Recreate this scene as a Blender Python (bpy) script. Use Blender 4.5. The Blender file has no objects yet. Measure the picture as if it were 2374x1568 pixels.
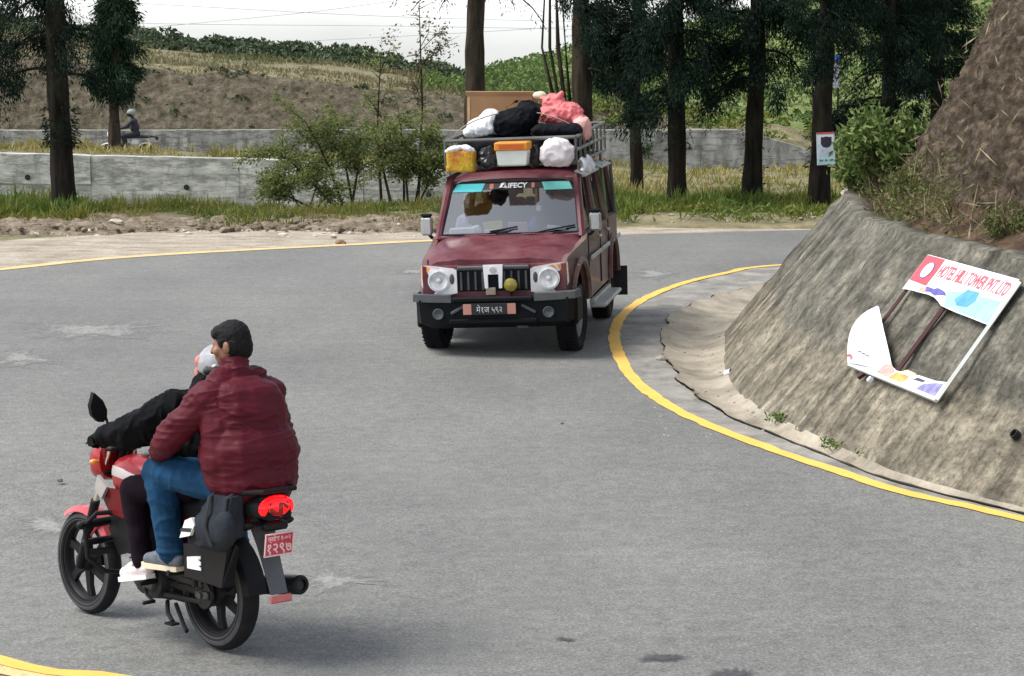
import bpy, bmesh, math, random
import numpy as np
from mathutils import Vector, Matrix, Euler, noise as mnoise
random.seed(7)
RNG = np.random.default_rng(11)
R = math.radians
scene = bpy.context.scene
COL = scene.collection

# ------------------------------------------------------------------ camera
FPX, CXP, CYP, CAMH = 5144.0, 1187.0, 784.0, 3.24        # focal length in plan pixels, centre, eye height (m)
PITCH = math.atan(708.0 / FPX)
cam_data = bpy.data.cameras.new('camera')
cam = bpy.data.objects.new('camera', cam_data)
COL.objects.link(cam)
cam.location = (0, 0, CAMH)
cam.rotation_euler = (math.pi / 2 - PITCH, 0, 0)
cam_data.sensor_width = 36.0
cam_data.lens = 36.0 * FPX / 2374.0
cam_data.clip_start = 0.1
cam_data.clip_end = 3000
scene.camera = cam

# ------------------------------------------------------------------ sky, sun, exposure
SUN_EL, SUN_AZ = R(56), R(-92)      # azimuth measured from +Y towards +X: the light comes from the left
world = bpy.data.worlds.new('World')
scene.world = world
world.use_nodes = True
wn, wl = world.node_tree.nodes, world.node_tree.links
wn.clear()
w_out = wn.new('ShaderNodeOutputWorld')
w_bg = wn.new('ShaderNodeBackground')
w_sky = wn.new('ShaderNodeTexSky')
w_sky.sky_type = 'NISHITA'
w_sky.sun_disc = False
w_sky.sun_elevation = SUN_EL
w_sky.sun_rotation = SUN_AZ
w_sky.altitude = 1800
w_sky.air_density = 1.0
w_sky.dust_density = 3.0
w_hsv = wn.new('ShaderNodeHueSaturation')           # thin bright cloud takes most of the blue out of the sky
w_hsv.inputs['Saturation'].default_value = 0.30
w_tc = wn.new('ShaderNodeTexCoord')
w_map = wn.new('ShaderNodeMapping')
w_map.inputs['Scale'].default_value = (1.0, 1.0, 3.5)
w_nz = wn.new('ShaderNodeTexNoise')
w_nz.inputs['Scale'].default_value = 3.0
w_nz.inputs['Detail'].default_value = 5.0
w_cr = wn.new('ShaderNodeMapRange')
w_cr.inputs['From Min'].default_value = 0.35
w_cr.inputs['From Max'].default_value = 0.7
w_cr.inputs['To Min'].default_value = 1.0
w_cr.inputs['To Max'].default_value = 1.5
w_mul = wn.new('ShaderNodeVectorMath')
w_mul.operation = 'SCALE'
wl.new(w_tc.outputs['Generated'], w_map.inputs['Vector'])
wl.new(w_map.outputs['Vector'], w_nz.inputs['Vector'])
wl.new(w_nz.outputs['Fac'], w_cr.inputs['Value'])
wl.new(w_sky.outputs['Color'], w_hsv.inputs['Color'])
wl.new(w_hsv.outputs['Color'], w_mul.inputs[0])
wl.new(w_cr.outputs['Result'], w_mul.inputs['Scale'])
w_cool = wn.new('ShaderNodeVectorMath')                 # the cloud itself is a cool pale grey
w_cool.operation = 'MULTIPLY'
w_cool.inputs[1].default_value = (.98, 1.0, 1.015)
wl.new(w_mul.outputs['Vector'], w_cool.inputs[0])
wl.new(w_cool.outputs['Vector'], w_bg.inputs['Color'])
w_bg.inputs['Strength'].default_value = 0.115
wl.new(w_bg.outputs['Background'], w_out.inputs['Surface'])

sun_data = bpy.data.lights.new('sun', 'SUN')
sun_data.energy = 2.3
sun_data.angle = R(32)
sun_data.color = (1.0, 0.95, 0.88)
sun = bpy.data.objects.new('sun', sun_data)
COL.objects.link(sun)
sdir = Vector((math.sin(SUN_AZ) * math.cos(SUN_EL), math.cos(SUN_AZ) * math.cos(SUN_EL), math.sin(SUN_EL)))
sun.rotation_euler = sdir.to_track_quat('Z', 'Y').to_euler()
sun.location = (-20, -10, 40)

scene.view_settings.view_transform = 'Standard'
scene.view_settings.look = 'None'
scene.view_settings.gamma = 1.0
scene.view_settings.exposure = 0.92
scene.cycles.max_bounces = 8
scene.cycles.transparent_max_bounces = 12
scene.cycles.sample_clamp_indirect = 6.0

# ------------------------------------------------------------------ measuring helpers
_cp, _sp = math.cos(PITCH), math.sin(PITCH)
def ray(u, v):
    a, b = (u - CXP) / FPX, -(v - CYP) / FPX
    return Vector((a, _cp + b * _sp, -_sp + b * _cp))
def G(u, v, z=0.0):
    d = ray(u, v); t = (z - CAMH) / d.z
    return Vector((d.x * t, d.y * t, z))
def AT(u, v, Y):
    d = ray(u, v); t = Y / d.y
    return Vector((d.x * t, Y, CAMH + d.z * t))
def smooth(a, b, x):
    t = np.clip((x - a) / (b - a), 0, 1)
    return t * t * (3 - 2 * t)

def hashn(i):
    return np.modf(np.abs(np.sin(i) * 43758.5453))[0]
def vnoise(x, y, z=0.0):
    """cheap value noise on arrays, -1..1"""
    x = np.asarray(x, float); y = np.asarray(y, float); z = np.zeros_like(x) + z
    xi, yi, zi = np.floor(x), np.floor(y), np.floor(z)
    fx, fy, fz = x - xi, y - yi, z - zi
    fx, fy, fz = fx * fx * (3 - 2 * fx), fy * fy * (3 - 2 * fy), fz * fz * (3 - 2 * fz)
    out = 0
    for a in (0, 1):
        for b in (0, 1):
            for c in (0, 1):
                w = (fx if a else 1 - fx) * (fy if b else 1 - fy) * (fz if c else 1 - fz)
                out = out + w * hashn((xi + a) * 127.1 + (yi + b) * 311.7 + (zi + c) * 74.7)
    return out * 2 - 1
def fbm(x, y, z=0.0, o=4):
    s, a, f = 0, 0.5, 1.0
    for _ in range(o):
        s = s + a * vnoise(np.asarray(x) * f, np.asarray(y) * f, np.asarray(z) * f + 13.7 * _); a *= 0.5; f *= 2.03
    return s

# ------------------------------------------------------------------ object helpers
def tag(o, label=None, cat=None, group=None, kind=None):
    if label: o['label'] = label
    if cat: o['category'] = cat
    if group: o['group'] = group
    if kind: o['kind'] = kind
    return o
def empty(name, loc=(0, 0, 0), rot=(0, 0, 0), label=None, cat=None, group=None):
    o = bpy.data.objects.new(name, None)
    COL.objects.link(o)
    o.location = loc; o.rotation_euler = rot
    o.empty_display_size = 0.2
    return tag(o, label, cat, group)
def link_mesh(name, me, mat=None, parent=None):
    o = bpy.data.objects.new(name, me)
    COL.objects.link(o)
    if mat is not None:
        for m in (mat if isinstance(mat, (list, tuple)) else [mat]):
            me.materials.append(m)
    if parent is not None: o.parent = parent
    return o
def np_mesh(name, V, Fc, mat=None, parent=None, smooth_shade=False, uv=None):
    V = np.ascontiguousarray(V, dtype=np.float32).reshape(-1, 3)
    Fc = np.ascontiguousarray(Fc, dtype=np.int32)
    k = Fc.shape[1]
    me = bpy.data.meshes.new(name)
    me.vertices.add(len(V)); me.vertices.foreach_set('co', V.ravel())
    me.loops.add(Fc.size); me.loops.foreach_set('vertex_index', Fc.ravel())
    me.polygons.add(len(Fc))
    me.polygons.foreach_set('loop_start', np.arange(0, Fc.size, k, dtype=np.int32))
    me.polygons.foreach_set('loop_total', np.full(len(Fc), k, dtype=np.int32))
    me.polygons.foreach_set('use_smooth', np.full(len(Fc), smooth_shade, dtype=bool))
    if uv is not None:
        l = me.uv_layers.new(name='UVMap')
        l.data.foreach_set('uv', np.ascontiguousarray(uv, dtype=np.float32)[Fc.ravel()].ravel())
    me.update(calc_edges=True)
    me.validate()
    return link_mesh(name, me, mat, parent)
def grid_faces(nu, nv):
    """faces of an nu x nv vertex grid stored u-major"""
    i = np.arange(nu - 1)[:, None] * nv + np.arange(nv - 1)[None, :]
    i = i.ravel()
    return np.stack([i, i + nv, i + nv + 1, i + 1], 1)

class MB:
    """collects simple shapes, then links them as ONE mesh object"""
    def __init__(self, M=None):
        self.v, self.f = [], []
        self.M = M or Matrix.Identity(4)
    def add(self, vs, fs, M=None):
        M = self.M @ M if M is not None else self.M
        b = len(self.v)
        self.v += [M @ Vector(p) for p in vs]
        self.f += [tuple(b + i for i in f) for f in fs]
        return self
    def box(self, c, s, rot=None, ch=0.0):
        hx, hy, hz = s[0] / 2, s[1] / 2, s[2] / 2
        T = Matrix.Translation(c)
        if rot is not None: T = T @ Euler(rot).to_matrix().to_4x4()
        ch = min(ch, hx * .9, hy * .9, hz * .9)
        if ch <= 0:
            vs = [(x, y, z) for x in (-hx, hx) for y in (-hy, hy) for z in (-hz, hz)]
            fs = [(0, 1, 3, 2), (4, 6, 7, 5), (0, 4, 5, 1), (2, 3, 7, 6), (0, 2, 6, 4), (1, 5, 7, 3)]
            return self.add(vs, fs, T)
        vs, idx = [], {}
        for sx in (-1, 1):
            for sy in (-1, 1):
                for sz in (-1, 1):
                    for ax in range(3):
                        p = [sx * (hx - ch), sy * (hy - ch), sz * (hz - ch)]
                        p[ax] = (sx * hx, sy * hy, sz * hz)[ax]
                        idx[(sx, sy, sz, ax)] = len(vs); vs.append(p)
        fs = []
        q = [(-1, -1), (1, -1), (1, 1), (-1, 1)]
        for ax in range(3):
            o = [a for a in range(3) if a != ax]
            for s_ in (-1, 1):
                ring = []
                for a, b in q:
                    k = [0, 0, 0]; k[ax] = s_; k[o[0]] = a; k[o[1]] = b
                    ring.append(idx[(k[0], k[1], k[2], ax)])
                flip = (s_ > 0) != (ax != 1)
                fs.append(tuple(ring[::-1] if flip else ring))
        for ax in range(3):                       # edges along ax
            o = [a for a in range(3) if a != ax]
            for a in (-1, 1):
                for b in (-1, 1):
                    k0 = [0, 0, 0]; k0[o[0]] = a; k0[o[1]] = b
                    k1 = list(k0); k0[ax] = -1; k1[ax] = 1
                    fs.append((idx[(*k0, o[0])], idx[(*k1, o[0])], idx[(*k1, o[1])], idx[(*k0, o[1])]))
        for sx in (-1, 1):
            for sy in (-1, 1):
                for sz in (-1, 1):
                    fs.append(tuple(idx[(sx, sy, sz, a)] for a in range(3)))
        return self.add(vs, fs, T)
    def tube(self, pts, rad, n=8, cap=True, flat=None):
        pts = [Vector(p) for p in pts]
        if not hasattr(rad, '__len__'): rad = [rad] * len(pts)
        rings, prev = [], None
        vs, fs = [], []
        for i, p in enumerate(pts):
            t = (pts[min(i + 1, len(pts) - 1)] - pts[max(i - 1, 0)])
            t = t.normalized() if t.length > 1e-9 else Vector((0, 0, 1))
            if prev is None:
                a = Vector((0, 0, 1)) if abs(t.z) < .9 else Vector((1, 0, 0))
                u = t.cross(a).normalized()
            else:
                u = (prev - t * prev.dot(t)).normalized()
            prev = u
            w = t.cross(u)
            for k in range(n):
                an = 2 * math.pi * k / n
                vs.append(p + (u * math.cos(an) + w * math.sin(an) * (flat or 1)) * rad[i])
        for i in range(len(pts) - 1):
            for k in range(n):
                a, b = i * n + k, i * n + (k + 1) % n
                fs.append((a, b, b + n, a + n))
        if cap:
            fs.append(tuple(range(n))[::-1]); fs.append(tuple(range((len(pts) - 1) * n, len(pts) * n)))
        return self.add(vs, fs)
    def lathe(self, prof, c=(0, 0, 0), axis='x', n=24, cap=True):
        """prof: list of (r, h); spun about the axis through c"""
        vs, fs = [], []
        for r, h in prof:
            for k in range(n):
                a = 2 * math.pi * k / n
                x, y = r * math.cos(a), r * math.sin(a)
                p = {'x': (h, x, y), 'y': (y, h, x), 'z': (x, y, h)}[axis]
                vs.append((p[0] + c[0], p[1] + c[1], p[2] + c[2]))
        for i in range(len(prof) - 1):
            for k in range(n):
                a, b = i * n + k, i * n + (k + 1) % n
                fs.append((a, b, b + n, a + n))
        if cap:
            if prof[0][0] > 1e-6: fs.append(tuple(range(n))[::-1])
            if prof[-1][0] > 1e-6: fs.append(tuple(range((len(prof) - 1) * n, len(prof) * n)))
        return self.add(vs, fs)
    def prism(self, poly, lo, hi, axis='x', fn=None):
        """polygon in the plane across the axis, from lo to hi along it; fn maps each point"""
        n = len(poly); vs = []
        for h in (lo, hi):
            for a, b in poly:
                p = {'x': (h, a, b), 'y': (a, h, b), 'z': (a, b, h)}[axis]
                vs.append(fn(p) if fn else p)
        fs = [tuple(range(n))[::-1], tuple(range(n, 2 * n))]
        for i in range(n):
            j = (i + 1) % n
            fs.append((i, j, n + j, n + i))
        return self.add(vs, fs)
    def loft(self, rings, cap=True, closed=True):
        n = len(rings[0]); vs = [p for r in rings for p in r]; fs = []
        for i in range(len(rings) - 1):
            for k in range(n if closed else n - 1):
                a, b = i * n + k, i * n + (k + 1) % n
                fs.append((a, b, b + n, a + n))
        if cap and closed:
            fs.append(tuple(range(n))[::-1]); fs.append(tuple(range((len(rings) - 1) * n, len(rings) * n)))
        return self.add(vs, fs)
    def ell(self, c, r, rot=None, nu=14, nv=9):
        T = Matrix.Translation(c)
        if rot is not None: T = T @ Euler(rot).to_matrix().to_4x4()
        vs, fs = [(0, 0, -r[2])], []
        for i in range(1, nv):
            ph = -math.pi / 2 + math.pi * i / nv
            for k in range(nu):
                a = 2 * math.pi * k / nu
                vs.append((r[0] * math.cos(ph) * math.cos(a), r[1] * math.cos(ph) * math.sin(a), r[2] * math.sin(ph)))
        vs.append((0, 0, r[2])); top = len(vs) - 1
        for k in range(nu):
            fs.append((0, 1 + (k + 1) % nu, 1 + k))
            fs.append((top, 1 + (nv - 2) * nu + k, 1 + (nv - 2) * nu + (k + 1) % nu))
        for i in range(nv - 2):
            for k in range(nu):
                a, b = 1 + i * nu + k, 1 + i * nu + (k + 1) % nu
                fs.append((a, b, b + nu, a + nu))
        return self.add(vs, fs, T)
    def cap(self, a, b, ra, rb, n=12):
        """capsule with two radii"""
        a, b = Vector(a), Vector(b)
        t = (b - a); L = t.length; t = t / L if L > 1e-6 else Vector((0, 0, 1))
        pts, rad = [], []
        for k in range(5):
            an = math.pi / 2 * (1 - k / 4)
            pts.append(a - t * ra * math.sin(an)); rad.append(max(ra * math.cos(an), 1e-3))
        for k in range(5):
            an = math.pi / 2 * k / 4
            pts.append(b + t * rb * math.sin(an)); rad.append(max(rb * math.cos(an), 1e-3))
        return self.tube(pts, rad, n)
    def quad(self, a, b, c, d):
        return self.add([a, b, c, d], [(0, 1, 2, 3)])
    def build(self, name, mat=None, parent=None, angle=35, flatshade=False):
        me = bpy.data.meshes.new(name)
        me.from_pydata([tuple(p) for p in self.v], [], self.f)
        me.update()
        bm = bmesh.new(); bm.from_mesh(me)
        bmesh.ops.recalc_face_normals(bm, faces=bm.faces)
        bm.to_mesh(me); bm.free()
        if not flatshade:
            me.polygons.foreach_set('use_smooth', np.ones(len(me.polygons), dtype=bool))
            me.set_sharp_from_angle(angle=R(angle))
        return link_mesh(name, me, mat, parent)

def blob(name, fill, voxel=0.012, mat=None, parent=None, it=6, disp=None, M=None):
    """one continuous surface grown from overlapping shapes (voxel union, then smoothed)"""
    mb = MB(M); fill(mb)
    me = bpy.data.meshes.new('t'); me.from_pydata([tuple(p) for p in mb.v], [], mb.f); me.update()
    bm = bmesh.new(); bm.from_mesh(me); bmesh.ops.recalc_face_normals(bm, faces=bm.faces); bm.to_mesh(me); bm.free()
    o = bpy.data.objects.new('t', me); COL.objects.link(o)
    m = o.modifiers.new('r', 'REMESH'); m.mode = 'VOXEL'; m.voxel_size = voxel; m.adaptivity = 0
    if it:
        s = o.modifiers.new('s', 'SMOOTH'); s.iterations = it; s.factor = 0.5
    dg = bpy.context.evaluated_depsgraph_get()
    me2 = bpy.data.meshes.new_from_object(o.evaluated_get(dg))
    me2.name = name
    bpy.data.objects.remove(o, do_unlink=True)
    if disp is not None:
        n = len(me2.vertices)
        co = np.empty(n * 3, np.float32); me2.vertices.foreach_get('co', co); co = co.reshape(-1, 3)
        no = np.empty(n * 3, np.float32); me2.vertices.foreach_get('normal', no); no = no.reshape(-1, 3)
        co = co + no * np.asarray(disp(co, no))[:, None]
        me2.vertices.foreach_set('co', co.astype(np.float32).ravel()); me2.update()
    me2.polygons.foreach_set('use_smooth', np.ones(len(me2.polygons), dtype=bool))
    return link_mesh(name, me2, mat, parent)

def spline(pts, n):
    """Catmull-Rom through points, resampled evenly by length"""
    P = np.array([list(p) for p in pts], float)
    P = np.vstack([2 * P[0] - P[1], P, 2 * P[-1] - P[-2]])
    out = []
    for i in range(1, len(P) - 2):
        for t in np.linspace(0, 1, 24, endpoint=False):
            a, b, c, d = P[i - 1], P[i], P[i + 1], P[i + 2]
            out.append(.5 * (2 * b + (c - a) * t + (2 * a - 5 * b + 4 * c - d) * t * t + (3 * b - a - 3 * c + d) * t ** 3))
    out.append(P[-2]); out = np.array(out)
    L = np.concatenate([[0], np.cumsum(np.linalg.norm(np.diff(out, axis=0), axis=1))])
    s = np.linspace(0, L[-1], n)
    return np.stack([np.interp(s, L, out[:, k]) for k in range(out.shape[1])], 1)

def text_mesh(s, size, mat, parent, name, M, extrude=0.0015, xs=1.0, align='CENTER', bold=0.0):
    c = bpy.data.curves.new('t', 'FONT'); c.body = s; c.size = size; c.extrude = extrude
    c.align_x = align; c.align_y = 'CENTER'; c.resolution_u = 2; c.offset = bold
    o = bpy.data.objects.new('t', c); COL.objects.link(o)
    dg = bpy.context.evaluated_depsgraph_get()
    me = bpy.data.meshes.new_from_object(o.evaluated_get(dg))
    bpy.data.objects.remove(o, do_unlink=True)
    me.name = name
    me.transform(M @ Matrix.Diagonal((xs, 1, 1, 1)))
    me.materials.clear()
    return link_mesh(name, me, mat, parent)
def basis(o, x, y):
    """matrix with origin o, x axis x, y axis y (z = their normal)"""
    x = Vector(x).normalized(); z = x.cross(Vector(y)).normalized(); y = z.cross(x)
    m = Matrix((x, y, z)).transposed().to_4x4(); m.translation = Vector(o)
    return m

# ------------------------------------------------------------------ materials
def _nt(name):
    m = bpy.data.materials.new(name); m.use_nodes = True
    n, l = m.node_tree.nodes, m.node_tree.links
    b = n['Principled BSDF']
    return m, n, l, b
def _noise(n, l, co, scale, detail=4, rough=.55, stretch=None):
    if stretch is not None:
        mp = n.new('ShaderNodeMapping'); mp.inputs['Scale'].default_value = stretch
        l.new(co, mp.inputs['Vector']); co = mp.outputs['Vector']
    t = n.new('ShaderNodeTexNoise'); t.inputs['Scale'].default_value = scale
    t.inputs['Detail'].default_value = detail; t.inputs['Roughness'].default_value = rough
    l.new(co, t.inputs['Vector'])
    return t.outputs['Fac']
def _ramp(n, l, fac, stops):
    r = n.new('ShaderNodeValToRGB'); e = r.color_ramp.elements
    while len(e) < len(stops): e.new(.5)
    for i, (p, c) in enumerate(stops):
        e[i].position = p; e[i].color = (*c, 1) if len(c) == 3 else c
    l.new(fac, r.inputs['Fac'])
    return r.outputs['Color']
def _mix(n, l, fac, a, b, mode='MIX'):
    m = n.new('ShaderNodeMix'); m.data_type = 'RGBA'; m.blend_type = mode
    for s, v in ((m.inputs[0], fac), (m.inputs[6], a), (m.inputs[7], b)):
        if isinstance(v, (int, float)): s.default_value = v
        elif isinstance(v, tuple): s.default_value = (*v, 1) if len(v) == 3 else v
        else: l.new(v, s)
    return m.outputs[2]
def _bump(n, l, b, h, strength=.3, dist=.02, prev=None):
    k = n.new('ShaderNodeBump'); k.inputs['Strength'].default_value = strength; k.inputs['Distance'].default_value = dist
    l.new(h, k.inputs['Height'])
    if prev is not None: l.new(prev, k.inputs['Normal'])
    l.new(k.outputs['Normal'], b.inputs['Normal'])
    return k.outputs['Normal']
def _co(n, kind='Object'):
    return n.new('ShaderNodeTexCoord').outputs[kind]
def _range(n, l, v, a, b, c=0., d=1.):
    m = n.new('ShaderNodeMapRange')
    m.inputs['From Min'].default_value = a; m.inputs['From Max'].default_value = b
    m.inputs['To Min'].default_value = c; m.inputs['To Max'].default_value = d
    l.new(v, m.inputs['Value']); return m.outputs['Result']

def plain(name, c, rough=.5, metal=0., var=.15, scale=6., bump=0., bscale=40., coat=0., spec=.5, emit=None, estr=0., dirt=None, dscale=3., damt=.5):
    """painted or moulded surface with slight unevenness, optional dirt of its own colour"""
    m, n, l, b = _nt(name)
    co = _co(n)
    lo = tuple(x * (1 - var) for x in c); hi = tuple(min(1, x * (1 + var)) for x in c)
    col = _ramp(n, l, _noise(n, l, co, scale), [(.3, lo), (.7, hi)])
    if dirt:
        f = _ramp(n, l, _noise(n, l, co, dscale, 6, .65), [(.5 - .22 * damt, (0, 0, 0)), (.75, (damt, damt, damt))])
        col = _mix(n, l, f, col, dirt)
        rr = n.new('ShaderNodeMix'); rr.data_type = 'FLOAT'
        rr.inputs[2].default_value = rough; rr.inputs[3].default_value = .8
        l.new(f, rr.inputs[0]); l.new(rr.outputs[0], b.inputs['Roughness'])
    else:
        b.inputs['Roughness'].default_value = rough
    l.new(col, b.inputs['Base Color'])
    b.inputs['Metallic'].default_value = metal
    b.inputs['Coat Weight'].default_value = coat
    b.inputs['Specular IOR Level'].default_value = spec
    if bump: _bump(n, l, b, _noise(n, l, co, bscale, 5), bump, .01)
    if emit: 
        b.inputs['Emission Color'].default_value = (*emit, 1); b.inputs['Emission Strength'].default_value = estr
    return m

def m_asphalt():
    m, n, l, b = _nt('asphalt'); co = _co(n)
    fine = _noise(n, l, co, 55, 3, .7)
    med = _noise(n, l, co, 9, 5, .6)
    big = _noise(n, l, co, .38, 6, .62, (1, .55, 1))
    c = _ramp(n, l, fine, [(.30, (.062, .062, .059)), (.5, (.160, .160, .153)), (.70, (.325, .324, .310))])
    c = _mix(n, l, .35, c, _ramp(n, l, med, [(.35, (.10, .10, .096)), (.65, (.228, .227, .217))]))
    c = _mix(n, l, 1., c, _ramp(n, l, big, [(.32, (.76, .77, .77)), (.68, (1.13, 1.13, 1.11))]), 'MULTIPLY')
    # long worn streaks along the bend
    st = _noise(n, l, co, 1.3, 5, .6, (.35, 2.2, 1))
    c = _mix(n, l, 1., c, _ramp(n, l, st, [(.35, (.95, .95, .95)), (.65, (1.04, 1.04, 1.04))]), 'MULTIPLY')
    spk = _noise(n, l, co, 130, 1, .5)
    c = _mix(n, l, _range(n, l, spk, .68, .76), c, (.36, .355, .34))
    l.new(c, b.inputs['Base Color']); b.inputs['Roughness'].default_value = .82
    p = _bump(n, l, b, fine, .5, .008)
    _bump(n, l, b, med, .25, .01, p)
    return m
def m_worn(name, c0, c1, edge=.5):
    """pale worn-through aggregate, ragged"""
    m, n, l, b = _nt(name); co = _co(n)
    f = _noise(n, l, co, 26, 5, .7)
    col = _ramp(n, l, f, [(.3, c0), (.5, tuple((a + d) / 2 for a, d in zip(c0, c1))), (.68, c1)])
    l.new(col, b.inputs['Base Color']); b.inputs['Roughness'].default_value = .9
    _bump(n, l, b, f, .6, .012)
    # ragged outline: grains thin out towards the rim (UV.x is 0 in the middle, 1 at the rim)
    sp = n.new('ShaderNodeSeparateXYZ'); l.new(_co(n, 'UV'), sp.inputs[0])
    g = _noise(n, l, co, 5, 7, .75, (1.2, .7, 1))
    sb = n.new('ShaderNodeMath'); sb.operation = 'MULTIPLY_ADD'; sb.inputs[1].default_value = -.42; sb.inputs[2].default_value = .84 - edge
    l.new(sp.outputs['X'], sb.inputs[0])
    ad = n.new('ShaderNodeMath'); ad.operation = 'ADD'; l.new(sb.outputs[0], ad.inputs[0]); l.new(g, ad.inputs[1])
    al = _range(n, l, ad.outputs[0], .42, .74)
    tr = n.new('ShaderNodeBsdfTransparent'); mx = n.new('ShaderNodeMixShader')
    l.new(al, mx.inputs[0]); l.new(tr.outputs[0], mx.inputs[1]); l.new(b.outputs[0], mx.inputs[2])
    l.new(mx.outputs[0], n['Material Output'].inputs['Surface'])
    return m
def m_line(name, c, wear):
    m, n, l, b = _nt(name); co = _co(n)
    f = _noise(n, l, co, 40, 4, .7)
    big = _noise(n, l, co, 3, 4, .6)
    col = _mix(n, l, _range(n, l, big, .35, .7), c, tuple(x * .85 for x in c))
    col = _mix(n, l, _range(n, l, f, 1 - wear - .08, 1 - wear + .08), col, (.22, .20, .16))
    l.new(col, b.inputs['Base Color']); b.inputs['Roughness'].default_value = .75
    _bump(n, l, b, f, .4, .004)
    return m
def m_soil(name, a, bb, c, scale=2.0, bump=.8, dist=.05, stretch=None):
    m, n, l, b = _nt(name); co = _co(n)
    f = _noise(n, l, co, scale, 8, .65, stretch)
    g = _noise(n, l, co, scale * 9, 5, .7)
    col = _ramp(n, l, f, [(.3, a), (.5, bb), (.72, c)])
    col = _mix(n, l, 1., col, _ramp(n, l, g, [(.3, (.68, .68, .68)), (.7, (1.25, 1.25, 1.25))]), 'MULTIPLY')
    l.new(col, b.inputs['Base Color']); b.inputs['Roughness'].default_value = .95
    b.inputs['Specular IOR Level'].default_value = .2
    p = _bump(n, l, b, f, bump, dist); _bump(n, l, b, g, bump * .8, dist * .3, p)
    return m
def m_slope_concrete():
    """two pours of rough concrete, grey above and tan below, streaked down the fall line (UV: along, up the slope)"""
    m, n, l, b = _nt('slope_concrete'); uv = _co(n, 'UV')
    blot = _noise(n, l, uv, 3.0, 9, .72)
    streak = _noise(n, l, uv, 1.8, 7, .65, (2.6, .26, 1))
    fine = _noise(n, l, uv, 15, 6, .75)
    grey = _ramp(n, l, blot, [(.32, (.055, .052, .043)), (.5, (.130, .124, .104)), (.66, (.245, .23, .19))])
    tan = _ramp(n, l, blot, [(.32, (.085, .077, .060)), (.5, (.188, .169, .131)), (.66, (.335, .302, .238))])
    sp = n.new('ShaderNodeSeparateXYZ'); l.new(uv, sp.inputs[0])
    wob = _noise(n, l, uv, 1.4, 5, .6)
    w2 = n.new('ShaderNodeMath'); w2.operation = 'MULTIPLY_ADD'; w2.inputs[1].default_value = .75; w2.inputs[2].default_value = -.37
    l.new(wob, w2.inputs[0])
    ad = n.new('ShaderNodeMath'); ad.operation = 'ADD'; l.new(sp.outputs['Y'], ad.inputs[0]); l.new(w2.outputs[0], ad.inputs[1])
    col = _mix(n, l, _range(n, l, ad.outputs[0], .70, .84), tan, grey)
    st = _ramp(n, l, streak, [(.38, (.40, .39, .38)), (.5, (.95, .94, .92)), (.63, (1.22, 1.20, 1.15))])
    col = _mix(n, l, .8, col, st, 'MULTIPLY')
    col = _mix(n, l, .85, col, _ramp(n, l, fine, [(.36, (.45, .44, .42)), (.5, (1, 1, 1)), (.64, (1.4, 1.38, 1.32))]), 'MULTIPLY')
    moss = _noise(n, l, uv, 1.1, 6, .65)
    col = _mix(n, l, _range(n, l, moss, .58, .75, 0, .45), col, (.055, .06, .04))
    l.new(col, b.inputs['Base Color']); b.inputs['Roughness'].default_value = .95
    b.inputs['Specular IOR Level'].default_value = .25
    p = _bump(n, l, b, blot, .6, .05); p = _bump(n, l, b, streak, .35, .04, p); _bump(n, l, b, fine, .6, .02, p)
    return m
def m_concrete(name, a, bb, c, sc=1.2, stretch=(1, 1, 1), stain=(.06, .06, .055), samt=.5, board=None):
    m, n, l, b = _nt(name); co = _co(n)
    f = _noise(n, l, co, sc, 7, .62, stretch)
    g = _noise(n, l, co, sc * 14, 4, .7)
    s = _noise(n, l, co, sc * .7, 6, .6, (1.6, 1, .5))
    col = _ramp(n, l, f, [(.32, a), (.5, bb), (.68, c)])
    col = _mix(n, l, _range(n, l, s, .56, .72, 0, samt), col, stain)
    col = _mix(n, l, 1., col, _ramp(n, l, g, [(.3, (.85, .85, .85)), (.7, (1.12, 1.12, 1.12))]), 'MULTIPLY')
    l.new(col, b.inputs['Base Color']); b.inputs['Roughness'].default_value = .92
    if board:                                   # ragged bedding lines and hairline cracks
        w = _noise(n, l, co, board, 7, .7, (.30, 1, 1.5))
        ab = n.new('ShaderNodeMath'); ab.operation = 'SUBTRACT'; ab.inputs[1].default_value = .5; l.new(w, ab.inputs[0])
        a2 = n.new('ShaderNodeMath'); a2.operation = 'ABSOLUTE'; l.new(ab.outputs[0], a2.inputs[0])
        col = _mix(n, l, _range(n, l, a2.outputs[0], 0., .034, .75, 0.), col, stain)
    l.new(col, b.inputs['Base Color'])
    p = _bump(n, l, b, f, .7, .05); _bump(n, l, b, g, .5, .012, p)
    return m
def m_bark(name, a, bb):
    m, n, l, b = _nt(name); co = _co(n)
    f = _noise(n, l, co, 9, 6, .65, (1, 1, .14))
    g = _noise(n, l, co, 1.5, 4)
    col = _ramp(n, l, f, [(.35, a), (.7, bb)])
    col = _mix(n, l, _range(n, l, g, .5, .75, 0, .5), col, (.05, .06, .03))
    l.new(col, b.inputs['Base Color']); b.inputs['Roughness'].default_value = .95; b.inputs['Specular IOR Level'].default_value = .1
    _bump(n, l, b, f, 1.0, .04)
    return m
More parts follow.
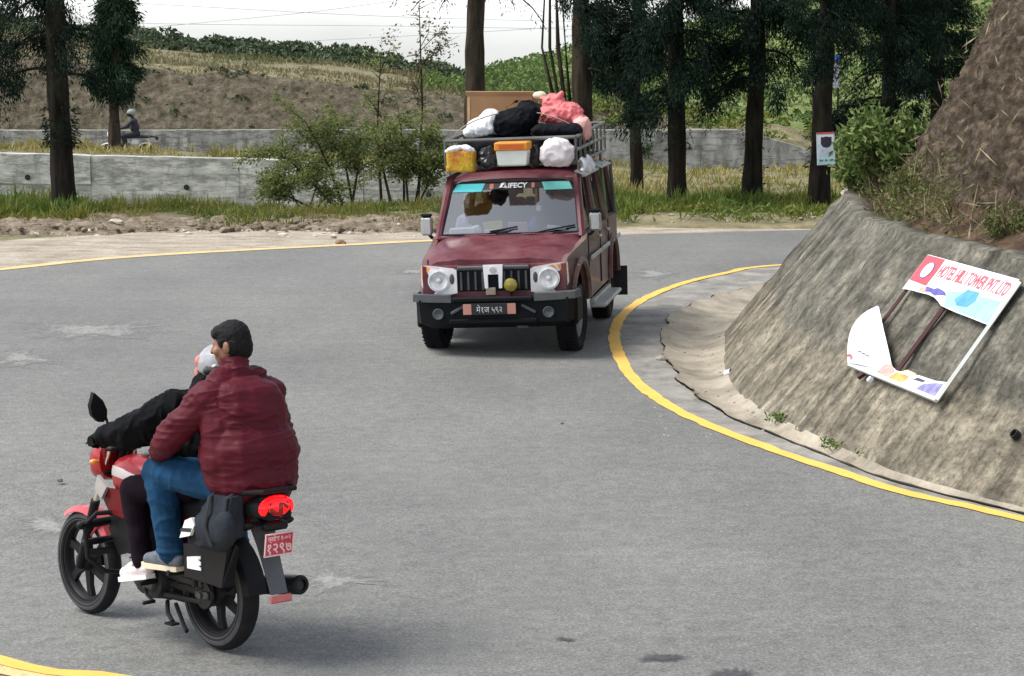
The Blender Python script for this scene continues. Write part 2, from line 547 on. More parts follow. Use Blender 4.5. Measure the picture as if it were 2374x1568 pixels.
def m_leaf(name, a, bb, c, trans=.25, rough=.6, patch=None, pscale=.6, spec=.3):
    """leaf colours vary from leaf to leaf"""
    m, n, l, b = _nt(name)
    ge = n.new('ShaderNodeNewGeometry')
    col = _ramp(n, l, ge.outputs['Random Per Island'], [(0., a), (.5, bb), (1., c)])
    if patch:
        f = _noise(n, l, _co(n), pscale, 3)
        col = _mix(n, l, _range(n, l, f, .42, .62), col, patch)
    l.new(col, b.inputs['Base Color']); b.inputs['Roughness'].default_value = rough
    b.inputs['Specular IOR Level'].default_value = spec
    tr = n.new('ShaderNodeBsdfTranslucent'); l.new(col, tr.inputs['Color'])
    mx = n.new('ShaderNodeMixShader'); mx.inputs[0].default_value = trans
    o = n['Material Output']
    l.new(b.outputs[0], mx.inputs[1]); l.new(tr.outputs[0], mx.inputs[2]); l.new(mx.outputs[0], o.inputs['Surface'])
    return m
def m_glass(name, tint=(.75, .8, .82), refl=.12, rough=.02):
    m, n, l, b = _nt(name)
    n.remove(b)
    t = n.new('ShaderNodeBsdfTransparent'); t.inputs['Color'].default_value = (*tint, 1)
    g = n.new('ShaderNodeBsdfGlossy'); g.inputs['Roughness'].default_value = rough
    fr = n.new('ShaderNodeLayerWeight')
    pw = n.new('ShaderNodeMath'); pw.operation = 'POWER'; pw.inputs[1].default_value = 5.0; l.new(fr.outputs['Facing'], pw.inputs[0])
    ad = n.new('ShaderNodeMath'); ad.operation = 'MULTIPLY_ADD'; ad.inputs[1].default_value = .8; ad.inputs[2].default_value = refl; ad.use_clamp = True
    l.new(pw.outputs[0], ad.inputs[0])
    mx = n.new('ShaderNodeMixShader'); l.new(ad.outputs[0], mx.inputs[0])
    l.new(t.outputs[0], mx.inputs[1]); l.new(g.outputs[0], mx.inputs[2])
    l.new(mx.outputs[0], n['Material Output'].inputs['Surface'])
    return m

M = {}
M['asphalt'] = m_asphalt()
M['patch_pale'] = m_worn('worn_aggregate', (.15, .151, .147), (.325, .323, .308))
M['patch_dark'] = m_worn('bitumen_stain', (.035, .038, .042), (.08, .084, .09))
M['line'] = m_line('yellow_line', (.86, .51, .10), .28)
M['line_old'] = m_line('faded_yellow_line', (.74, .54, .24), .38)
M['terrain'] = m_soil('dry_ground', (.10, .088, .05), (.19, .168, .095), (.31, .27, .16), 1.2)
M['shoulder'] = m_soil('gravel_shoulder', (.22, .185, .145), (.37, .32, .255), (.52, .46, .38), 2.4, .7, .04, (.6, 1.2, 1))
M['rubble'] = m_soil('dark_dirt', (.10, .078, .055), (.21, .168, .122), (.38, .32, .245), 4., .9, .05)
M['bank'] = m_soil('red_brown_bank', (.020, .015, .010), (.084, .063, .043), (.25, .195, .14), 9.0, 1.0, .08)
M['farbank'] = m_soil('grey_brown_bank', (.050, .043, .030), (.14, .118, .082), (.27, .23, .165), 3.2, 1., .2)
M['berm'] = m_soil('berm_soil', (.035, .024, .016), (.085, .055, .036), (.18, .12, .075), 4., 1., .05)
M['slope'] = m_slope_concrete()
M['drain'] = m_concrete('drain_concrete', (.20, .175, .135), (.34, .30, .235), (.45, .40, .32), 2.0, (1, 1, 1), (.13, .115, .09), .5)
M['gutter'] = m_concrete('gutter_edge', (.15, .145, .13), (.24, .23, .21), (.34, .325, .29), 2.4, (1, 1, 1), (.09, .085, .075), .6)
M['farwall'] = m_concrete('pale_wall', (.25, .255, .23), (.47, .48, .435), (.70, .71, .65), 3.0, (.45, 1, 1.5), (.17, .175, .155), .75, board=1.5)
M['farwall2'] = m_concrete('stained_wall', (.17, .17, .155), (.31, .31, .285), (.47, .465, .43), 2.4, (1, 1, .45), (.09, .09, .083), .85, board=1.2)
M['bark'] = m_bark('dark_bark', (.007, .006, .005), (.034, .027, .021))
M['bark_grey'] = m_bark('grey_brown_bark', (.018, .014, .011), (.075, .058, .043))
M['stem'] = m_bark('thin_stem', (.02, .016, .012), (.07, .055, .04))
M['conifer'] = m_leaf('conifer_leaf', (.0025, .009, .007), (.006, .018, .012), (.016, .034, .017), .10, spec=.08)
M['conifer_light'] = m_leaf('conifer_leaf_light', (.007, .020, .012), (.016, .038, .020), (.04, .07, .03), .15, spec=.1)
M['shrub'] = m_leaf('shrub_leaf', (.08, .12, .035), (.17, .215, .065), (.30, .32, .12), .4)
M['sapling'] = m_leaf('sapling_leaf', (.07, .10, .035), (.15, .13, .06), (.22, .11, .07), .3)
M['bush'] = m_leaf('bush_leaf', (.05, .10, .022), (.12, .19, .045), (.27, .33, .11), .3)
M['weed'] = m_leaf('weed_leaf', (.06, .075, .022), (.11, .14, .035), (.19, .20, .06), .3)
M['twig'] = m_leaf('dry_twig', (.10, .07, .04), (.20, .155, .09), (.36, .30, .19), .1)
M['grass_green'] = m_leaf('verge_grass', (.06, .10, .016), (.12, .17, .025), (.24, .24, .05), .3, patch=(.24, .215, .06), pscale=.5)
M['grass_lush'] = m_leaf('lush_grass', (.045, .085, .014), (.09, .155, .022), (.17, .23, .04), .3, patch=(.21, .22, .045), pscale=.6)
M['grass_dry'] = m_leaf('dry_grass', (.22, .19, .055), (.34, .29, .10), (.46, .40, .18), .25, patch=(.20, .20, .05), pscale=.35)
M['grass_hill'] = m_leaf('hill_straw', (.16, .14, .07), (.215, .185, .10), (.29, .25, .145), .2, patch=(.13, .14, .055), pscale=.18)
M['tea'] = m_leaf('tea_leaf', (.05, .09, .025), (.095, .155, .038), (.16, .225, .06), .25)
M['ridge'] = m_leaf('ridge_shrub_leaf', (.028, .05, .026), (.055, .085, .04), (.10, .125, .06), .15)
M['tea_ground'] = m_soil('tea_slope', (.07, .10, .035), (.15, .19, .06), (.26, .27, .11), .9)
M['stone'] = plain('stone', (.34, .30, .25), .9, var=.35, scale=5, bump=.6, bscale=12)
M['stone_pale'] = plain('pale_stone', (.5, .46, .39), .9, var=.25, scale=5, bump=.6, bscale=12)
M['stone_brown'] = plain('brown_stone', (.17, .10, .055), .9, var=.35, scale=6, bump=.6, bscale=12)

# ------------------------------------------------------------------ ground sheet
def gz(x, y):
    """the carriageway is level but for a shallow hollow on the outside of the bend"""
    d2 = ((np.asarray(x) + 3.3) ** 2 + (np.asarray(y) - 13.5) ** 2) / 1.9 ** 2
    return -0.13 * np.exp(-d2)
def lw_top(x):                      # crest of the lower retaining wall
    return np.interp(x, [-40, -13.85, -6.4, -1.7, -.4], [.3, .02, -.17, -.46, -.6])
def uw_top(x):                      # crest of the upper wall
    return np.interp(x, [-60, 8.6, 11.2, 12], [-.43, -.43, -1.12, -1.5])
def terr(x, Y):
    x = np.asarray(x, float); Y = np.asarray(Y, float)
    left = 1 - smooth(-2, 4, x)
    front = -1.45 * left - .86 * (1 - left)
    lt = np.where(x < -.4, lw_top(x), -.6) * (1 - smooth(-.4, 2.2, x)) + front * smooth(-.4, 2.2, x)
    road2 = -1.42 * (1 - smooth(0, 6, x)) - 1.9 * smooth(0, 6, x)
    w = 1 - smooth(11, 13, x)
    bt = np.interp(x, [-90, -40, -20, -14.5, -8.2, -2, 3, 8, 12, 30], [4, 3.2, 2.3, 1.82, 1.45, .72, .2, -.3, -.8, -.6])
    h120 = np.interp(x, [-90, -40, -27.7, -20, -11.4, -7.6, -5.3, -2.7, 2, 10, 20, 40, 90], [5, 4.2, 3.75, 2.9, 2.0, 1.72, 1.2, .75, .7, 1.6, 2.8, 4.5, 8])
    h160 = np.interp(x, [-90, -20, -5, -3.6, -1.8, 2, 4.5, 9.8, 16, 25, 33, 90], [-2, -2, -.8, -.3, .6, 1.4, 2.1, 3.2, 4.7, 6.3, 7.8, 13])
    keysY = [-60, 36.4, 38.5, 41, 60.12, 60.5, 63, 69, 84.75, 85.35, 87.2, 120, 160, 230, 600]
    z0 = np.zeros_like(x)
    keysZ = [z0, z0, z0 + .10, z0 - .04, front, lt, lt - .02, .4 * lt + .6 * road2, road2,
             uw_top(x) * w + (1 - w) * -1.9, bt, h120, h160, h160 * .7 - 1, z0 - 14]
    out = np.zeros_like(x)
    for k in range(len(keysY) - 1):
        a, b = keysY[k], keysY[k + 1]
        m = (Y >= a) & (Y <= b)
        t = (Y - a) / (b - a)
        if k in (10, 11): t = t ** .8
        out = np.where(m, keysZ[k] * (1 - t) + keysZ[k + 1] * t, out)
    # tea terraces on the right-hand hill, rough cut face on the left-hand bank
    ter = smooth(88, 96, Y) * (1 - smooth(158, 170, Y)) * smooth(-4, 4, x)
    st = out + .5 * fbm(x * .08, Y * .08)
    out = out + ter * .28 * (np.abs(np.modf(st * 1.3 + 20)[0] - .5) * -2 + .5)
    rough = smooth(85.2, 85.8, Y) * (1 - smooth(89, 96, Y))
    out = out + rough * .28 * fbm(x * .7, Y * 1.4, 0, 5) + smooth(38, 44, Y) * .10 * fbm(x * .5, Y * .5)
    out = out + smooth(36.6, 38.0, Y) * (1 - smooth(41, 45, Y)) * .10 * fbm(x * 1.3, Y * 1.3)
    return out + np.where(Y < 36.4, gz(x, Y), 0)

gx = np.unique(np.concatenate([np.linspace(-90, -30, 31), np.linspace(-30, 34, 161), np.linspace(34, 90, 29)]))
gy = np.unique(np.concatenate([np.linspace(-60, 8, 12), np.linspace(8, 20, 25), np.linspace(20, 36, 9), np.linspace(36, 46, 41), np.linspace(46, 60, 15),
                               [60.12, 60.5], np.linspace(61, 84, 24), [84.75, 85.35], np.linspace(85.5, 90, 24), np.linspace(90, 165, 76), np.linspace(170, 600, 20)]))
XX, YY = np.meshgrid(gx, gy, indexing='ij')
ZZ = terr(XX, YY) - np.where(YY < 37, .03, 0) - .25 * smooth(7, 9, YY) * (1 - smooth(30, 33, YY)) * smooth(-9, -7, XX)
gv = np.stack([XX, YY, ZZ], -1).reshape(-1, 3)
gf = grid_faces(len(gx), len(gy))
ground = np_mesh('ground', gv, gf, [M['terrain'], M['farbank'], M['tea_ground']], None, True)
cen = gv[gf].mean(1)
mi = np.zeros(len(gf), np.int32)
mi[(cen[:, 1] > 85.2) & (cen[:, 1] < 87.6) & (cen[:, 0] < 6)] = 1
mi[(cen[:, 1] > 88.5) & (cen[:, 0] > -1 - (cen[:, 1] - 88) * .06)] = 2
ground.data.polygons.foreach_set('material_index', mi); ground.data.update()
tag(ground, kind='structure')

# ------------------------------------------------------------------ the bend: paired points along the inner line and the foot of the concrete slope
_line = [G(u, v) for u, v in ((2900, 1335), (2374, 1203), (2100, 1141), (1950, 1093), (1800, 1043), (1650, 986), (1550, 936), (1480, 881), (1446, 830), (1434, 785),
                              (1441, 750), (1470, 716), (1520, 686), (1600, 656), (1700, 633), (1785, 619))] + [Vector((6.2, 32.4, 0)), Vector((12, 35, 0)), Vector((22, 37, 0))]
_base = [G(u, v) for u, v in ((2900, 1312), (2374, 1184), (2110, 1111), (1970, 1054), (1865, 1004), (1765, 956), (1712, 909), (1688, 868), (1680, 836), (1681, 804))] + \
        [Vector((x, y, 0)) for x, y in ((2.33, 24.0), (2.55, 24.9), (2.95, 25.9), (3.6, 27.0), (4.4, 27.9), (5.3, 28.6), (7.6, 30.0), (13, 32.4), (23, 34.4))]
NS = 300
_pair = spline([(*a[:2], *b[:2]) for a, b in zip(_line, _base)], NS)
LINE, BASE = _pair[:, :2], _pair[:, 2:]
_outer = [Vector((7, 4.5, 0)), Vector((3.0, 7.9, 0)), G(480, 1612), G(230, 1567), G(0, 1524), Vector((-5.0, 13.6, 0)), Vector((-8.6, 17.2, 0)), Vector((-10.6, 22, 0)),
          Vector((-9.8, 27.2, 0)), G(0, 627), G(200, 606), G(400, 591), G(780, 571), G(1000, 560), G(1300, 549), Vector((6, 37.0, 0)), Vector((12, 38.9, 0)), Vector((24, 42, 0))]
OUTER = spline([p[:2] for p in _outer], NS)

def strip(name, A, B, nw, zfn, mat, kind='structure', uvw=None):
    A, B = np.asarray(A), np.asarray(B)
    t = np.linspace(0, 1, nw)[None, :, None]
    P = A[:, None, :] * (1 - t) + B[:, None, :] * t
    Z = zfn(P[..., 0], P[..., 1], np.broadcast_to(t[..., 0], P.shape[:2]))
    V = np.concatenate([P, Z[..., None]], -1).reshape(-1, 3)
    o = np_mesh(name, V, grid_faces(len(A), nw), mat, None, True)
    if kind: o['kind'] = kind
    return o
def offset(C, d):
    t = np.gradient(C, axis=0); t /= np.linalg.norm(t, axis=1)[:, None]
    n = np.stack([-t[:, 1], t[:, 0]], 1)
    return C + n * np.asarray(d).reshape(-1, 1)
road = strip('road', LINE, OUTER, 70, lambda x, y, t: gz(x, y) + .004, M['asphalt'])
# painted edge lines (the inner line runs between carriageway and gutter)
edge = lambda C, s: .012 * vnoise(np.arange(len(C)) * .9, np.zeros(len(C)) + s)
inner_line = strip('inner_edge_line', offset(LINE, -.02 + edge(LINE, 1)), offset(LINE, .105 + edge(LINE, 2)), 3, lambda x, y, t: gz(x, y) + .011, M['line'])
_oe = int(np.argmax((OUTER[:, 1] > 30) & (OUTER[:, 0] > 1.2)))
outer_line = strip('outer_edge_line', offset(OUTER, -.08 + edge(OUTER, 3))[:_oe], offset(OUTER, .16 + edge(OUTER, 4))[:_oe], 3, lambda x, y, t: gz(x, y) + .010, M['line_old'])
near_line = strip('near_edge_line', offset(OUTER[:95], -.07 + edge(OUTER[:95], 3)), offset(OUTER[:95], .05 + edge(OUTER[:95], 4)), 3, lambda x, y, t: gz(x, y) + .014, M['line'])

# shoulder outside the bend
wid = np.interp(np.arange(NS) / NS, [0, .3, .45, .55, .7, 1], [5, 4, 4, 3.3, 3.0, 2.0])
shoulder = strip('shoulder', offset(OUTER, .02), offset(OUTER, wid), 14,
                 lambda x, y, t: gz(x, y) + .002 + .03 * t * (1 + fbm(x * 2, y * 2)) + .012 * np.clip(t * 6, 0, 1) * fbm(x * 5, y * 5), M['shoulder'])

vx, vy = np.meshgrid(np.linspace(-13, 1.4, 240), np.linspace(35.3, 38.4, 44), indexing='ij')
ramp = smooth(36.0, 36.7, vy + .6 * fbm(vx * .9, vx * 0)) * (1 - smooth(37.7, 38.4, vy))
vz = .002 + .012 * smooth(35.3, 35.6, vy) + ramp * (.04 + .05 * np.clip(fbm(vx * 1.1, vy * 1.1, 4) + .3, 0, 1) + .06 * fbm(vx * 5, vy * 5, 1) + .05 * vnoise(vx * 11, vy * 11)) * smooth(1.4, -1, vx) ** 0 + np.where(vy > 36.4, terr(vx, vy), 0) * .8
vz = np.where((vy + .35 * fbm(vx * 1.2, vx * 0) > 36.0) & (vx < 1.2), vz, -.08)
tag(np_mesh('verge_dirt', np.stack([vx, vy, vz], -1).reshape(-1, 3), grid_faces(*vx.shape), M['rubble'], None, True), kind='structure')
# gutter slab and dished drain between the line and the slope
wd = np.linalg.norm(BASE - LINE, axis=1)
C1 = LINE + (BASE - LINE) / wd[:, None] * .004
C2 = LINE + (BASE - LINE) * (.42 + .05 * vnoise(np.arange(NS) * .35, np.zeros(NS)))[:, None]
gutter = strip('gutter', C1, C2, 7, lambda x, y, t: gz(x, y) + .004 + .008 * fbm(x * 7, y * 7), M['gutter'])
C3 = LINE + (BASE - LINE) * (.435 + .05 * vnoise(np.arange(NS) * .35, np.zeros(NS)) + .02 * vnoise(np.arange(NS) * 1.1, np.zeros(NS)))[:, None]
C4 = LINE + (BASE - LINE) * 1.03
drain = strip('drain_channel', C3, C4, 16, lambda x, y, t: gz(x, y) + .02 - .10 * np.sin(np.pi * np.clip(t, 0, 1)) ** .8 * np.clip(np.broadcast_to(wd[:, None], t.shape), 0, .9) + .012 * fbm(x * 6, y * 6), M['drain'])
# ragged dark joint between the two slabs, filled with silt
joint = strip('gutter_joint', offset(C2, .006), offset(C3, -.006), 3, lambda x, y, t: gz(x, y) - .008 + 0 * x, M['rubble'])

# ------------------------------------------------------------------ concrete slope inside the bend
SLOPE_T, SLOPE_H = .82, 1.5
_t = np.gradient(BASE, axis=0); _t /= np.linalg.norm(_t, axis=1)[:, None]
NRM = np.stack([-_t[:, 1], _t[:, 0]], 1)              # towards the road
k = np.ones(25) / 25
NRM = np.stack([np.convolve(np.pad(NRM[:, i], 12, 'edge'), k, 'valid') for i in range(2)], 1)
NRM /= np.linalg.norm(NRM, axis=1)[:, None]
ARC = np.concatenate([[0], np.cumsum(np.linalg.norm(np.diff(BASE, axis=0), axis=1))])
if (NRM * (LINE - BASE)).sum() < 0: NRM = -NRM
def slope_pt(i, z, out=0.0):
    """point on the slope at station i, height z, standing out by `out`"""
    i = np.asarray(i, float); z = np.asarray(z, float)
    ii = np.clip(i, 0, NS - 1)
    bx, by = np.interp(ii, np.arange(NS), BASE[:, 0]), np.interp(ii, np.arange(NS), BASE[:, 1])
    nx, ny = np.interp(ii, np.arange(NS), NRM[:, 0]), np.interp(ii, np.arange(NS), NRM[:, 1])
    c = 1 / math.sqrt(1 + SLOPE_T ** 2)
    return np.stack([bx - nx * SLOPE_T * z + nx * c * out, by - ny * SLOPE_T * z + ny * c * out, z + SLOPE_T * c * out + 0 * nx], -1)
slope = empty('concrete_slope', (*BASE[100], 0), label='sloping grey and tan concrete retaining wall on the inside of the bend', cat='wall')
NZ = 46
ii, zz = np.meshgrid(np.linspace(0, NS - 1, 520), np.linspace(-.12, 1, NZ), indexing='ij')
arc = np.interp(ii, np.arange(NS), ARC)
toph = SLOPE_H + .05 * fbm(arc * 1.2, arc * 0) + .02 * vnoise(arc * 6, arc * 0)
zh = zz * toph
relief = .026 * fbm(arc * 1.6, zh * 1.6, 0, 5) + .012 * vnoise(arc * 11, zh * 8) + .012 * fbm(arc * 9, zh * 2) + .012 * smooth(.68, .74, zh + .05 * fbm(arc * .8, arc * 0))
relief = relief * (1 - .6 * smooth(.93, 1, zz)) * smooth(-.02, .12, zz)
P = slope_pt(ii, zh, relief)
face = np_mesh('wall_face', P.reshape(-1, 3) - np.array(slope.location), grid_faces(520, NZ), M['slope'], slope, True, uv=np.stack([arc, zh * 1.29], -1).reshape(-1, 2))
# coping: the cast top edge, broken and uneven
ti = np.linspace(0, NS - 1, 520); ta = np.interp(ti, np.arange(NS), ARC)
th = SLOPE_H + .05 * fbm(ta * 1.2, ta * 0) + .02 * vnoise(ta * 6, ta * 0)
c0 = slope_pt(ti, th, .012)
nn = np.stack([np.interp(ti, np.arange(NS), NRM[:, k_]) for k_ in range(2)], 1)
rows = [c0 + np.array([0, 0, -.02])]
for d, dz in ((-.02, .03), (-.10, .045), (-.22, .03), (-.26, -.15)):
    r = c0.copy(); r[:, :2] += nn * d; r[:, 2] += dz + .02 * fbm(ta * 4 + d * 30, ta * 0)
    rows.append(r)
cop = np.stack(rows, 1)
np_mesh('coping', cop.reshape(-1, 3) - np.array(slope.location), grid_faces(520, 5), M['slope'], slope, True, uv=np.stack([np.repeat(ta, 5), 1.9 + np.tile(np.arange(5) * .06, 520)], -1))
M['weep'] = plain('weep_pipe_dark', (.02, .02, .018), .8)

# earth bank above the slope
def bank_pt(i, h):
    i = np.clip(np.asarray(i, float), 0, NS - 1)
    b = slope_pt(i, SLOPE_H)
    nx, ny = np.interp(i, np.arange(NS), NRM[:, 0]), np.interp(i, np.arange(NS), NRM[:, 1])
    rec = np.where(h < .2, .20 + h * 1.6, .52 + (h - .2) * .58)
    return np.stack([b[..., 0] - nx * rec, b[..., 1] - ny * rec, SLOPE_H + h - .04 + 0 * nx], -1)
bi, bh = np.meshgrid(np.linspace(0, NS - 1, 460), np.concatenate([np.linspace(0, .3, 12), np.linspace(.36, 4.2, 110)]), indexing='ij')
ba = np.interp(bi, np.arange(NS), ARC)
Pb = bank_pt(bi, bh)
rl = .26 * fbm(ba * .8, bh * .8, 0, 6) + .06 * fbm(ba * 3.2, bh * 3.2, 3, 5) + .035 * vnoise(ba * 13, bh * 13) + .035 * vnoise(ba * 22, bh * 22)
rl = rl * np.clip(bh / .3, .15, 1)
Pb[..., 0] += np.interp(bi, np.arange(NS), NRM[:, 0]) * rl; Pb[..., 1] += np.interp(bi, np.arange(NS), NRM[:, 1]) * rl; Pb[..., 2] += rl * .4
bank = np_mesh('earth_bank', Pb.reshape(-1, 3), grid_faces(*bi.shape), [M['bank'], M['berm']], None, True)
fi = grid_faces(*bi.shape); hh = bh.reshape(-1)[fi].mean(1)
bank.data.polygons.foreach_set('material_index', (hh < .32).astype(np.int32)); bank.data.update()
tag(bank, kind='structure')

# ------------------------------------------------------------------ far retaining walls, cast in panels
def panel_wall(name, label, Y, x0, x1, topfn, botfn, pw, rows, mat, thick=.45, holes=True):
    root = empty(name, ((x0 + x1) / 2, Y, float(botfn((x0 + x1) / 2))), label=label, cat='wall')
    x = x0
    while x < x1 - .3:
        w = min(pw * random.uniform(.8, 1.2), x1 - x)
        for r in range(rows):
            a0, a1 = r / rows, (r + 1) / rows
            nx_ = 7
            xs = np.linspace(x + .006, x + w - .006, nx_)
            zt, zb = topfn(xs), botfn(xs)
            lo, hi = zb + (zt - zb) * a0 + .004, zb + (zt - zb) * a1 - .004
            if r == rows - 1: hi = hi + .02 * vnoise(xs * 2, xs * 0)
            yo = Y + random.uniform(-.03, .03)
            V = np.concatenate([np.stack([xs, np.full(nx_, yo), lo], 1), np.stack([xs, np.full(nx_, yo + .015), hi], 1),
                                np.stack([xs, np.full(nx_, Y + thick), hi + .01], 1)])
            F_ = grid_faces(3, nx_)[:, ::-1]
            np_mesh('panel', V - np.array(root.location), F_, mat, root)
        if holes and random.random() < .8:
            hx = x + w * random.uniform(.3, .7); hz_ = float(botfn(hx)) + (float(topfn(hx)) - float(botfn(hx))) * random.uniform(.42, .62)
            mb = MB(); mb.lathe([(.075, -.06), (.055, -.06), (.05, .1)], (hx - root.location.x, Y - root.location.y, hz_ - root.location.z), 'y', 10)
            mb.build('weep_pipe', bpy.data.materials['weep_pipe_dark'], root)
        x += w
    core = MB(); n_ = 24                                   # dark joint backing
    xs = np.linspace(x0, x1, n_)
    V = np.concatenate([np.stack([xs, np.full(n_, Y + .05), botfn(xs) - .3], 1), np.stack([xs, np.full(n_, Y + .06), topfn(xs) - .03], 1)])
    np_mesh('joint_core', V - np.array(root.location), grid_faces(2, n_)[:, ::-1], mat, root)
    return root
panel_wall('lower_wall', 'low pale concrete retaining wall in cast panels beyond the left verge', 60.0, -22, -.4, lw_top, lambda x: np.asarray(x) * 0 - 1.62, 3.9, 2, M['farwall'])
panel_wall('upper_wall', 'long low grey concrete wall at the foot of the far brown bank', 84.6, -34, 11.4, uw_top, lambda x: np.interp(x, [0, 5], [-1.55, -2.0]), 5.2, 1, M['farwall2'], holes=False)

# ------------------------------------------------------------------ worn and stained places in the asphalt
def patch(name, pts, mat, z, jag=.06, n=64):
    C = spline([(*G(u, v)[:2],) for u, v in pts] + [(*G(*pts[0])[:2],)], n)[:-1]
    c = C.mean(0); k_ = np.arange(len(C))
    f = 1 + jag * vnoise(k_ * .7, k_ * 0 + len(name)) + jag * .7 * vnoise(k_ * 1.9, k_ * 0)
    C = c + (C - c) * f[:, None]
    V = np.vstack([[*c, 0], np.column_stack([C, np.zeros(len(C))])]); V[:, 2] = gz(V[:, 0], V[:, 1]) + z
    n_ = len(C); F_ = np.array([[0, 1 + i, 1 + (i + 1) % n_] for i in range(n_)])
    o = np_mesh(name, V, F_, mat, uv=np.array([[0, 0]] + [[1, 0]] * n_)); tag(o, kind='structure')
    return o
patch('worn_patch', [(-5, 778), (80, 748), (200, 742), (345, 750), (420, 768), (330, 790), (150, 792)], M['patch_pale'], .008, .25)
patch('worn_patch', [(-30, 815), (40, 806), (130, 830), (135, 850), (30, 858), (-40, 850)], M['patch_pale'], .008, .3)
patch('worn_patch', [(900, 632), (960, 622), (1010, 625), (985, 637), (930, 640)], M['patch_pale'], .008, .3)
patch('worn_patch', [(1450, 635), (1500, 622), (1560, 627), (1590, 640), (1530, 650), (1470, 650)], M['patch_pale'], .008, .3)
patch('worn_patch', [(680, 1318), (740, 1302), (850, 1326), (880, 1352), (770, 1370), (690, 1355)], M['patch_pale'], .0085, .35)
patch('worn_patch', [(20, 1182), (110, 1168), (210, 1190), (140, 1216), (50, 1210)], M['patch_pale'], .008, .35)
patch('dark_stain', [(1470, 1525), (1520, 1517), (1585, 1522), (1600, 1532), (1550, 1540), (1490, 1540)], M['patch_dark'], .009, .3)
patch('dark_stain', [(1640, 1558), (1720, 1552), (1760, 1562), (1740, 1585), (1660, 1590)], M['patch_dark'], .009, .3)
patch('dark_stain', [(1280, 1483), (1310, 1479), (1345, 1486), (1320, 1493)], M['patch_dark'], .009, .3)

# ------------------------------------------------------------------ foliage helpers
def unit(n):
    v = RNG.normal(size=(n, 3)); return v / np.linalg.norm(v, axis=1)[:, None]
def leaves(C, D, L, W, fold=.25, up=None):
    """bent leaf of two triangles at each centre C pointing along D; returns verts, faces"""
    n = len(C)
    D = D / np.linalg.norm(D, axis=1)[:, None]
    a = unit(n) if up is None else up
    S = np.cross(D, a); S /= (np.linalg.norm(S, axis=1)[:, None] + 1e-9)
    N = np.cross(S, D)
    L = np.broadcast_to(L, n)[:, None]; W = np.broadcast_to(W, n)[:, None]
    p0, p1 = C - D * L * .5, C + D * L * .5
    q0, q1 = C + S * W * .5 + N * W * fold, C - S * W * .5 + N * W * fold
    V = np.stack([p0, q0, p1, q1], 1).reshape(-1, 3)
    i = np.arange(n)[:, None] * 4
    F_ = np.concatenate([i + np.array([[0, 1, 2]]), i + np.array([[0, 2, 3]])], 0)
    return V, F_
def join(parts):
    V, F_, o = [], [], 0
    for v, f in parts:
        V.append(v); F_.append(f + o); o += len(v)
    return np.concatenate(V), np.concatenate(F_)
def tubes(paths, n=6):
    """many tapered limbs as triangles/quads in one array: paths = [(pts, radii)]"""
    mb = MB()
    for p, r in paths: mb.tube(p, r, n)
    return mb
def limb(p0, d, L, r0, r1, droop=0., wob=.1, k=6):
    p, pts, rad = Vector(p0), [], []
    d = Vector(d).normalized()
    for i in range(k + 1):
        t = i / k
        pts.append(p.copy()); rad.append(r0 + (r1 - r0) * t)
        d = (d + Vector((random.uniform(-wob, wob), random.uniform(-wob, wob), random.uniform(-wob, wob) - droop / k))).normalized()
        p = p + d * L / k
    return pts, rad

def trunk_mesh(root, H, r0, r1, lean=(0, 0), wob=.05, flare=1.35, mat='bark', n=14, extra=None):
    pts, rad = [], []
    K = 26
    ph = random.uniform(0, 6)
    for i in range(K + 1):
        t = (i / K) ** 1.4; z = t * H
        pts.append(Vector((lean[0] * t * H + wob * math.sin(z * .8 + ph), lean[1] * t * H + wob * math.cos(z * .6 + ph), z - .25 if i == 0 else z)))
        r = r0 + (r1 - r0) * t
        rad.append(r * (1 + (flare - 1) * math.exp(-z / .35)) * (1 + .05 * math.sin(z * 5 + ph)))
    mb = MB(); mb.tube(pts, rad, n)
    if extra: extra(mb)
    o = mb.build('trunk', M[mat], root, 60)
    me = o.data; nv = len(me.vertices)
    co = np.empty(nv * 3, np.float32); me.vertices.foreach_get('co', co); co = co.reshape(-1, 3)
    f = 1 + 0.0 * co[:, 0]
    off = .03 * vnoise(co[:, 0] * 14, co[:, 1] * 14, co[:, 2] * 1.5)
    ang = np.arctan2(co[:, 1], co[:, 0])
    co[:, 0] += np.cos(ang) * off; co[:, 1] += np.sin(ang) * off
    me.vertices.foreach_set('co', co.ravel()); me.update()
    return lambda z: Vector((lean[0] * z + wob * math.sin(z * .8 + ph), lean[1] * z + wob * math.cos(z * .6 + ph), z))

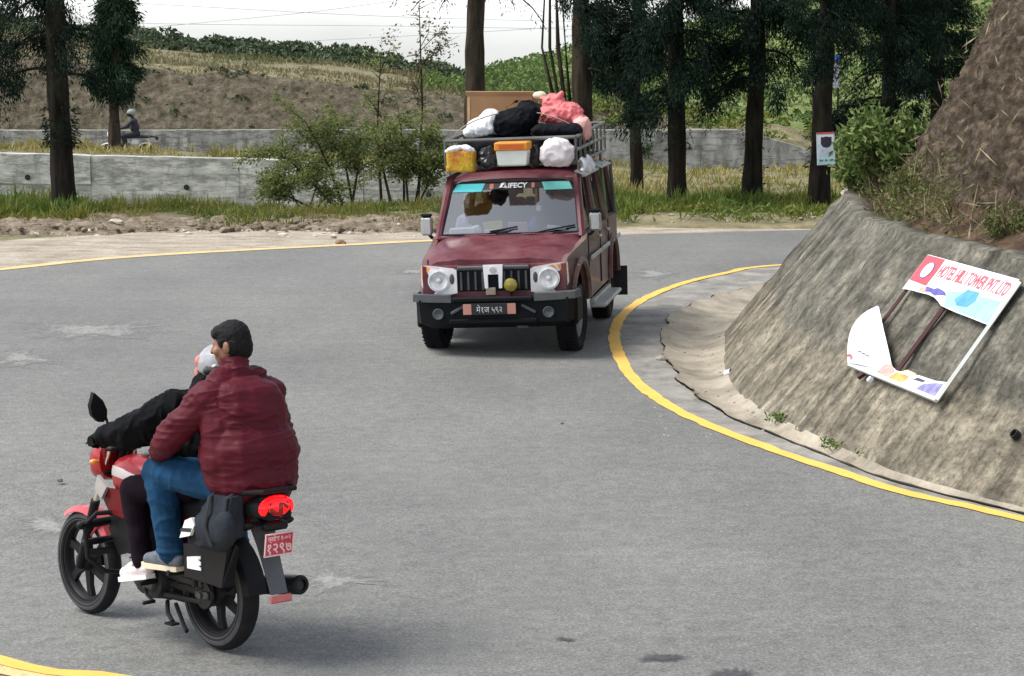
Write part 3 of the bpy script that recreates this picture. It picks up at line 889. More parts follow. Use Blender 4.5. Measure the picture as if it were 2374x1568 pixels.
def conifer(name, label, base, H, r0, z0, spread, nb, mat='conifer', lean=(0, 0), bark='bark', side=None, dens=1.0, ivy=0, group='roadside conifers', sprig=(.085, .021), extra=None, top=1.0, droop=.9):
    """tall roadside conifer: straight trunk, drooping limbs hung with flat sprays"""
    root = empty(name, base, label=label, cat='tree', group=group)
    axis = trunk_mesh(root, H, r0, r0 * .35, lean, bark == 'bark_grey' and .06 or .04, mat=bark, extra=extra)
    limbs, C, D = [], [], []
    tier0 = random.uniform(0, .4)
    for b in range(nb):
        f = (b + random.random()) / nb
        z = z0 + (4.9 - z0) * f / .62 if f < .62 else 4.9 + (H * .97 - 4.9) * (f - .62) / .38
        z = z0 + tier0 + (round((z - z0) / .62)) * .62 + random.gauss(0, .07)
        az = random.uniform(0, 2 * math.pi) if side is None or random.random() < .3 else random.gauss(side, .6)
        L = spread * (1 - .55 * (z - z0) / (H - z0 + .01)) * random.uniform(.6, 1.15)
        p0 = axis(z)
        pts, rad = limb(p0, (math.cos(az), math.sin(az), random.uniform(-.05, .35)), L, .035, .008, droop, .10, 7)
        limbs.append((pts, rad))
        P = np.array([list(p) for p in pts])
        far = z > 4.9
        out = np.array([math.cos(az), math.sin(az), 0])
        for t in np.linspace(.22, 1.0, max(3, int(L * 4.5))):
            t = min(1., t + random.uniform(-.06, .06)) * (len(P) - 1); i = min(int(t), len(P) - 2)
            c = P[i] * (1 - t + i) + P[i + 1] * (t - i) + RNG.normal(0, .07, 3)
            n = int((210 if not far else 14) * dens * random.uniform(.4, 1.4)); sz = random.uniform(.07, .17)
            q = RNG.normal(0, 1, (n, 3)) * np.array([sz, sz, sz * .85]); q[:, 2] -= np.abs(RNG.normal(0, .12, n))
            C.append(c + q); D.append(out * .6 + np.array([0, 0, -.75]) + q / sz * .35 + RNG.normal(0, .4, (n, 3)))
    if ivy:
        n = ivy
        z = RNG.random(n) * 3.4 * np.where(RNG.random(n) < .5, .5, 1)
        cl = vnoise(z * 2.2, z * 0 + len(label)) > -.15
        z = z[cl]; n = len(z)
        an = RNG.random(n) * 6.283
        r = r0 * 1.1 + np.abs(RNG.normal(0, .06, n))
        ax = np.array([list(axis(v)) for v in z])
        C.append(ax + np.stack([np.cos(an) * r, np.sin(an) * r, 0 * r], 1))
        D.append(np.stack([np.cos(an), np.sin(an), -.6 + 0 * an], 1) + RNG.normal(0, .6, (n, 3)))
    tubes(limbs, 5).build('branches', M[bark], root, 60)['kind'] = 'stuff'
    C, D = np.concatenate(C), np.concatenate(D)
    big = np.where(C[:, 2] > 5.2, 2.6, 1.0)
    V, F_ = leaves(C, D, RNG.uniform(.7, 1.5, len(C)) * sprig[0] * big, sprig[1] * RNG.uniform(.7, 1.4, len(C)) * big)
    np_mesh('crown', V, F_, M[mat], root)
    return root
def ground_at(u, Y):
    x = (u - CXP) * Y / FPX * 1.0
    d = ray(u, 400); x = d.x / d.y * Y
    return Vector((x, Y, float(terr(x, Y))))

conifer('conifer_tree', 'thick dark conifer trunk with ivy, nearest tree on the left verge', ground_at(148, 39.6), 11, .21, 2.3, 1.5, 30, ivy=2600, lean=(-.012, 0), dens=.8, side=2.9)
conifer('conifer_tree', 'slender leafy conifer on the far terrace in front of the distant rider', ground_at(272, 66), 9.5, 0.17, 1.9, .75, 64, 'conifer_light', ivy=0, bark='bark_grey', dens=1.1, lean=(.01, 0), sprig=(.16, .04))
conifer('conifer_tree', 'dark drooping conifer half cut off by the left edge of the picture', ground_at(-60, 43), 10, .2, 1.9, 1.25, 34, dens=1.2)
conifer('conifer_tree', 'bare straight brown trunk rising right behind the cardboard box', ground_at(1108, 52), 12, .27, 5.2, 2.0, 24, bark='bark_grey', lean=(-.008, 0), dens=.7)
def stems(mb):
    for k_ in range(4):
        x = -.28 - k_ * .11
        mb.tube([(x + .1, .05 * k_, 0), (x, .02, 1.2), (x - .02, 0, 2.2), (x - .1 - .05 * k_, 0, 3.3), (x - .2, .1, 4.6)], [.05, .045, .04, .032, .02], 7)
conifer('conifer_tree', 'brown conifer trunk with thin side stems, just right of the pink bag', ground_at(1352, 47), 11, .24, 2.6, 1.9, 34, bark='bark_grey', dens=1.0, extra=stems, side=.1)
conifer('conifer_tree', 'straight dark conifer trunk, first one standing clear right of the jeep', ground_at(1566, 42.5), 11, .18, 2.1, 1.7, 36, dens=1.0, ivy=500)
conifer('conifer_tree', 'straight dark conifer trunk, second one clear to the right of the jeep', ground_at(1747, 42.8), 11, .185, 2.2, 1.6, 34, dens=1.0, ivy=250)
conifer('conifer_tree', 'ivy-footed conifer trunk that carries the small poster', ground_at(1905, 41.5), 11, .19, 2.6, 1.4, 30, dens=1.0, ivy=700)
conifer('conifer_tree', 'dark dense conifer rising behind the leafy bush on the slope', ground_at(2052, 47), 10, .17, 2.1, 1.5, 52, dens=1.2)
conifer('conifer_tree', 'dark conifer crown at the upper right against the brown bank', ground_at(2165, 50), 10, .17, 2.6, 1.3, 54, dens=1.2)
conifer('conifer_tree', 'conifer set back in the shade left of the clear dark trunks', ground_at(1475, 56), 10, .15, 3.1, 1.7, 26, dens=1.0)

# ------------------------------------------------------------------ broadleaf shrubs and saplings
def shrub(name, label, base, stems_, leaf_n, leaf, mat, spread=.35, group=None, cat='shrub', stem_mat='stem', thin=None):
    """stems_: list of (root offset, tip offset, radius)"""
    root = empty(name, base, label=label, cat=cat, group=group)
    paths, C = [], []
    for a, b, r in stems_:
        a, b = Vector(a), Vector(b)
        mid = (a + b) / 2 + Vector((random.uniform(-.1, .1), random.uniform(-.1, .1), random.uniform(-.02, .12)))
        P = [a, a.lerp(mid, .5), mid, mid.lerp(b, .5) + Vector((0, 0, .05)), b]
        paths.append((P, [r, r * .85, r * .65, r * .45, r * .2]))
        L = (b - a).length
        for k_ in range(max(3, int(L * 5))):
            t = random.uniform(.35, 1); s = a.lerp(b, t) if t > .5 else mid
            pts, rad = limb(s, (random.uniform(-1, 1), random.uniform(-.6, .6), random.uniform(-.2, .8)), spread * random.uniform(.6, 1.5), r * .3, r * .08, .25, .2, 4)
            paths.append((pts, rad))
            P_ = np.array([list(p) for p in pts])
            n = max(4, int(leaf_n / (len(stems_) * max(3, int(L * 5)))))
            tt = RNG.random(n) * 4; i = np.clip(tt.astype(int), 0, 3); fr = (tt - i)[:, None]
            C.append(P_[i] * (1 - fr) + P_[i + 1] * fr + RNG.normal(0, .075, (n, 3)))
    tubes(paths, 5).build('stems', M[stem_mat], root, 60)['kind'] = 'stuff'
    C = np.concatenate(C)
    D = RNG.normal(0, 1, C.shape) * np.array([1, 1, .5]) - np.array([0, 0, .25])
    V, F_ = leaves(C, D, leaf[0] * RNG.uniform(.6, 1.4, len(C)), leaf[1] * RNG.uniform(.7, 1.3, len(C)), .2)
    np_mesh('leaves', V, F_, M[mat], root)
    return root
b0 = ground_at(800, 42)
shrub('wild_shrub', 'spreading leafy green shrub beside the jeep, lowest and leftmost branches', b0,
      [((-.1, 0, 0), (-1.35, .2, 1.15), .035), ((0, 0, 0), (-.75, -.1, 1.75), .035), ((.15, .1, 0), (-.2, .2, 1.9), .03), ((-.4, 0, -.05), (-1.7, .1, .55), .03), ((.1, 0, 0), (.3, .2, 1.5), .03)], 9500, (.07, .034), 'shrub', .64)
b1 = ground_at(935, 43)
shrub('wild_shrub', 'dense green shrub close against the mirror side of the jeep', b1,
      [((-.2, 0, 0), (-.5, .1, 1.5), .035), ((.1, 0, 0), (.15, .1, 1.2), .03), ((.2, 0, 0), (.7, .2, 1.0), .03), ((0, .2, 0), (-.1, .3, 2.0), .03), ((.2, .1, 0), (.55, .3, 1.75), .03)], 9000, (.07, .034), 'shrub', .58)
shrub('wild_shrub', 'low leafy shrub in front of the pale lower wall', ground_at(700, 41.5), [((0, 0, 0), (-.5, 0, .75), .02), ((.1, 0, 0), (.3, .1, .8), .02), ((.2, 0, 0), (.8, .1, .55), .02)], 2400, (.07, .035), 'shrub', .32)
def sapling(label, u, Y, H, n, mat, lean=0, r=.035):
    base = ground_at(u, Y)
    st = [((0, 0, 0), (lean, 0, H), r)]
    for k_ in range(9):
        z = H * random.uniform(.45, .98); a = random.uniform(0, 6.28); L = .25 * H * random.uniform(.4, 1)
        st.append(((lean * z / H, 0, z), (lean * z / H + math.cos(a) * L, math.sin(a) * L * .6, z + L * .7), r * .3))
    return shrub('sapling', label, base, st, n, (.085, .04), mat, .25, 'saplings behind the jeep', 'sapling')
sapling('thin sapling with forked stem standing over the green shrubs', 885, 44.5, 3.1, 420, 'shrub')
sapling('tall sparse sapling with a few reddish leaves against the sky', 968, 46, 4.3, 520, 'sapling', .05)

# bush and weeds on the berm above the concrete slope
def on_berm(u, v, Y):
    return AT(u, v, Y)
def bush(label, c, rx, rz, n, leaf, mat, twigs=30, group='bushes on the berm', cat='bush', name='leafy_bush'):
    root = empty(name, (c[0], c[1], c[2] - rz * .8), label=label, cat=cat, group=group)
    paths, C = [], []
    for k_ in range(twigs):
        a = random.uniform(0, 6.28); rr = random.random() ** .5
        tip = Vector((math.cos(a) * rr * rx, math.sin(a) * rr * rx * .8, rz * (.6 + random.uniform(.1, 1.25) * math.sqrt(max(0, 1 - rr * rr * .8)))))
        s = Vector((tip.x * .25, tip.y * .25, 0))
        P = [s, s.lerp(tip, .4) + Vector((0, 0, .08)), s.lerp(tip, .75) + Vector((0, 0, .06)), tip]
        paths.append((P, [.012, .009, .006, .003]))
        Q = np.array([list(p) for p in P])
        m = n // twigs
        t = RNG.random(m) ** .6 * 3; i = np.clip(t.astype(int), 0, 2); fr = (t - i)[:, None]
        C.append(Q[i] * (1 - fr) + Q[i + 1] * fr + RNG.normal(0, .05, (m, 3)))
    tubes(paths, 4).build('stems', M['twig'], root, 60)['kind'] = 'stuff'
    C = np.concatenate(C)
    D = RNG.normal(0, 1, C.shape) + np.array([0, 0, .2])
    V, F_ = leaves(C, D, leaf[0] * RNG.uniform(.6, 1.4, len(C)), leaf[1] * RNG.uniform(.7, 1.3, len(C)), .25)
    np_mesh('leaves', V, F_, M[mat], root)
    return root
bush('large green bush hanging over the end of the concrete slope', AT(2040, 350, 23.2), .50, .50, 3400, (.095, .042), 'bush', 80)
bush('small green bush just left of the large one, over the slope edge', AT(1985, 395, 23.6), .26, .30, 1100, (.085, .038), 'bush', 34)
bush('low dark bush in the middle of the berm below the bank', AT(2150, 440, 21.4), .42, .34, 1500, (.06, .024), 'weed', 40)
bush('scrubby olive bush on the berm above the fallen sign', AT(2255, 500, 19.4), .34, .26, 1300, (.05, .02), 'weed', 40)
bush('small scrubby bush on the berm near the right edge', AT(2340, 535, 18.2), .25, .2, 700, (.05, .02), 'weed', 30)
# dry twigs and stalks over the berm: nobody could count them
st_i = RNG.uniform(40, 190, 1500); st_h = np.abs(RNG.normal(0, .22, 1500))
Pt = bank_pt(st_i, st_h) + RNG.normal(0, .06, (1500, 3))
Dt = RNG.normal(0, .7, (1500, 3)) + np.array([0, 0, .7]); Dt /= np.linalg.norm(Dt, axis=1)[:, None]
Lt = RNG.uniform(.08, .38, 1500)
V, F_ = leaves(Pt + Dt * Lt[:, None] * .45, Dt, Lt, RNG.uniform(.006, .014, 1500), .1)
tag(np_mesh('dry_stalks', V, F_, M['twig']), 'tangle of dry stalks and twigs along the berm above the slope', 'stalks', kind='stuff')
li = RNG.uniform(20, 190, 11000); lh = np.abs(RNG.normal(0, .24, 11000))
Pl = bank_pt(li, lh) + RNG.normal(0, .07, (11000, 3)) + np.array([0, 0, .06])
keep = fbm(Pl[:, 0] * 1.5, Pl[:, 1] * 1.5) > -.10
Pl = Pl[keep]
V, F_ = leaves(Pl, RNG.normal(0, 1, Pl.shape), RNG.uniform(.03, .07, len(Pl)), RNG.uniform(.012, .028, len(Pl)), .2)
tag(np_mesh('berm_weeds', V, F_, M['weed']), 'low olive weeds covering the berm above the slope', 'weeds', kind='stuff')
# roots and clods on the bank face
ri = RNG.uniform(30, 215, 900); rh = RNG.uniform(.25, 4.0, 900)
Pr = bank_pt(ri, rh); Pr[:, 0] -= .12
Dr = RNG.normal(0, .6, (900, 3)) - np.array([0, 0, .8])
V, F_ = leaves(Pr, Dr, RNG.uniform(.06, .22, 900), RNG.uniform(.008, .02, 900), .1)
tag(np_mesh('bank_roots', V, F_, M['twig']), 'dry roots and straw sticking out of the brown bank', 'roots', kind='stuff')

# small plants at the foot of the slope, each its own
for lab, u, v, r, n in (('tuft of green weeds at the slope foot, farthest of four', 1802, 978, .08, 90), ('flat green weed at the slope foot, second from the bend', 1930, 1040, .08, 70),
                        ('green weed clump at the slope foot, third from the bend', 2030, 1064, .10, 110), ('sparse weed at the slope foot nearest the camera', 2112, 1092, .07, 60)):
    p = G(u, v)
    C = RNG.normal(0, r * .5, (n, 3)) * np.array([1.3, 1, .5]) + np.array([0, 0, .04])
    C[:, 2] = np.abs(C[:, 2])
    V, F_ = leaves(C, RNG.normal(0, 1, C.shape) + np.array([0, 0, .6]), RNG.uniform(.03, .06, n), RNG.uniform(.012, .025, n), .2)
    root = empty('wall_foot_weed', p, label=lab, cat='weed', group='weeds at the slope foot')
    np_mesh('leaves', V, F_, M['bush'], root)

# ------------------------------------------------------------------ grass: uncountable
def grass(name, label, n, xr, yr, hfn, mat, width=.02, keepfn=None, lean=.5):
    x = RNG.uniform(*xr, n); y = RNG.uniform(*yr, n)
    if keepfn is not None:
        kp = keepfn(x, y); x, y = x[kp], y[kp]
    n = len(x)
    z = terr(x, y)
    h = hfn(x, y) * RNG.uniform(.45, 1.25, n)
    D = np.stack([RNG.normal(0, lean, n), RNG.normal(0, lean, n), np.ones(n)], 1); D /= np.linalg.norm(D, axis=1)[:, None]
    C = np.stack([x, y, z], 1) + D * h[:, None] * .48
    V, F_ = leaves(C, D, h, width * RNG.uniform(.7, 1.4, n), .15)
    return tag(np_mesh(name, V, F_, M[mat]), label, 'grass', kind='stuff')
clump = lambda x, y: np.clip(.48 + 1.7 * fbm(x * .9, y * .9, 2) + .5 * vnoise(x * 3, y * 3), .12, 1.5)
edgeL = lambda x: 36.7 + .35 * fbm(x * .8, x * 0)
grass('verge_grass', 'yellow green grass along the left verge below the pale wall', 42000, (-11, 1.2), (36.6, 45), lambda x, y: .23 * clump(x, y), 'grass_green', .02, lambda x, y: (y > edgeL(x) + .35 + .5 * vnoise(x * .7, x * 0)) & (fbm(x * 1.2, y * 1.2) > -.12))
grass('verge_weeds', 'lush green weeds round the foot of the nearest left tree', 7000, (-11, -7.2), (37.5, 41.5), lambda x, y: .34 * clump(x, y), 'grass_lush', .035, None, .6)
grass('verge_grass', 'tall green grass along the verge right of the jeep', 40000, (1.0, 9.5), (37.5, 47), lambda x, y: .32 * clump(x, y), 'grass_lush', .026, lambda x, y: (fbm(x * .9, y * .9) > -.3) & (y > 36.9 + .16 * x + .3 * vnoise(x * 1.5, x * 0)))
grass('slope_grass', 'dry yellow grass on the slope down to the far wall', 14000, (1, 13), (46, 84), lambda x, y: .35 * clump(x, y), 'grass_dry', .04, lambda x, y: fbm(x * .35, y * .35) > -.15)
grass('terrace_grass', 'yellow grass along the top of the lower wall', 9000, (-15, 1.5), (60.5, 64.5), lambda x, y: .36 * clump(x, y), 'grass_dry', .035, lambda x, y: fbm(x * .4, y * .4, 5) > -.25)
grass('hillside_grass', 'dry straw grass over the far hillside above the bank', 30000, (-34, 5), (87.3, 119), lambda x, y: .36 * clump(x * .5, y * .5), 'grass_hill', .06, lambda x, y: fbm(x * .12, y * .2, 3) > -.2)

# ------------------------------------------------------------------ far ridge shrubs and tea rows: masses
def mass(name, label, cx, cy, r, n_leaf, leaf, mat, zoff=0., cat='shrubs'):
    C = []
    for x, y, rr in zip(cx, cy, r):
        m = int(n_leaf * rr)
        q = unit(m) * rr * RNG.uniform(.75, 1.05, (m, 1)) * np.array([1.15, 1.0, .75])
        q[:, 2] = np.abs(q[:, 2])
        q += np.array([x, y, 0]); q[:, 2] += terr(np.array([x]), np.array([y]))[0] + zoff
        C.append(q)
    C = np.concatenate(C)
    V, F_ = leaves(C, RNG.normal(0, 1, C.shape), leaf * RNG.uniform(.6, 1.4, len(C)), leaf * .6 * RNG.uniform(.7, 1.3, len(C)), .2)
    return tag(np_mesh(name, V, F_, M[mat]), label, cat, kind='stuff')
n = 300
cx = RNG.uniform(-36, -2, n); cy = RNG.uniform(108, 121, n)
mass('ridge_shrubs', 'dark green shrubs along the crest of the left hill', cx, cy, RNG.uniform(.4, .95, n) * np.where(cy > 114, 1.15, .6), 130, .30, 'ridge')
rows_x, rows_y = [], []
for y in np.arange(91, 160, 2.6):
    for x in np.arange(-3 - (y - 90) * .05, 40, 1.15):
        rows_x.append(x + RNG.normal(0, .15)); rows_y.append(y + .6 * math.sin(x * .35) + RNG.normal(0, .2))
mass('tea_rows', 'rows of clipped tea bushes on the green hill behind the conifers', np.array(rows_x), np.array(rows_y), RNG.uniform(.45, .75, len(rows_x)), 60, .26, 'tea', cat='tea bushes')
n = 90
cx = RNG.uniform(1, 14, n); cy = RNG.uniform(85.6, 90, n)
mass('wall_top_weeds', 'weeds and low brush along the top of the far grey wall', cx, cy, RNG.uniform(.2, .5, n), 150, .17, 'grass_lush')
n = 46
cx = RNG.uniform(1.2, 9.2, n); cy = 37.6 + .16 * cx + RNG.uniform(.0, 2.6, n)
mass('verge_leafy_weeds', 'leafy green weeds along the verge right of the jeep', cx, cy, RNG.uniform(.12, .36, n), 520, .085, 'grass_lush', -.03, 'weeds')
n = 30
cx = RNG.uniform(-10.5, 1, n); cy = 38.0 + RNG.uniform(.0, 2.6, n)
mass('verge_leafy_weeds', 'leafy olive weeds scattered through the left verge grass', cx, cy, RNG.uniform(.10, .26, n), 480, .075, 'shrub', -.03, 'weeds')
n = 600
bxs = RNG.uniform(-36, 6, n); bys = RNG.uniform(85.6, 88.6, n)
V, F_ = leaves(np.stack([bxs, bys, terr(bxs, bys) + .04], 1), RNG.normal(0, 1, (n, 3)), RNG.uniform(.1, .34, n), RNG.uniform(.05, .14, n), .2)
tag(np_mesh('bank_tufts', V, F_, M['grass_hill']), 'sparse dry tufts speckling the far brown bank', 'tufts', kind='stuff')
n = 60
cx = RNG.uniform(-34, 4, n); cy = 84.9 + RNG.uniform(.4, 3.5, n)
mass('bank_scrub', 'scattered scrub on the far brown bank', cx, cy, RNG.uniform(.06, .28, n), 150, .15, 'ridge')
for lab, u, v, Y in (('dark scrub hanging over the far wall left of the clear trunks', 1495, 345, 84.2), ('round leafless scrub on the upper wall left of the shrubs', 905 - 10, 330, 84.2)):
    c = AT(u, v, Y)
    q = unit(260) * RNG.uniform(.2, 1, (260, 1)) * .42 + np.array(c)
    V, F_ = leaves(q - np.array(c), RNG.normal(0, 1, q.shape), .15, .07, .2)
    root = empty('wall_scrub', c, label=lab, cat='shrub', group='scrub on the upper wall')
    np_mesh('leaves', V, F_, M['ridge'], root)

# ------------------------------------------------------------------ stones and rubble
def rock(name, label, p, r, mat, group=None, sq=(1.3, 1, .65), cat='stone', seed=0):
    bm = bmesh.new(); bmesh.ops.create_icosphere(bm, subdivisions=2, radius=1)
    for v in bm.verts:
        k_ = 1 + .35 * mnoise.noise(v.co * 1.3 + Vector((seed, 0, 0))) + .12 * mnoise.noise(v.co * 3.5 + Vector((0, seed, 0)))
        v.co = Vector((v.co.x * sq[0], v.co.y * sq[1], v.co.z * sq[2])) * k_ * r
    me = bpy.data.meshes.new(name); bm.to_mesh(me); bm.free()
    o = link_mesh(name, me, mat); o.location = (p[0], p[1], p[2] + r * sq[2] * .45 + (.05 if name == 'boulder' else 0)); o.rotation_euler.z = seed
    return tag(o, label, cat, group)
rock('boulder', 'pale rounded boulder on the dirt near the left tree', G(268, 529), .115, M['stone_pale'], seed=3)
rock('stone', 'brown stone lying on the outer yellow line left of the jeep', G(790, 566), .085, M['stone_brown'], seed=5, sq=(1.6, 1, .5))
rock('stone', 'small dark stone just behind the brown one on the line', G(774, 554), .045, M['stone_brown'], seed=8)
rock('stone', 'brown stone lying in the gutter at the tip of the bend', G(1533, 836), .055, M['stone'], seed=9)
rock('stone', 'small dark pebble alone on the asphalt left of the motorcycle', G(140, 1116), .022, M['stone_brown'], seed=2)
rock('stone', 'tiny dark pebble on the asphalt in front of the jeep', G(1303, 984), .016, M['stone_brown'], seed=4)
rock('stone', 'pale stone on the concrete berm at the top of the slope end', AT(1965, 452, 23.9), .06, M['stone_pale'], seed=6)
def heap(name, label, n, xr, yr, rr, mat, zf):
    V, F_, o = [], [], 0
    bm = bmesh.new(); bmesh.ops.create_icosphere(bm, subdivisions=1, radius=1)
    bv = np.array([list(v.co) for v in bm.verts]); bf = np.array([[v.index for v in f.verts] for f in bm.faces]); bm.free()
    for k_ in range(n):
        r = rr[0] + (rr[1] - rr[0]) * random.random() ** 2.5
        x, y = random.uniform(*xr), random.uniform(*yr)
        v = bv * (1 + .3 * RNG.normal(0, .6, (len(bv), 1))) * r * np.array([1.2, 1, .7])
        V.append(v + np.array([x, y, float(zf(x, y)) + r * .2])); F_.append(bf + o); o += len(bv)
    return tag(np_mesh(name, np.concatenate(V), np.concatenate(F_), mat), label, 'rubble', kind='stuff')
heap('rubble', 'broken dark dirt and stones along the left verge', 420, (-10.0, -1.0), (35.9, 37.3), (.012, .085), M['rubble'], lambda x, y: terr(x, y) + .05)
heap('pale_rubble', 'pale gravel stones scattered along the left verge', 300, (-10.5, -.5), (35.2, 37.6), (.012, .075), M['stone_pale'], lambda x, y: terr(x, y))
heap('road_edge_gravel', 'loose gravel along the road edge right of the jeep', 160, (1.5, 9), (37.4, 38.8), (.012, .05), M['stone'], lambda x, y: terr(x, y))
heap('gutter_grit', 'loose grit and small clods along the gutter joint', 160, (1.0, 2.4), (17.5, 25), (.005, .018), M['stone'], lambda x, y: 0)

# ------------------------------------------------------------------ jeep
MJ = {
    'paint': plain('maroon_paint', (.105, .007, .019), .42, var=.18, scale=3, coat=.06, dirt=(.24, .14, .135), dscale=3.2, damt=.45),
    'paint_side': plain('dusty_maroon_paint', (.085, .010, .016), .5, var=.2, scale=3, coat=.1, dirt=(.24, .195, .155), dscale=2.4, damt=.85),
    'black': plain('black_plastic', (.005, .006, .008), .65, var=.2, spec=.14, dirt=(.035, .034, .033), dscale=5, damt=.2),
    'greyplast': plain('grey_plastic', (.045, .05, .055), .45, var=.2, dirt=(.17, .165, .155), dscale=5, damt=.4),
    'rubber': plain('tyre_rubber', (.008, .008, .010), .9, var=.25, bump=.3, bscale=60, spec=.2, dirt=(.05, .047, .043), damt=.25),
    'chrome': plain('chrome', (.75, .76, .78), .12, 1., var=.05),
    'steel': plain('wheel_steel', (.25, .25, .25), .4, .8, dirt=(.14, .12, .1), damt=.5),
    'rack': plain('rack_steel', (.13, .14, .125), .5, .2, var=.25, dirt=(.08, .07, .055), damt=.4),
    'lens': plain('lamp_lens', (.74, .73, .74), .10, 0, var=.18, scale=9, coat=.8),
    'bowl': plain('lamp_bowl', (.60, .60, .61), .2, .15, var=.25, scale=22),
    'amber': plain('amber_lens', (.85, .30, .06), .2, var=.1, coat=.5),
    'yellow_lamp': plain('yellow_lens', (.24, .19, .012), .15, var=.3, scale=20, coat=.6),
    'dark': plain('dark_cabin', (.012, .012, .014), .8),
    'seat': plain('seat_cloth', (.05, .05, .055), .9),
    'dash': plain('dashboard', (.06, .06, .065), .7),
    'glass': m_glass('windscreen_glass', (.62, .66, .70), .30),
    'sideglass': m_glass('side_glass', (.20, .24, .22), .05),
    'mirror': plain('mirror_silver', (.55, .57, .58), .25, .8, var=.1),
    'white': plain('white_vinyl', (.80, .81, .82), .5, var=.06),
    'cyan': plain('cyan_vinyl', (.05, .58, .62), .5, var=.12, scale=9),
    'cyan_pale': plain('pale_cyan_vinyl', (.22, .70, .62), .5, var=.12, scale=9),
    'banner': plain('dark_sun_strip', (.02, .018, .022), .5),
    'orange_v': plain('orange_vinyl', (.62, .20, .12), .6),
    'pinkish': plain('faded_plate_end', (.50, .22, .17), .6, dirt=(.3, .2, .15), damt=.5),
    'plate': plain('plate_black', (.01, .01, .012), .5),
    'platetext': plain('plate_white_text', (.62, .64, .62), .6, dirt=(.2, .19, .17), damt=.4),
    'mudflap': plain('mudflap_rubber', (.015, .015, .015), .8),
    'greenpipe': plain('green_bar', (.16, .22, .10), .6, var=.3, dirt=(.2, .17, .12), damt=.5),
    'sill': plain('sill_step_metal', (.42, .43, .41), .45, .5, dirt=(.2, .17, .13), damt=.5),
}
JX, JY, JTH = -.075, 22.74, R(171)
jeep = empty('jeep', (JX, JY, 0), (0, 0, JTH), 'dusty maroon passenger jeep with loaded roof rack driving towards the camera', 'jeep')
# the body heels over on its springs: everything but the wheels is built leaning a little to its right
ROLL = Matrix.Translation((0, 0, .45)) @ Matrix.Rotation(R(2.4), 4, 'Y') @ Matrix.Translation((0, 0, -.45))
def JB(): return MB(ROLL)
JW = Matrix.Translation((JX, JY, 0)) @ Matrix.Rotation(JTH, 4, 'Z')

# --- side profile with wheel arches; x half-width varies along the car
def hw(y):                                  # half width of the lower body
    return float(np.interp(y, [-3.5, -3.3, -1.0, -.45, .2, .56], [.79, .82, .83, .82, .79, .735]))
def arch(cy, r, z0, n=12):
    return [(cy - r * math.cos(a), z0 + r * math.sin(a)) for a in np.linspace(0, math.pi, n)]
belt = 1.13
prof = [(.56, .56), (.56, .94), (.50, .985), (-.42, 1.085), (-.52, belt), (-3.42, belt), (-3.46, 1.05), (-3.46, .5), (-3.14, .46)] + arch(-2.68, .43, .46)[0:] + [(-.47, .44)] + arch(0, .43, .46)[0:]
# arch() runs rear to front, so the outline is: front, top, rear, bottom rear arch, sill, front arch
for s in (-1, 1):
    mb = JB()
    mb.prism(prof, .93, 1.0, 'x', lambda p: (s * p[0] * hw(p[1]), p[1], p[2]))
    mb.build('side_panel', MJ['paint_side'], jeep)
    for cy in (0, -2.68):                   # flared arch lips
        mb = JB()
        mb.tube([(s * (hw(y) + .012), y, z) for y, z in arch(cy, .435, .47, 14)], .035, 6)
        mb.build('arch_flare', MJ['paint_side'], jeep)
        mb = JB(); mb.prism([(cy - .44, .47)] + arch(cy, .44, .47, 12) + [(cy + .44, .47)], .42, .72, 'x', lambda p: (s * p[0], p[1], p[2] + .012))
        mb.build('wheel_well', MJ['dark'], jeep)
    for y in (-.56, -1.55, -2.35):          # door shut lines
        mb = JB(); mb.box((s * (hw(y) + .001), y, .82), (.012, .018, .62)); mb.build('door_gap', MJ['dark'], jeep)
    for y0, y1 in ((-.6, -1.5), (-1.6, -2.3), (-2.45, -3.4)):
        mb = JB(); mb.box((s * (hw((y0 + y1) / 2) + .012), (y0 + y1) / 2, .86), (.028, abs(y1 - y0), .05), ch=.01); mb.build('rubbing_strip', MJ['sill'], jeep)
    for y in (-1.38, -2.2):
        mb = JB(); mb.box((s * (hw(y) + .02), y, 1.03), (.03, .15, .035), ch=.01); mb.build('door_handle', MJ['chrome'], jeep)
    mb = JB(); mb.box((s * .90, -1.32, .36), (.17, 1.5, .045), ch=.012); mb.box((s * .84, -1.32, .40), (.06, 1.5, .05), ch=.01)
    mb.build('running_board', MJ['sill'], jeep)
    mb = JB(); mb.box((s * .80, -3.20, .34), (.26, .014, .34), rot=(.15, 0, 0)); mb.build('mudflap', MJ['mudflap'], jeep)
    mb = JB(); mb.box((s * (.81), .18, .86), (.03, .10, .045), ch=.012); mb.build('side_indicator', MJ['amber'], jeep)

# --- floor, firewall, tailgate
mb = JB(); mb.box((0, -1.45, .50), (1.46, 3.9, .10)); mb.box((0, -.5, .78), (1.5, .06, .62)); mb.box((0, -.0, .6), (.8, .8, .2))
mb.build('floor_pan', MJ['dark'], jeep)
mb = JB(); mb.box((0, -3.44, .82), (1.56, .05, .66), ch=.015); mb.build('tailgate', MJ['paint_side'], jeep)

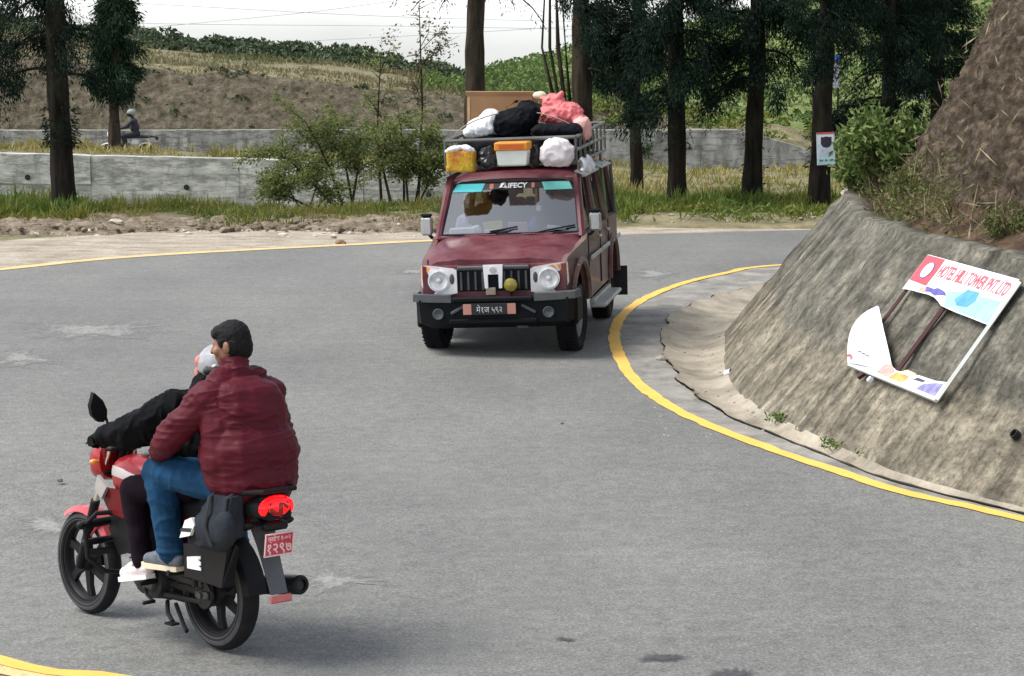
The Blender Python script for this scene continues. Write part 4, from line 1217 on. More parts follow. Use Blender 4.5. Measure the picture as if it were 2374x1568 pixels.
# --- bonnet: gently crowned, with its own front lip
def crown(x): return 1 - (x / .74) ** 2
rings = []
for y in np.linspace(-.50, .56, 10):
    zc = np.interp(y, [-.5, .2, .48, .56], [1.125, 1.065, 1.02, .965])
    row = []
    for x in np.linspace(-1, 1, 13):
        xw = x * (hw(y) - .035)
        z = zc + .022 * crown(xw) - (.05 if abs(x) > .99 else 0) + (.012 if abs(abs(x) - .55) < .1 else 0)
        row.append((xw, y, z))
    rings.append(row)
mb = JB(); mb.loft(rings, closed=False)
lip = [(p[0], p[1], p[2] - .05) for p in rings[-1]]
mb.loft([rings[-1], lip], closed=False)
bon = mb.build('bonnet', MJ['paint'], jeep, 50)
for s in (-1, 1):
    mb = JB(); mb.box((s * .30, -.46, 1.145), (.34, .07, .016), ch=.005); mb.build('air_intake', MJ['paint'], bon)

# --- front panel behind the lamps
mb = JB()
mb.loft([[(-.735, .545, .60), (.735, .545, .60), (.735, .545, .945), (-.735, .545, .945)], [(-.73, .585, .61), (.73, .585, .61), (.73, .585, .925), (-.73, .585, .925)]])
mb.build('front_panel', MJ['paint'], jeep)
# --- grille: dark field, upright bars, bright centre surround
gr = JB(); gr.box((0, .588, .80), (.74, .03, .26), ch=.01); gr = gr.build('grille', MJ['black'], jeep)
for k_ in range(10):
    x = -.33 + k_ * .66 / 9
    if abs(x) < .09: continue
    mb = JB(); mb.box((x, .608, .775), (.022, .022, .19), ch=.005); mb.build('grille_bar', MJ['greyplast'], gr)
mb = JB(); mb.box((0, .61, .905), (.74, .03, .045), ch=.012); mb.build('grille_top_bar', MJ['greyplast'], gr)
mb = JB()
mb.prism([(-.10, .935), (.10, .935), (.088, .70), (.055, .70), (.055, .84), (-.055, .84), (-.055, .70), (-.088, .70)], .612, .640, 'y')
mb.build('badge_surround', MJ['white'], gr)
mb = JB(); mb.lathe([(.036, 0), (.036, .006), (.028, .008), (.028, .004)], (0, .641, .888), 'y', 20); mb.box((0, .645, .888), (.008, .006, .05), rot=(0, .6, 0)); mb.box((0, .645, .888), (.008, .006, .05), rot=(0, -.6, 0))
mb.build('badge', MJ['bowl'], gr)
mb = JB(); mb.box((.03, .62, .668), (.10, .03, .075), ch=.005); mb.build('front_tag', plain('tan_tag', (.33, .26, .19), .7), gr)
# --- round yellow spot lamp on the bumper
mb = JB(); mb.lathe([(.03, -.09), (.072, -.05), (.078, -.005), (.07, .0)], (-.185, .70, .735), 'y', 20); mb.tube([(-.185, .66, .68), (-.185, .66, .60)], .012, 6)
sp = mb.build('spot_lamp', MJ['black'], jeep)
mb = JB(); mb.lathe([(.070, -.002), (.06, .014), (.03, .026), (.0005, .03)], (-.185, .70, .735), 'y', 20, cap=False); mb.build('spot_lens', MJ['yellow_lamp'], sp)
# --- head lamps: wrapped lens, round bowl, amber corner
for s in (-1, 1):
    out = [(.375, .655), (.375, .885), (.41, .905), (.62, .935), (.745, .94), (.755, .74), (.71, .655), (.50, .635)]
    mb = JB()
    mb.prism([(s * a, b) for a, b in out], .57, .612, 'y', lambda p: (p[0], p[1] - max(0, abs(p[0]) - .62) * .5, p[2]))
    hl = mb.build('headlight', MJ['lens'], jeep)
    mb = JB(); mb.lathe([(.100, .0), (.095, .008), (.085, .004), (.055, -.006), (.02, -.008), (.0005, -.008)], (s * .56, .620, .785), 'y', 28, cap=False); mb.build('lamp_bowl', MJ['bowl'], hl)
    mb = JB(); mb.lathe([(.112, -.01), (.112, .006), (.099, .008), (.097, -.01)], (s * .56, .616, .785), 'y', 28, cap=False); mb.build('lamp_ring', MJ['lens'], hl)
    mb = JB(); mb.lathe([(.028, -.008), (.024, .006), (.0005, .010)], (s * .56, .622, .785), 'y', 14, cap=False); mb.build('bulb_cap', MJ['bowl'], hl)
    mb = JB(); mb.ell((s * .425, .612, .80), (.024, .008, .055)); mb.build('side_reflector', MJ['greyplast'], hl)
    mb = JB(); mb.prism([(s * .56, .915), (s * .66, .922), (s * .738, .922), (s * .742, .80), (s * .695, .86)], .612, .618, 'y', lambda p: (p[0], p[1] - max(0, abs(p[0]) - .62) * .5, p[2]))
    mb.build('indicator', MJ['amber'], hl)

# --- bumper: black moulding with grey top edges painting its highlight, fog lamps, bull-bar ends
def brow(y, zt, zb, w, r=.02):
    return [(-w, y - .16, zt), (-w * .93, y - .03, zt), (-w * .6, y, zt), (w * .6, y, zt), (w * .93, y - .03, zt), (w, y - .16, zt)]
mb = JB()
top = brow(.72, .60, 0, .815); bot = brow(.71, .36, 0, .80); bot2 = brow(.60, .30, 0, .70); tin = brow(.62, .615, 0, .75)
mb.loft([tin, top, bot, bot2], closed=False)
bp = mb.build('bumper', MJ['black'], jeep, 40)
for s in (-1, 1):
    mb = JB(); mb.loft([[(s * .42, .69, .655), (s * .60, .675, .66), (s * .80, .62, .665), (s * .84, .48, .67)], [(s * .42, .735, .65), (s * .60, .725, .65), (s * .82, .66, .655), (s * .86, .48, .655)],
                        [(s * .42, .74, .575), (s * .60, .735, .58), (s * .825, .665, .585), (s * .865, .48, .585)]], closed=False)
    mb.build('bumper_lit_edge', MJ['greyplast'], bp)
    mb = JB(); mb.lathe([(.055, -.03), (.058, .004), (.05, .008), (.03, -.004), (.0005, -.008)], (s * .56, .722, .46), 'y', 18, cap=False); mb.build('fog_lamp', plain('dim_fog_lamp', (.06, .07, .075), .3, var=.3), bp)
    mb = JB(); mb.box((s * .80, .30, .48), (.05, .42, .36), ch=.02); mb.build('bumper_end', MJ['black'], bp)
    mb = JB(); mb.box((s * .36, .725, .50), (.16, .02, .03), rot=(0, s * .5, 0), ch=.005); mb.build('bumper_rib', MJ['greyplast'], bp)
mb = JB(); mb.box((0, .735, .60), (.82, .05, .055), ch=.015); mb.build('bumper_bar', MJ['black'], bp)
mb = JB(); mb.box((0, .72, .38), (.9, .04, .05), ch=.012); mb.build('bumper_lip', MJ['black'], bp)
mb = JB(); mb.box((-.28, .62, .305), (.12, .05, .035), ch=.01); mb.build('tow_eye', MJ['greyplast'], bp)
# --- number plate
mb = JB(); mb.box((.03, .75, .505), (.52, .014, .115), ch=.003); pl = mb.build('number_plate', MJ['plate'], jeep)
for s in (-1, 1):
    mb = JB(); mb.box((.03 + s * .225, .760, .505), (.085, .006, .105), ch=.002); mb.build('plate_end', MJ['pinkish'], pl)
text_mesh('मे१ज ५९२', .085, MJ['platetext'], pl, 'plate_lettering', ROLL @ basis((.03, .759, .498), (-1, 0, 0), (0, 0, 1)), .002, .82)

# --- greenhouse: pillars, roof, glass
def ghw(z): return float(np.interp(z, [1.12, 1.72], [.765, .675]))
A0, A1 = (-.50, 1.135), (-.90, 1.685)          # windscreen foot and head (y, z)
for s in (-1, 1):
    mb = JB()
    mb.tube([(s * ghw(A0[1]), A0[0] - .0, A0[1] - .04), (s * (ghw(1.4) + .0), (A0[0] + A1[0]) / 2, 1.41), (s * ghw(A1[1]), A1[0], A1[1] + .03)], .042, 8)
    mb.build('windscreen_pillar', MJ['paint'], jeep)
    for y in (-1.58, -2.40, -3.38):
        mb = JB(); mb.tube([(s * ghw(1.12) * 1.02, y, 1.10), (s * ghw(1.72), y - (.02), 1.73)], .04, 8); mb.build('door_pillar', MJ['paint_side'], jeep)
    for y0, y1 in ((-.72, -1.54), (-1.62, -2.36), (-2.44, -3.34)):
        mb = JB(); b = 1.14
        yt0 = y0 - (.22 if y0 > -1 else 0)
        mb.quad((s * ghw(b), y0, b), (s * ghw(b), y1, b), (s * ghw(1.68), y1, 1.68), (s * ghw(1.68), yt0, 1.68))
        mb.build('side_window', MJ['sideglass'], jeep)
    mb = JB(); mb.tube([(s * ghw(1.70), A1[0], 1.715), (s * ghw(1.72), -3.40, 1.735)], .035, 8); mb.build('roof_gutter', MJ['paint'], jeep)
    for y, L in ((-1.35, 1.1), (-2.6, .9)):
        mb = JB(); mb.box((s * .735, y, 1.74), (.14, L, .012), rot=(0, s * .35, 0)); mb.build('rain_visor', MJ['sill'], jeep)
    for y in (-2.42, -3.3):
        mb = JB(); mb.tube([(s * .80, y, 1.12), (s * .76, y, 1.74)], .022, 6); mb.build('ladder_bar', MJ['greenpipe'] if s < 0 and y > -3 else MJ['rack'], jeep)
rings = []
for y, z, w in ((-.86, 1.675, .665), (-.90, 1.715, .67), (-1.0, 1.745, .675), (-1.6, 1.775, .68), (-2.6, 1.78, .68), (-3.35, 1.76, .68), (-3.45, 1.70, .67)):
    rings.append([(x * w, y, z + .035 * (1 - x * x) - (.03 if abs(x) > .97 else 0)) for x in np.linspace(-1, 1, 13)])
mb = JB(); mb.loft(rings, closed=False); mb.build('roof', MJ['paint'], jeep, 60)
mb = JB(); mb.box((0, -2.2, 1.70), (1.3, 2.4, .02)); mb.build('roof_lining', MJ['dark'], jeep)
mb = JB(); mb.box((0, -.905, 1.69), (1.33, .06, .05), ch=.015); mb.build('header_rail', MJ['paint'], jeep)
mb = JB(); mb.box((0, -.515, 1.12), (1.5, .07, .05), ch=.015); mb.build('scuttle', MJ['paint'], jeep)
def WS(x, t, out=0.0):
    """point on the windscreen: x across (-1..1), t from foot to head"""
    y = A0[0] + (A1[0] - A0[0]) * t; z = A0[1] + (A1[1] - A0[1]) * t
    n = Vector((0, .55, .40)).normalized()
    b = .03 * (1 - x * x)
    return Vector((x * (ghw(z) - .03), y + b, z)) + n * out
mb = JB(); mb.loft([[WS(x, t) for x in np.linspace(-1, 1, 9)] for t in np.linspace(.02, .97, 6)], closed=False); ws = mb.build('windscreen', MJ['glass'], jeep)
mb = JB()
mb.tube([WS(x, .02, .004) for x in np.linspace(-1, 1, 9)], .014, 5); mb.tube([WS(x, .975, .004) for x in np.linspace(-1, 1, 9)], .014, 5)
for s in (-1, 1): mb.tube([WS(s, t, .004) for t in (.02, .5, .975)], .014, 5)
mb.build('windscreen_seal', MJ['dark'], ws)
def decal(name, x0, x1, t0, t1, mat, out=.004, sk=0):
    mb = JB(); mb.loft([[WS(x + sk * (t - t0), t, out) for x in np.linspace(x0, x1, 6)] for t in (t0, t1)], closed=False)
    return mb.build(name, mat, ws)
decal('sun_strip', -.97, .97, .845, .955, MJ['banner'])
decal('cyan_sticker', .50, .965, .80, .95, MJ['cyan'], .007, -.3)
decal('cyan_sticker', -.965, -.52, .80, .95, MJ['cyan_pale'], .007, .3)
decal('orange_sticker', .31, .375, .85, .94, MJ['orange_v'], .007)
decal('orange_sticker', -.36, -.31, .85, .94, MJ['orange_v'], .007)
MT = ROLL @ basis(WS(-.05, .893, .009), (-1, 0, 0), Vector((0, A1[0] - A0[0], A1[1] - A0[1])))
text_mesh('LIFECY', .085, MJ['white'], ws, 'strip_lettering', MT, .001, .95, bold=.003)
mb = JB(); mb.tube([WS(.20, .865, .010), WS(.165, .93, .010), WS(.13, .935, .010), WS(.09, .865, .010)], [.012, .03, .03, .012], 6, flat=.3); mb.tube([WS(.215, .868, .010), WS(.08, .868, .010)], [.018, .018], 6, flat=.3)
mb.build('strip_emblem', MJ['white'], ws)
# --- wipers
for x0, x1 in ((.32, -.02), (-.38, -.86)):
    mb = JB(); a = WS(x0, .0, .03); b = WS((x0 + x1) / 2, .055, .03); c = WS(x1, .10, .028)
    mb.tube([a, b, c], [.010, .008, .006], 5); mb.tube([WS(x1 + .30, .055, .022), WS(x1 - .10, .13, .022)], .009, 5); mb.lathe([(.02, 0), (.02, .02)], tuple(a - Vector((0, 0, .02))), 'z', 8)
    mb.build('wiper', MJ['black'], jeep)
# --- door mirrors
for s in (-1, 1):
    mb = JB()
    mb.box((s * .90, -.60, 1.245), (.125, .07, .20), ch=.022)
    mr = mb.build('door_mirror', MJ['mirror'], jeep)
    mb = JB(); mb.box((s * .90, -.60, 1.36), (.118, .066, .035), ch=.014); mb.build('mirror_cap', MJ['black'], mr)
    mb = JB(); mb.tube([(s * .80, -.58, 1.10), (s * .85, -.60, 1.12), (s * .885, -.60, 1.16)], .018, 6); mb.build('mirror_arm', MJ['black'], mr)
# --- roof rack: welded square pipe
ZL, ZU = 1.855, 2.125
RX, RY0, RY1 = .70, -.78, -3.38
mb = JB()
for z, r in ((ZL, .018), (ZU, .020)):
    mb.tube([(-RX, RY0, z), (RX, RY0, z)], r, 8)
mb.build('rack_front_bar', MJ['rack'], jeep)
mb = JB(); mb.tube([(-RX, RY1, ZL), (RX, RY1, ZL)], .018, 6); mb.tube([(-RX, RY1, ZU + .05), (RX, RY1, ZU + .05)], .018, 6); mb.build('rack_rear_bar', MJ['rack'], jeep)
for s in (-1, 1):
    mb = JB()
    for z0, z1 in ((ZL, ZL), ((ZL + ZU) / 2, (ZL + ZU) / 2 + .02), (ZU, ZU + .05)): mb.tube([(s * RX, RY0, z0), (s * RX, RY1, z1)], .018, 6)
    for y in np.linspace(RY0, RY1, 8): mb.tube([(s * RX, y, ZL), (s * RX, y, ZU + .05 * (y - RY0) / (RY1 - RY0))], .015, 6)
    mb.build('rack_side_rail', MJ['rack'], jeep)
    for y in (-.95, -1.9, -2.9):
        mb = JB(); mb.tube([(s * RX, y, ZL), (s * .70, y, 1.74)], .016, 6); mb.box((s * .70, y, 1.745), (.06, .08, .03)); mb.build('rack_foot', MJ['rack'], jeep)
for y in np.linspace(RY0 - .3, RY1 + .2, 7):
    mb = JB(); mb.box((0, y, ZL + .002), (2 * RX - .04, .06, .016)); mb.build('rack_slat', MJ['rack'], jeep)
# --- wheels (upright, steered a touch)
def wheel(cx, cy, steer=0):
    w = empty('wheel', (cx, cy, .345), (0, 0, steer)); w.parent = jeep
    s = 1 if cx > 0 else -1
    mb = MB(); W = .105
    mb.lathe([(.20, -W * .8), (.30, -W), (.332, -W * .85), (.345, -W * .55), (.345, W * .55), (.332, W * .85), (.30, W), (.20, W * .8)], (0, 0, 0), 'x', 40, cap=False)
    for k_ in range(40):
        a = 2 * math.pi * k_ / 40
        for o in (-.055, .055):
            mb.box((o, math.cos(a) * .346, math.sin(a) * .346), (.075, .022, .012), rot=(a + math.pi / 2 + (.25 if o > 0 else -.25), 0, 0))
    mb.build('tyre', MJ['rubber'], w)
    mb = MB(); mb.lathe([(.205, -W * .75), (.19, -W * .3), (.19, W * .3), (.205, W * .75), (.185, W * .7), (.17, W * .25), (.09, W * .45), (.05, W * .75), (.0005, W * .8)] if s > 0 else
                        [(.205, W * .75), (.19, W * .3), (.19, -W * .3), (.205, -W * .75), (.185, -W * .7), (.17, -W * .25), (.09, -W * .45), (.05, -W * .75), (.0005, -W * .8)], (0, 0, 0), 'x', 28, cap=False)
    mb.build('rim', MJ['steel'], w)
for cx, cy in ((.70, 0), (-.70, 0), (.70, -2.68), (-.70, -2.68)): wheel(cx, cy, R(-4) if cy == 0 else 0)
mb = MB(); mb.tube([(-.62, 0, .34), (.62, 0, .34)], .05, 8); mb.tube([(-.62, -2.68, .34), (.62, -2.68, .34)], .06, 8); mb.ell((0, -2.68, .34), (.14, .14, .14)); mb.tube([(0, -.3, .40), (0, -2.6, .36)], .04, 8)
mb.build('axles', MJ['dark'], jeep)
# --- cabin: dash, steering wheel, seats
mb = JB(); mb.loft([[(-.70, -.58, 1.10), (.70, -.58, 1.10)], [(-.70, -.80, 1.12), (.70, -.80, 1.12)], [(-.70, -.95, 1.06), (.70, -.95, 1.06)], [(-.70, -.97, .75), (.70, -.97, .75)]], closed=False); mb.build('dashboard', MJ['dash'], jeep)
mb = JB(); c = Vector((.36, -1.05, 1.09)); t1, t2 = Vector((1, 0, 0)), Vector((0, -.35, .9)).normalized()
mb.tube([c + (t1 * math.cos(a) + t2 * math.sin(a)) * .19 for a in np.linspace(0, 2 * math.pi, 25)], .014, 6, cap=False); mb.tube([c - t1 * .18, c + t1 * .18], .012, 5); mb.tube([c, c + Vector((0, .2, -.1))], .02, 6)
mb.build('steering_wheel', MJ['dark'], jeep)
for x, y in ((.36, -1.55), (-.36, -1.55), (.36, -2.4), (-.05, -2.4), (-.42, -2.4)):
    mb = JB(); mb.box((x, y, .80), (.46, .5, .16), ch=.05); mb.box((x, y - .26, 1.10), (.46, .12, .58), rot=(-.12, 0, 0), ch=.05); mb.box((x, y - .31, 1.46), (.24, .09, .16), rot=(-.1, 0, 0), ch=.04)
    mb.build('seat', MJ['seat'], jeep)
mb = JB(); mb.box((0, -.93, 1.57), (.2, .02, .06), ch=.008); mb.tube([(0, -.93, 1.6), (0, -.92, 1.66)], .008, 5); mb.build('rear_view_mirror', MJ['dark'], jeep)

# ------------------------------------------------------------------ things lying on the dashboard
def dash_item(name, label, x, t, size, mat, rot=(0, 0, 0), ch=.004, up=.02):
    p = JW @ ROLL @ Vector((x, -.62 - t * .10, 1.155 + up))
    size = (size[0] * 1.2, size[1], size[2] * 1.25)
    mb = MB(); mb.box((0, 0, 0), size, ch=ch)
    o = mb.build(name, mat); o.location = p; o.rotation_euler = (rot[0], rot[1], rot[2] + JTH)
    return tag(o, label, 'dash clutter')
wp = plain('white_paper', (.75, .76, .77), .7)
dash_item('paper_card', 'yellow card propped behind the windscreen left of centre', .20, .4, (.17, .012, .10), plain('yellow_card', (.75, .62, .12), .7), (-.4, .1, .1), up=.06)
dash_item('paper_card', 'pink card propped behind the windscreen at its centre', -.07, .2, (.17, .012, .09), plain('pink_card', (.72, .38, .50), .7), (-.35, .0, 0), up=.05)
dash_item('folded_paper', 'white folded paper below the yellow card on the dash', .15, 0, (.22, .06, .03), wp, (0, .1, .1), up=.02)
dash_item('folded_paper', 'white paper behind the windscreen at the right-hand wiper', -.48, .3, (.17, .05, .03), wp, (0, -.12, 0), up=.03)
dash_item('paper_bundle', 'pile of white papers in the left corner of the windscreen', .52, .1, (.24, .12, .07), wp, (.1, .05, .2), .02)
dash_item('paper_bundle', 'small white packet left of the yellow card on the dash', .38, .3, (.09, .08, .08), wp, (.2, .3, .2), .025, .03)
pc = JW @ ROLL @ Vector((.56, -.80, 1.24))
sh = blob('plastic_bag', lambda mb: (mb.ell((0, 0, 0), (.07, .06, .13), (0, .3, 0)), mb.ell((.06, 0, -.06), (.08, .06, .07))), .02, plain('pale_bag', (.55, .56, .66), .4), None, 3, lambda c, n_: .02 * fbm(c[:, 0] * 18, c[:, 1] * 18, c[:, 2] * 18))
sh.location = pc; tag(sh, 'crumpled pale plastic bag standing behind the windscreen on the left', 'bag')
pc = JW @ ROLL @ Vector((-.20, -.82, 1.20))
sh = blob('toy_ornament', lambda mb: (mb.ell((0, 0, 0), (.05, .04, .06)), mb.ell((.02, 0, .07), (.03, .03, .03)), mb.ell((-.07, 0, -.02), (.03, .03, .03))), .012, plain('blue_ornament', (.05, .17, .45), .5), None, 2)
sh.location = pc; tag(sh, 'small blue ornament standing on the dash right of centre', 'ornament')
mb = MB(); mb.ell((0, 0, 0), (.026, .012, .036)); o = mb.build('hanging_charm', wp); o.location = JW @ ROLL @ WS(-.42, .50, -.03); tag(o, 'small white oval charm stuck inside the right half of the windscreen', 'charm')

# ------------------------------------------------------------------ luggage on the roof rack
ang = JTH - math.pi
def lug_fold(a, s, seed=0):
    def f(c, n_):
        w = fbm(c[:, 0] * s * .7 + seed, c[:, 1] * s * .7, c[:, 2] * s * .7)
        r1 = 1 - np.abs(vnoise(c[:, 0] * s + 2.5 * w + seed, c[:, 1] * s - seed, c[:, 2] * s * .8 + 2 * w))
        r2 = 1 - np.abs(vnoise(c[:, 0] * s * 2 + 3 * w, c[:, 1] * s * 2 + seed, c[:, 2] * s * 1.6))
        return a * (.5 * w + .9 * (r1 ** 3 - .4) + .35 * (r2 ** 3 - .4))
    return f
ML = {
    'card': plain('cardboard', (.36, .20, .095), .85, var=.12, scale=4, bump=.1, bscale=30, dirt=(.22, .12, .06), damt=.3),
    'tape': plain('pale_tape', (.55, .36, .2), .6),
    'sack': plain('white_sack', (.78, .79, .82), .75, var=.08, scale=8, bump=.3, bscale=40),
    'bundle': plain('white_bundle', (.74, .70, .73), .75, var=.10, scale=4, bump=.2, bscale=25, dirt=(.42, .38, .34), dscale=3, damt=.45),
    'blackbag': plain('black_bag', (.004, .0045, .008), .8, var=.3, scale=8, bump=.3, bscale=30, spec=.15),
    'poly': plain('black_polythene', (.010, .010, .012), .28, var=.3),
    'pink': plain('coral_pink_cloth', (.80, .19, .20), .7, var=.14, scale=5, bump=.2, bscale=30),
    'pinkpale': plain('pale_pink_cloth', (.80, .42, .38), .7, var=.12),
    'tub': plain('white_tub', (.72, .76, .70), .45, var=.06),
    'lid': plain('orange_lid', (.66, .26, .02), .45, var=.12, scale=10),
    'lidp': plain('deep_orange_print', (.60, .11, .01), .5),
}
# cardboard box with flaps
bx = empty('cardboard_box', AT(1165, 312, 24.9), (0, 0, ang + R(2)), 'large brown cardboard box standing at the back of the roof rack', 'box')
mb = MB(); mb.box((0, 0, .235), (.74, .50, .45), ch=.008); mb.build('carton', ML['card'], bx)
mb = MB(); mb.box((0, -.25, .462), (.76, .02, .045), rot=(.3, 0, 0)); mb.box((0, .02, .468), (.75, .5, .012), rot=(-.03, 0, 0)); mb.build('top_flaps', ML['card'], bx)
mb = MB(); mb.box((-.372, -.02, .24), (.006, .46, .44)); mb.build('shaded_side', plain('box_shadow_side', (.12, .07, .04), .9), bx)  # darker brown sheet: the shade on this side is put into its colour
mb = MB(); mb.box((-.345, -.253, .22), (.025, .004, .40)); mb.build('tape', ML['tape'], bx)
def lug(name, label, u, v, Y, fill, mat, cat, vox=.016, it=4, disp=None, rz=0, up=0):
    o = blob(name, fill, vox, mat, None, it, disp)
    o.location = AT(u, v, Y) + Vector((0, 0, up)); o.rotation_euler.z = ang + rz
    return tag(o, label, cat)
lug('white_sack', 'bright white sack slumped against the cardboard box', 1122, 292, 24.25, lambda m: (m.ell((0, 0, -.03), (.21, .17, .12), (0, .0, 0)), m.ell((.08, 0, .06), (.13, .13, .12)), m.ell((-.15, 0, -.07), (.08, .12, .06))), ML['sack'], 'sack', disp=lug_fold(.022, 9))
lug('duffel_bag', 'big black duffel bag in the middle of the load', 1200, 276, 24.1, lambda m: (m.ell((-.02, 0, -.04), (.25, .2, .17), (0, -.25, 0)), m.ell((.12, .02, .08), (.15, .16, .12)), m.ell((-.16, 0, -.02), (.1, .15, .12)), m.tube([(-.12, -.12, .12), (.02, -.14, .20), (.16, -.12, .19)], .018, 6)), ML['blackbag'], 'bag', disp=lug_fold(.03, 6, 3))
lug('flat_bag', 'flat black bag lying below the pink one', 1290, 303, 23.9, lambda m: (m.box((0, 0, 0), (.52, .4, .13), ch=.05), m.ell((.18, 0, .0), (.1, .2, .08))), ML['blackbag'], 'bag', disp=lug_fold(.02, 6, 5))
lug('pink_bag', 'bright coral pink cloth bag with knotted top on the load', 1302, 262, 24.4, lambda m: (m.ell((0, 0, -.02), (.24, .2, .17)), m.ell((-.08, 0, .12), (.12, .12, .12)), m.cap((-.07, -.05, .15), (-.0, -.05, .25), .05, .03), m.ell((.16, 0, -.08), (.12, .18, .10)), m.cap((-.1, 0, .14), (-.2, 0, .19), .05, .03)), ML['pink'], 'bag', .013, 3, lug_fold(.030, 8, 9)).scale = (1.05, 1, .86)
lug('pale_pink_bag', 'small pale pink bag wedged at the rack corner below the coral one', 1348, 292, 24.0, lambda m: (m.ell((0, 0, 0), (.10, .12, .10)), m.ell((.05, 0, -.09), (.06, .08, .07))), ML['pinkpale'], 'bag', disp=lug_fold(.03, 9, 2))
lug('cream_packet', 'small cream packet peeking out beside the cardboard box', 1250, 222, 24.6, lambda m: m.ell((0, 0, 0), (.09, .07, .05)), plain('cream_plastic', (.68, .66, .48), .6), 'packet', disp=lug_fold(.02, 9))
# black load added to darken the space between the rack bars
o = blob('rack_dark_filler', lambda m: (m.box((0, 0, .12), (1.26, 1.9, .22), ch=.05), m.ell((.3, .4, .2), (.25, .4, .12))), .03, ML['blackbag'], None, 3, lug_fold(.03, 5, 8))
o.location = JW @ ROLL @ Vector((0, -2.05, 1.88)); o.rotation_euler = (0, R(2.4), JTH); tag(o, 'dark load added to darken the bed of the roof rack under the bags', 'filler')
# front row, between the bars
pb = empty('printed_bag', AT(1070, 398, 23.35), (0, 0, ang), 'yellow and orange printed carrier bag at the front left of the rack', 'bag')
mk = lambda c, v=.2: plain('print_%d' % int(c[0] * 999 + c[1] * 99), c, .5, var=v, scale=14, bump=.1)
o = blob('bag_body', lambda m: m.box((0, 0, .11), (.29, .20, .23), ch=.015), .012, [m_soil('bag_print', (.55, .10, .07), (.62, .36, .04), (.46, .42, .05), 7., .1, .01)], pb, 2, lug_fold(.010, 10))
o = blob('bag_top', lambda m: (m.ell((-.07, -.06, .235), (.10, .05, .035), (0, -.3, 0)), m.ell((.08, -.06, .24), (.08, .05, .035), (0, .4, 0))), .012, ML['sack'], pb, 2, lug_fold(.012, 14))
lug('polythene_bag', 'shiny black polythene bag between the printed bag and the tub', 1132, 362, 23.4, lambda m: (m.ell((0, 0, 0), (.10, .1, .11)), m.ell((.0, -.02, -.07), (.11, .1, .06))), ML['poly'], 'bag', .013, disp=lug_fold(.03, 11, 4))
lug('polythene_bag', 'black polythene bag between the tub and the white bundle', 1240, 360, 23.5, lambda m: (m.ell((0, 0, 0), (.06, .1, .12)),), ML['poly'], 'bag', .013, disp=lug_fold(.03, 11, 7))
tb = empty('plastic_tub', AT(1191, 384, 23.35), (0, R(-2), ang), 'white plastic tub with an orange lid at the front of the rack', 'tub')
mb = MB(); q = lambda w, d, z: [(-w, -d, z), (w, -d, z), (w, d, z), (-w, d, z)]
mb.loft([q(.135, .10, 0), q(.15, .115, .015), q(.165, .125, .16)]); mb.build('tub_body', ML['tub'], tb)
mb = MB(); mb.box((0, 0, .205), (.36, .28, .09), ch=.012); ld = mb.build('lid', ML['lid'], tb)
mb = MB(); mb.box((0, -.1415, .205), (.26, .004, .045)); mb.build('lid_print', ML['lidp'], ld)
lug('white_bundle', 'rounded white cloth bundle at the front right of the rack', 1291, 352, 23.35, lambda m: (m.box((0, 0, -.02), (.36, .26, .26), ch=.07), m.ell((0, 0, .06), (.16, .14, .09))), ML['bundle'], 'bundle', disp=lug_fold(.017, 8, 1))
for k_, (x, y) in enumerate(((-.74, -1.2), (-.73, -1.65))):
    o = blob('rag_bundle', lambda m: (m.ell((0, 0, 0), (.05, .15, .10), (0, .4, 0)), m.ell((.02, .05, -.06), (.05, .12, .06))), .014, ML['sack'], None, 3, lug_fold(.02, 10, k_))
    o.location = JW @ ROLL @ Vector((x, y, 1.80)); o.rotation_euler.z = JTH
    tag(o, ('white rag bundle tied outside the rack rail, nearer the windscreen' if k_ == 0 else 'white rag bundle tied outside the rack rail, farther back'), 'bundle', 'rag bundles on the rail')

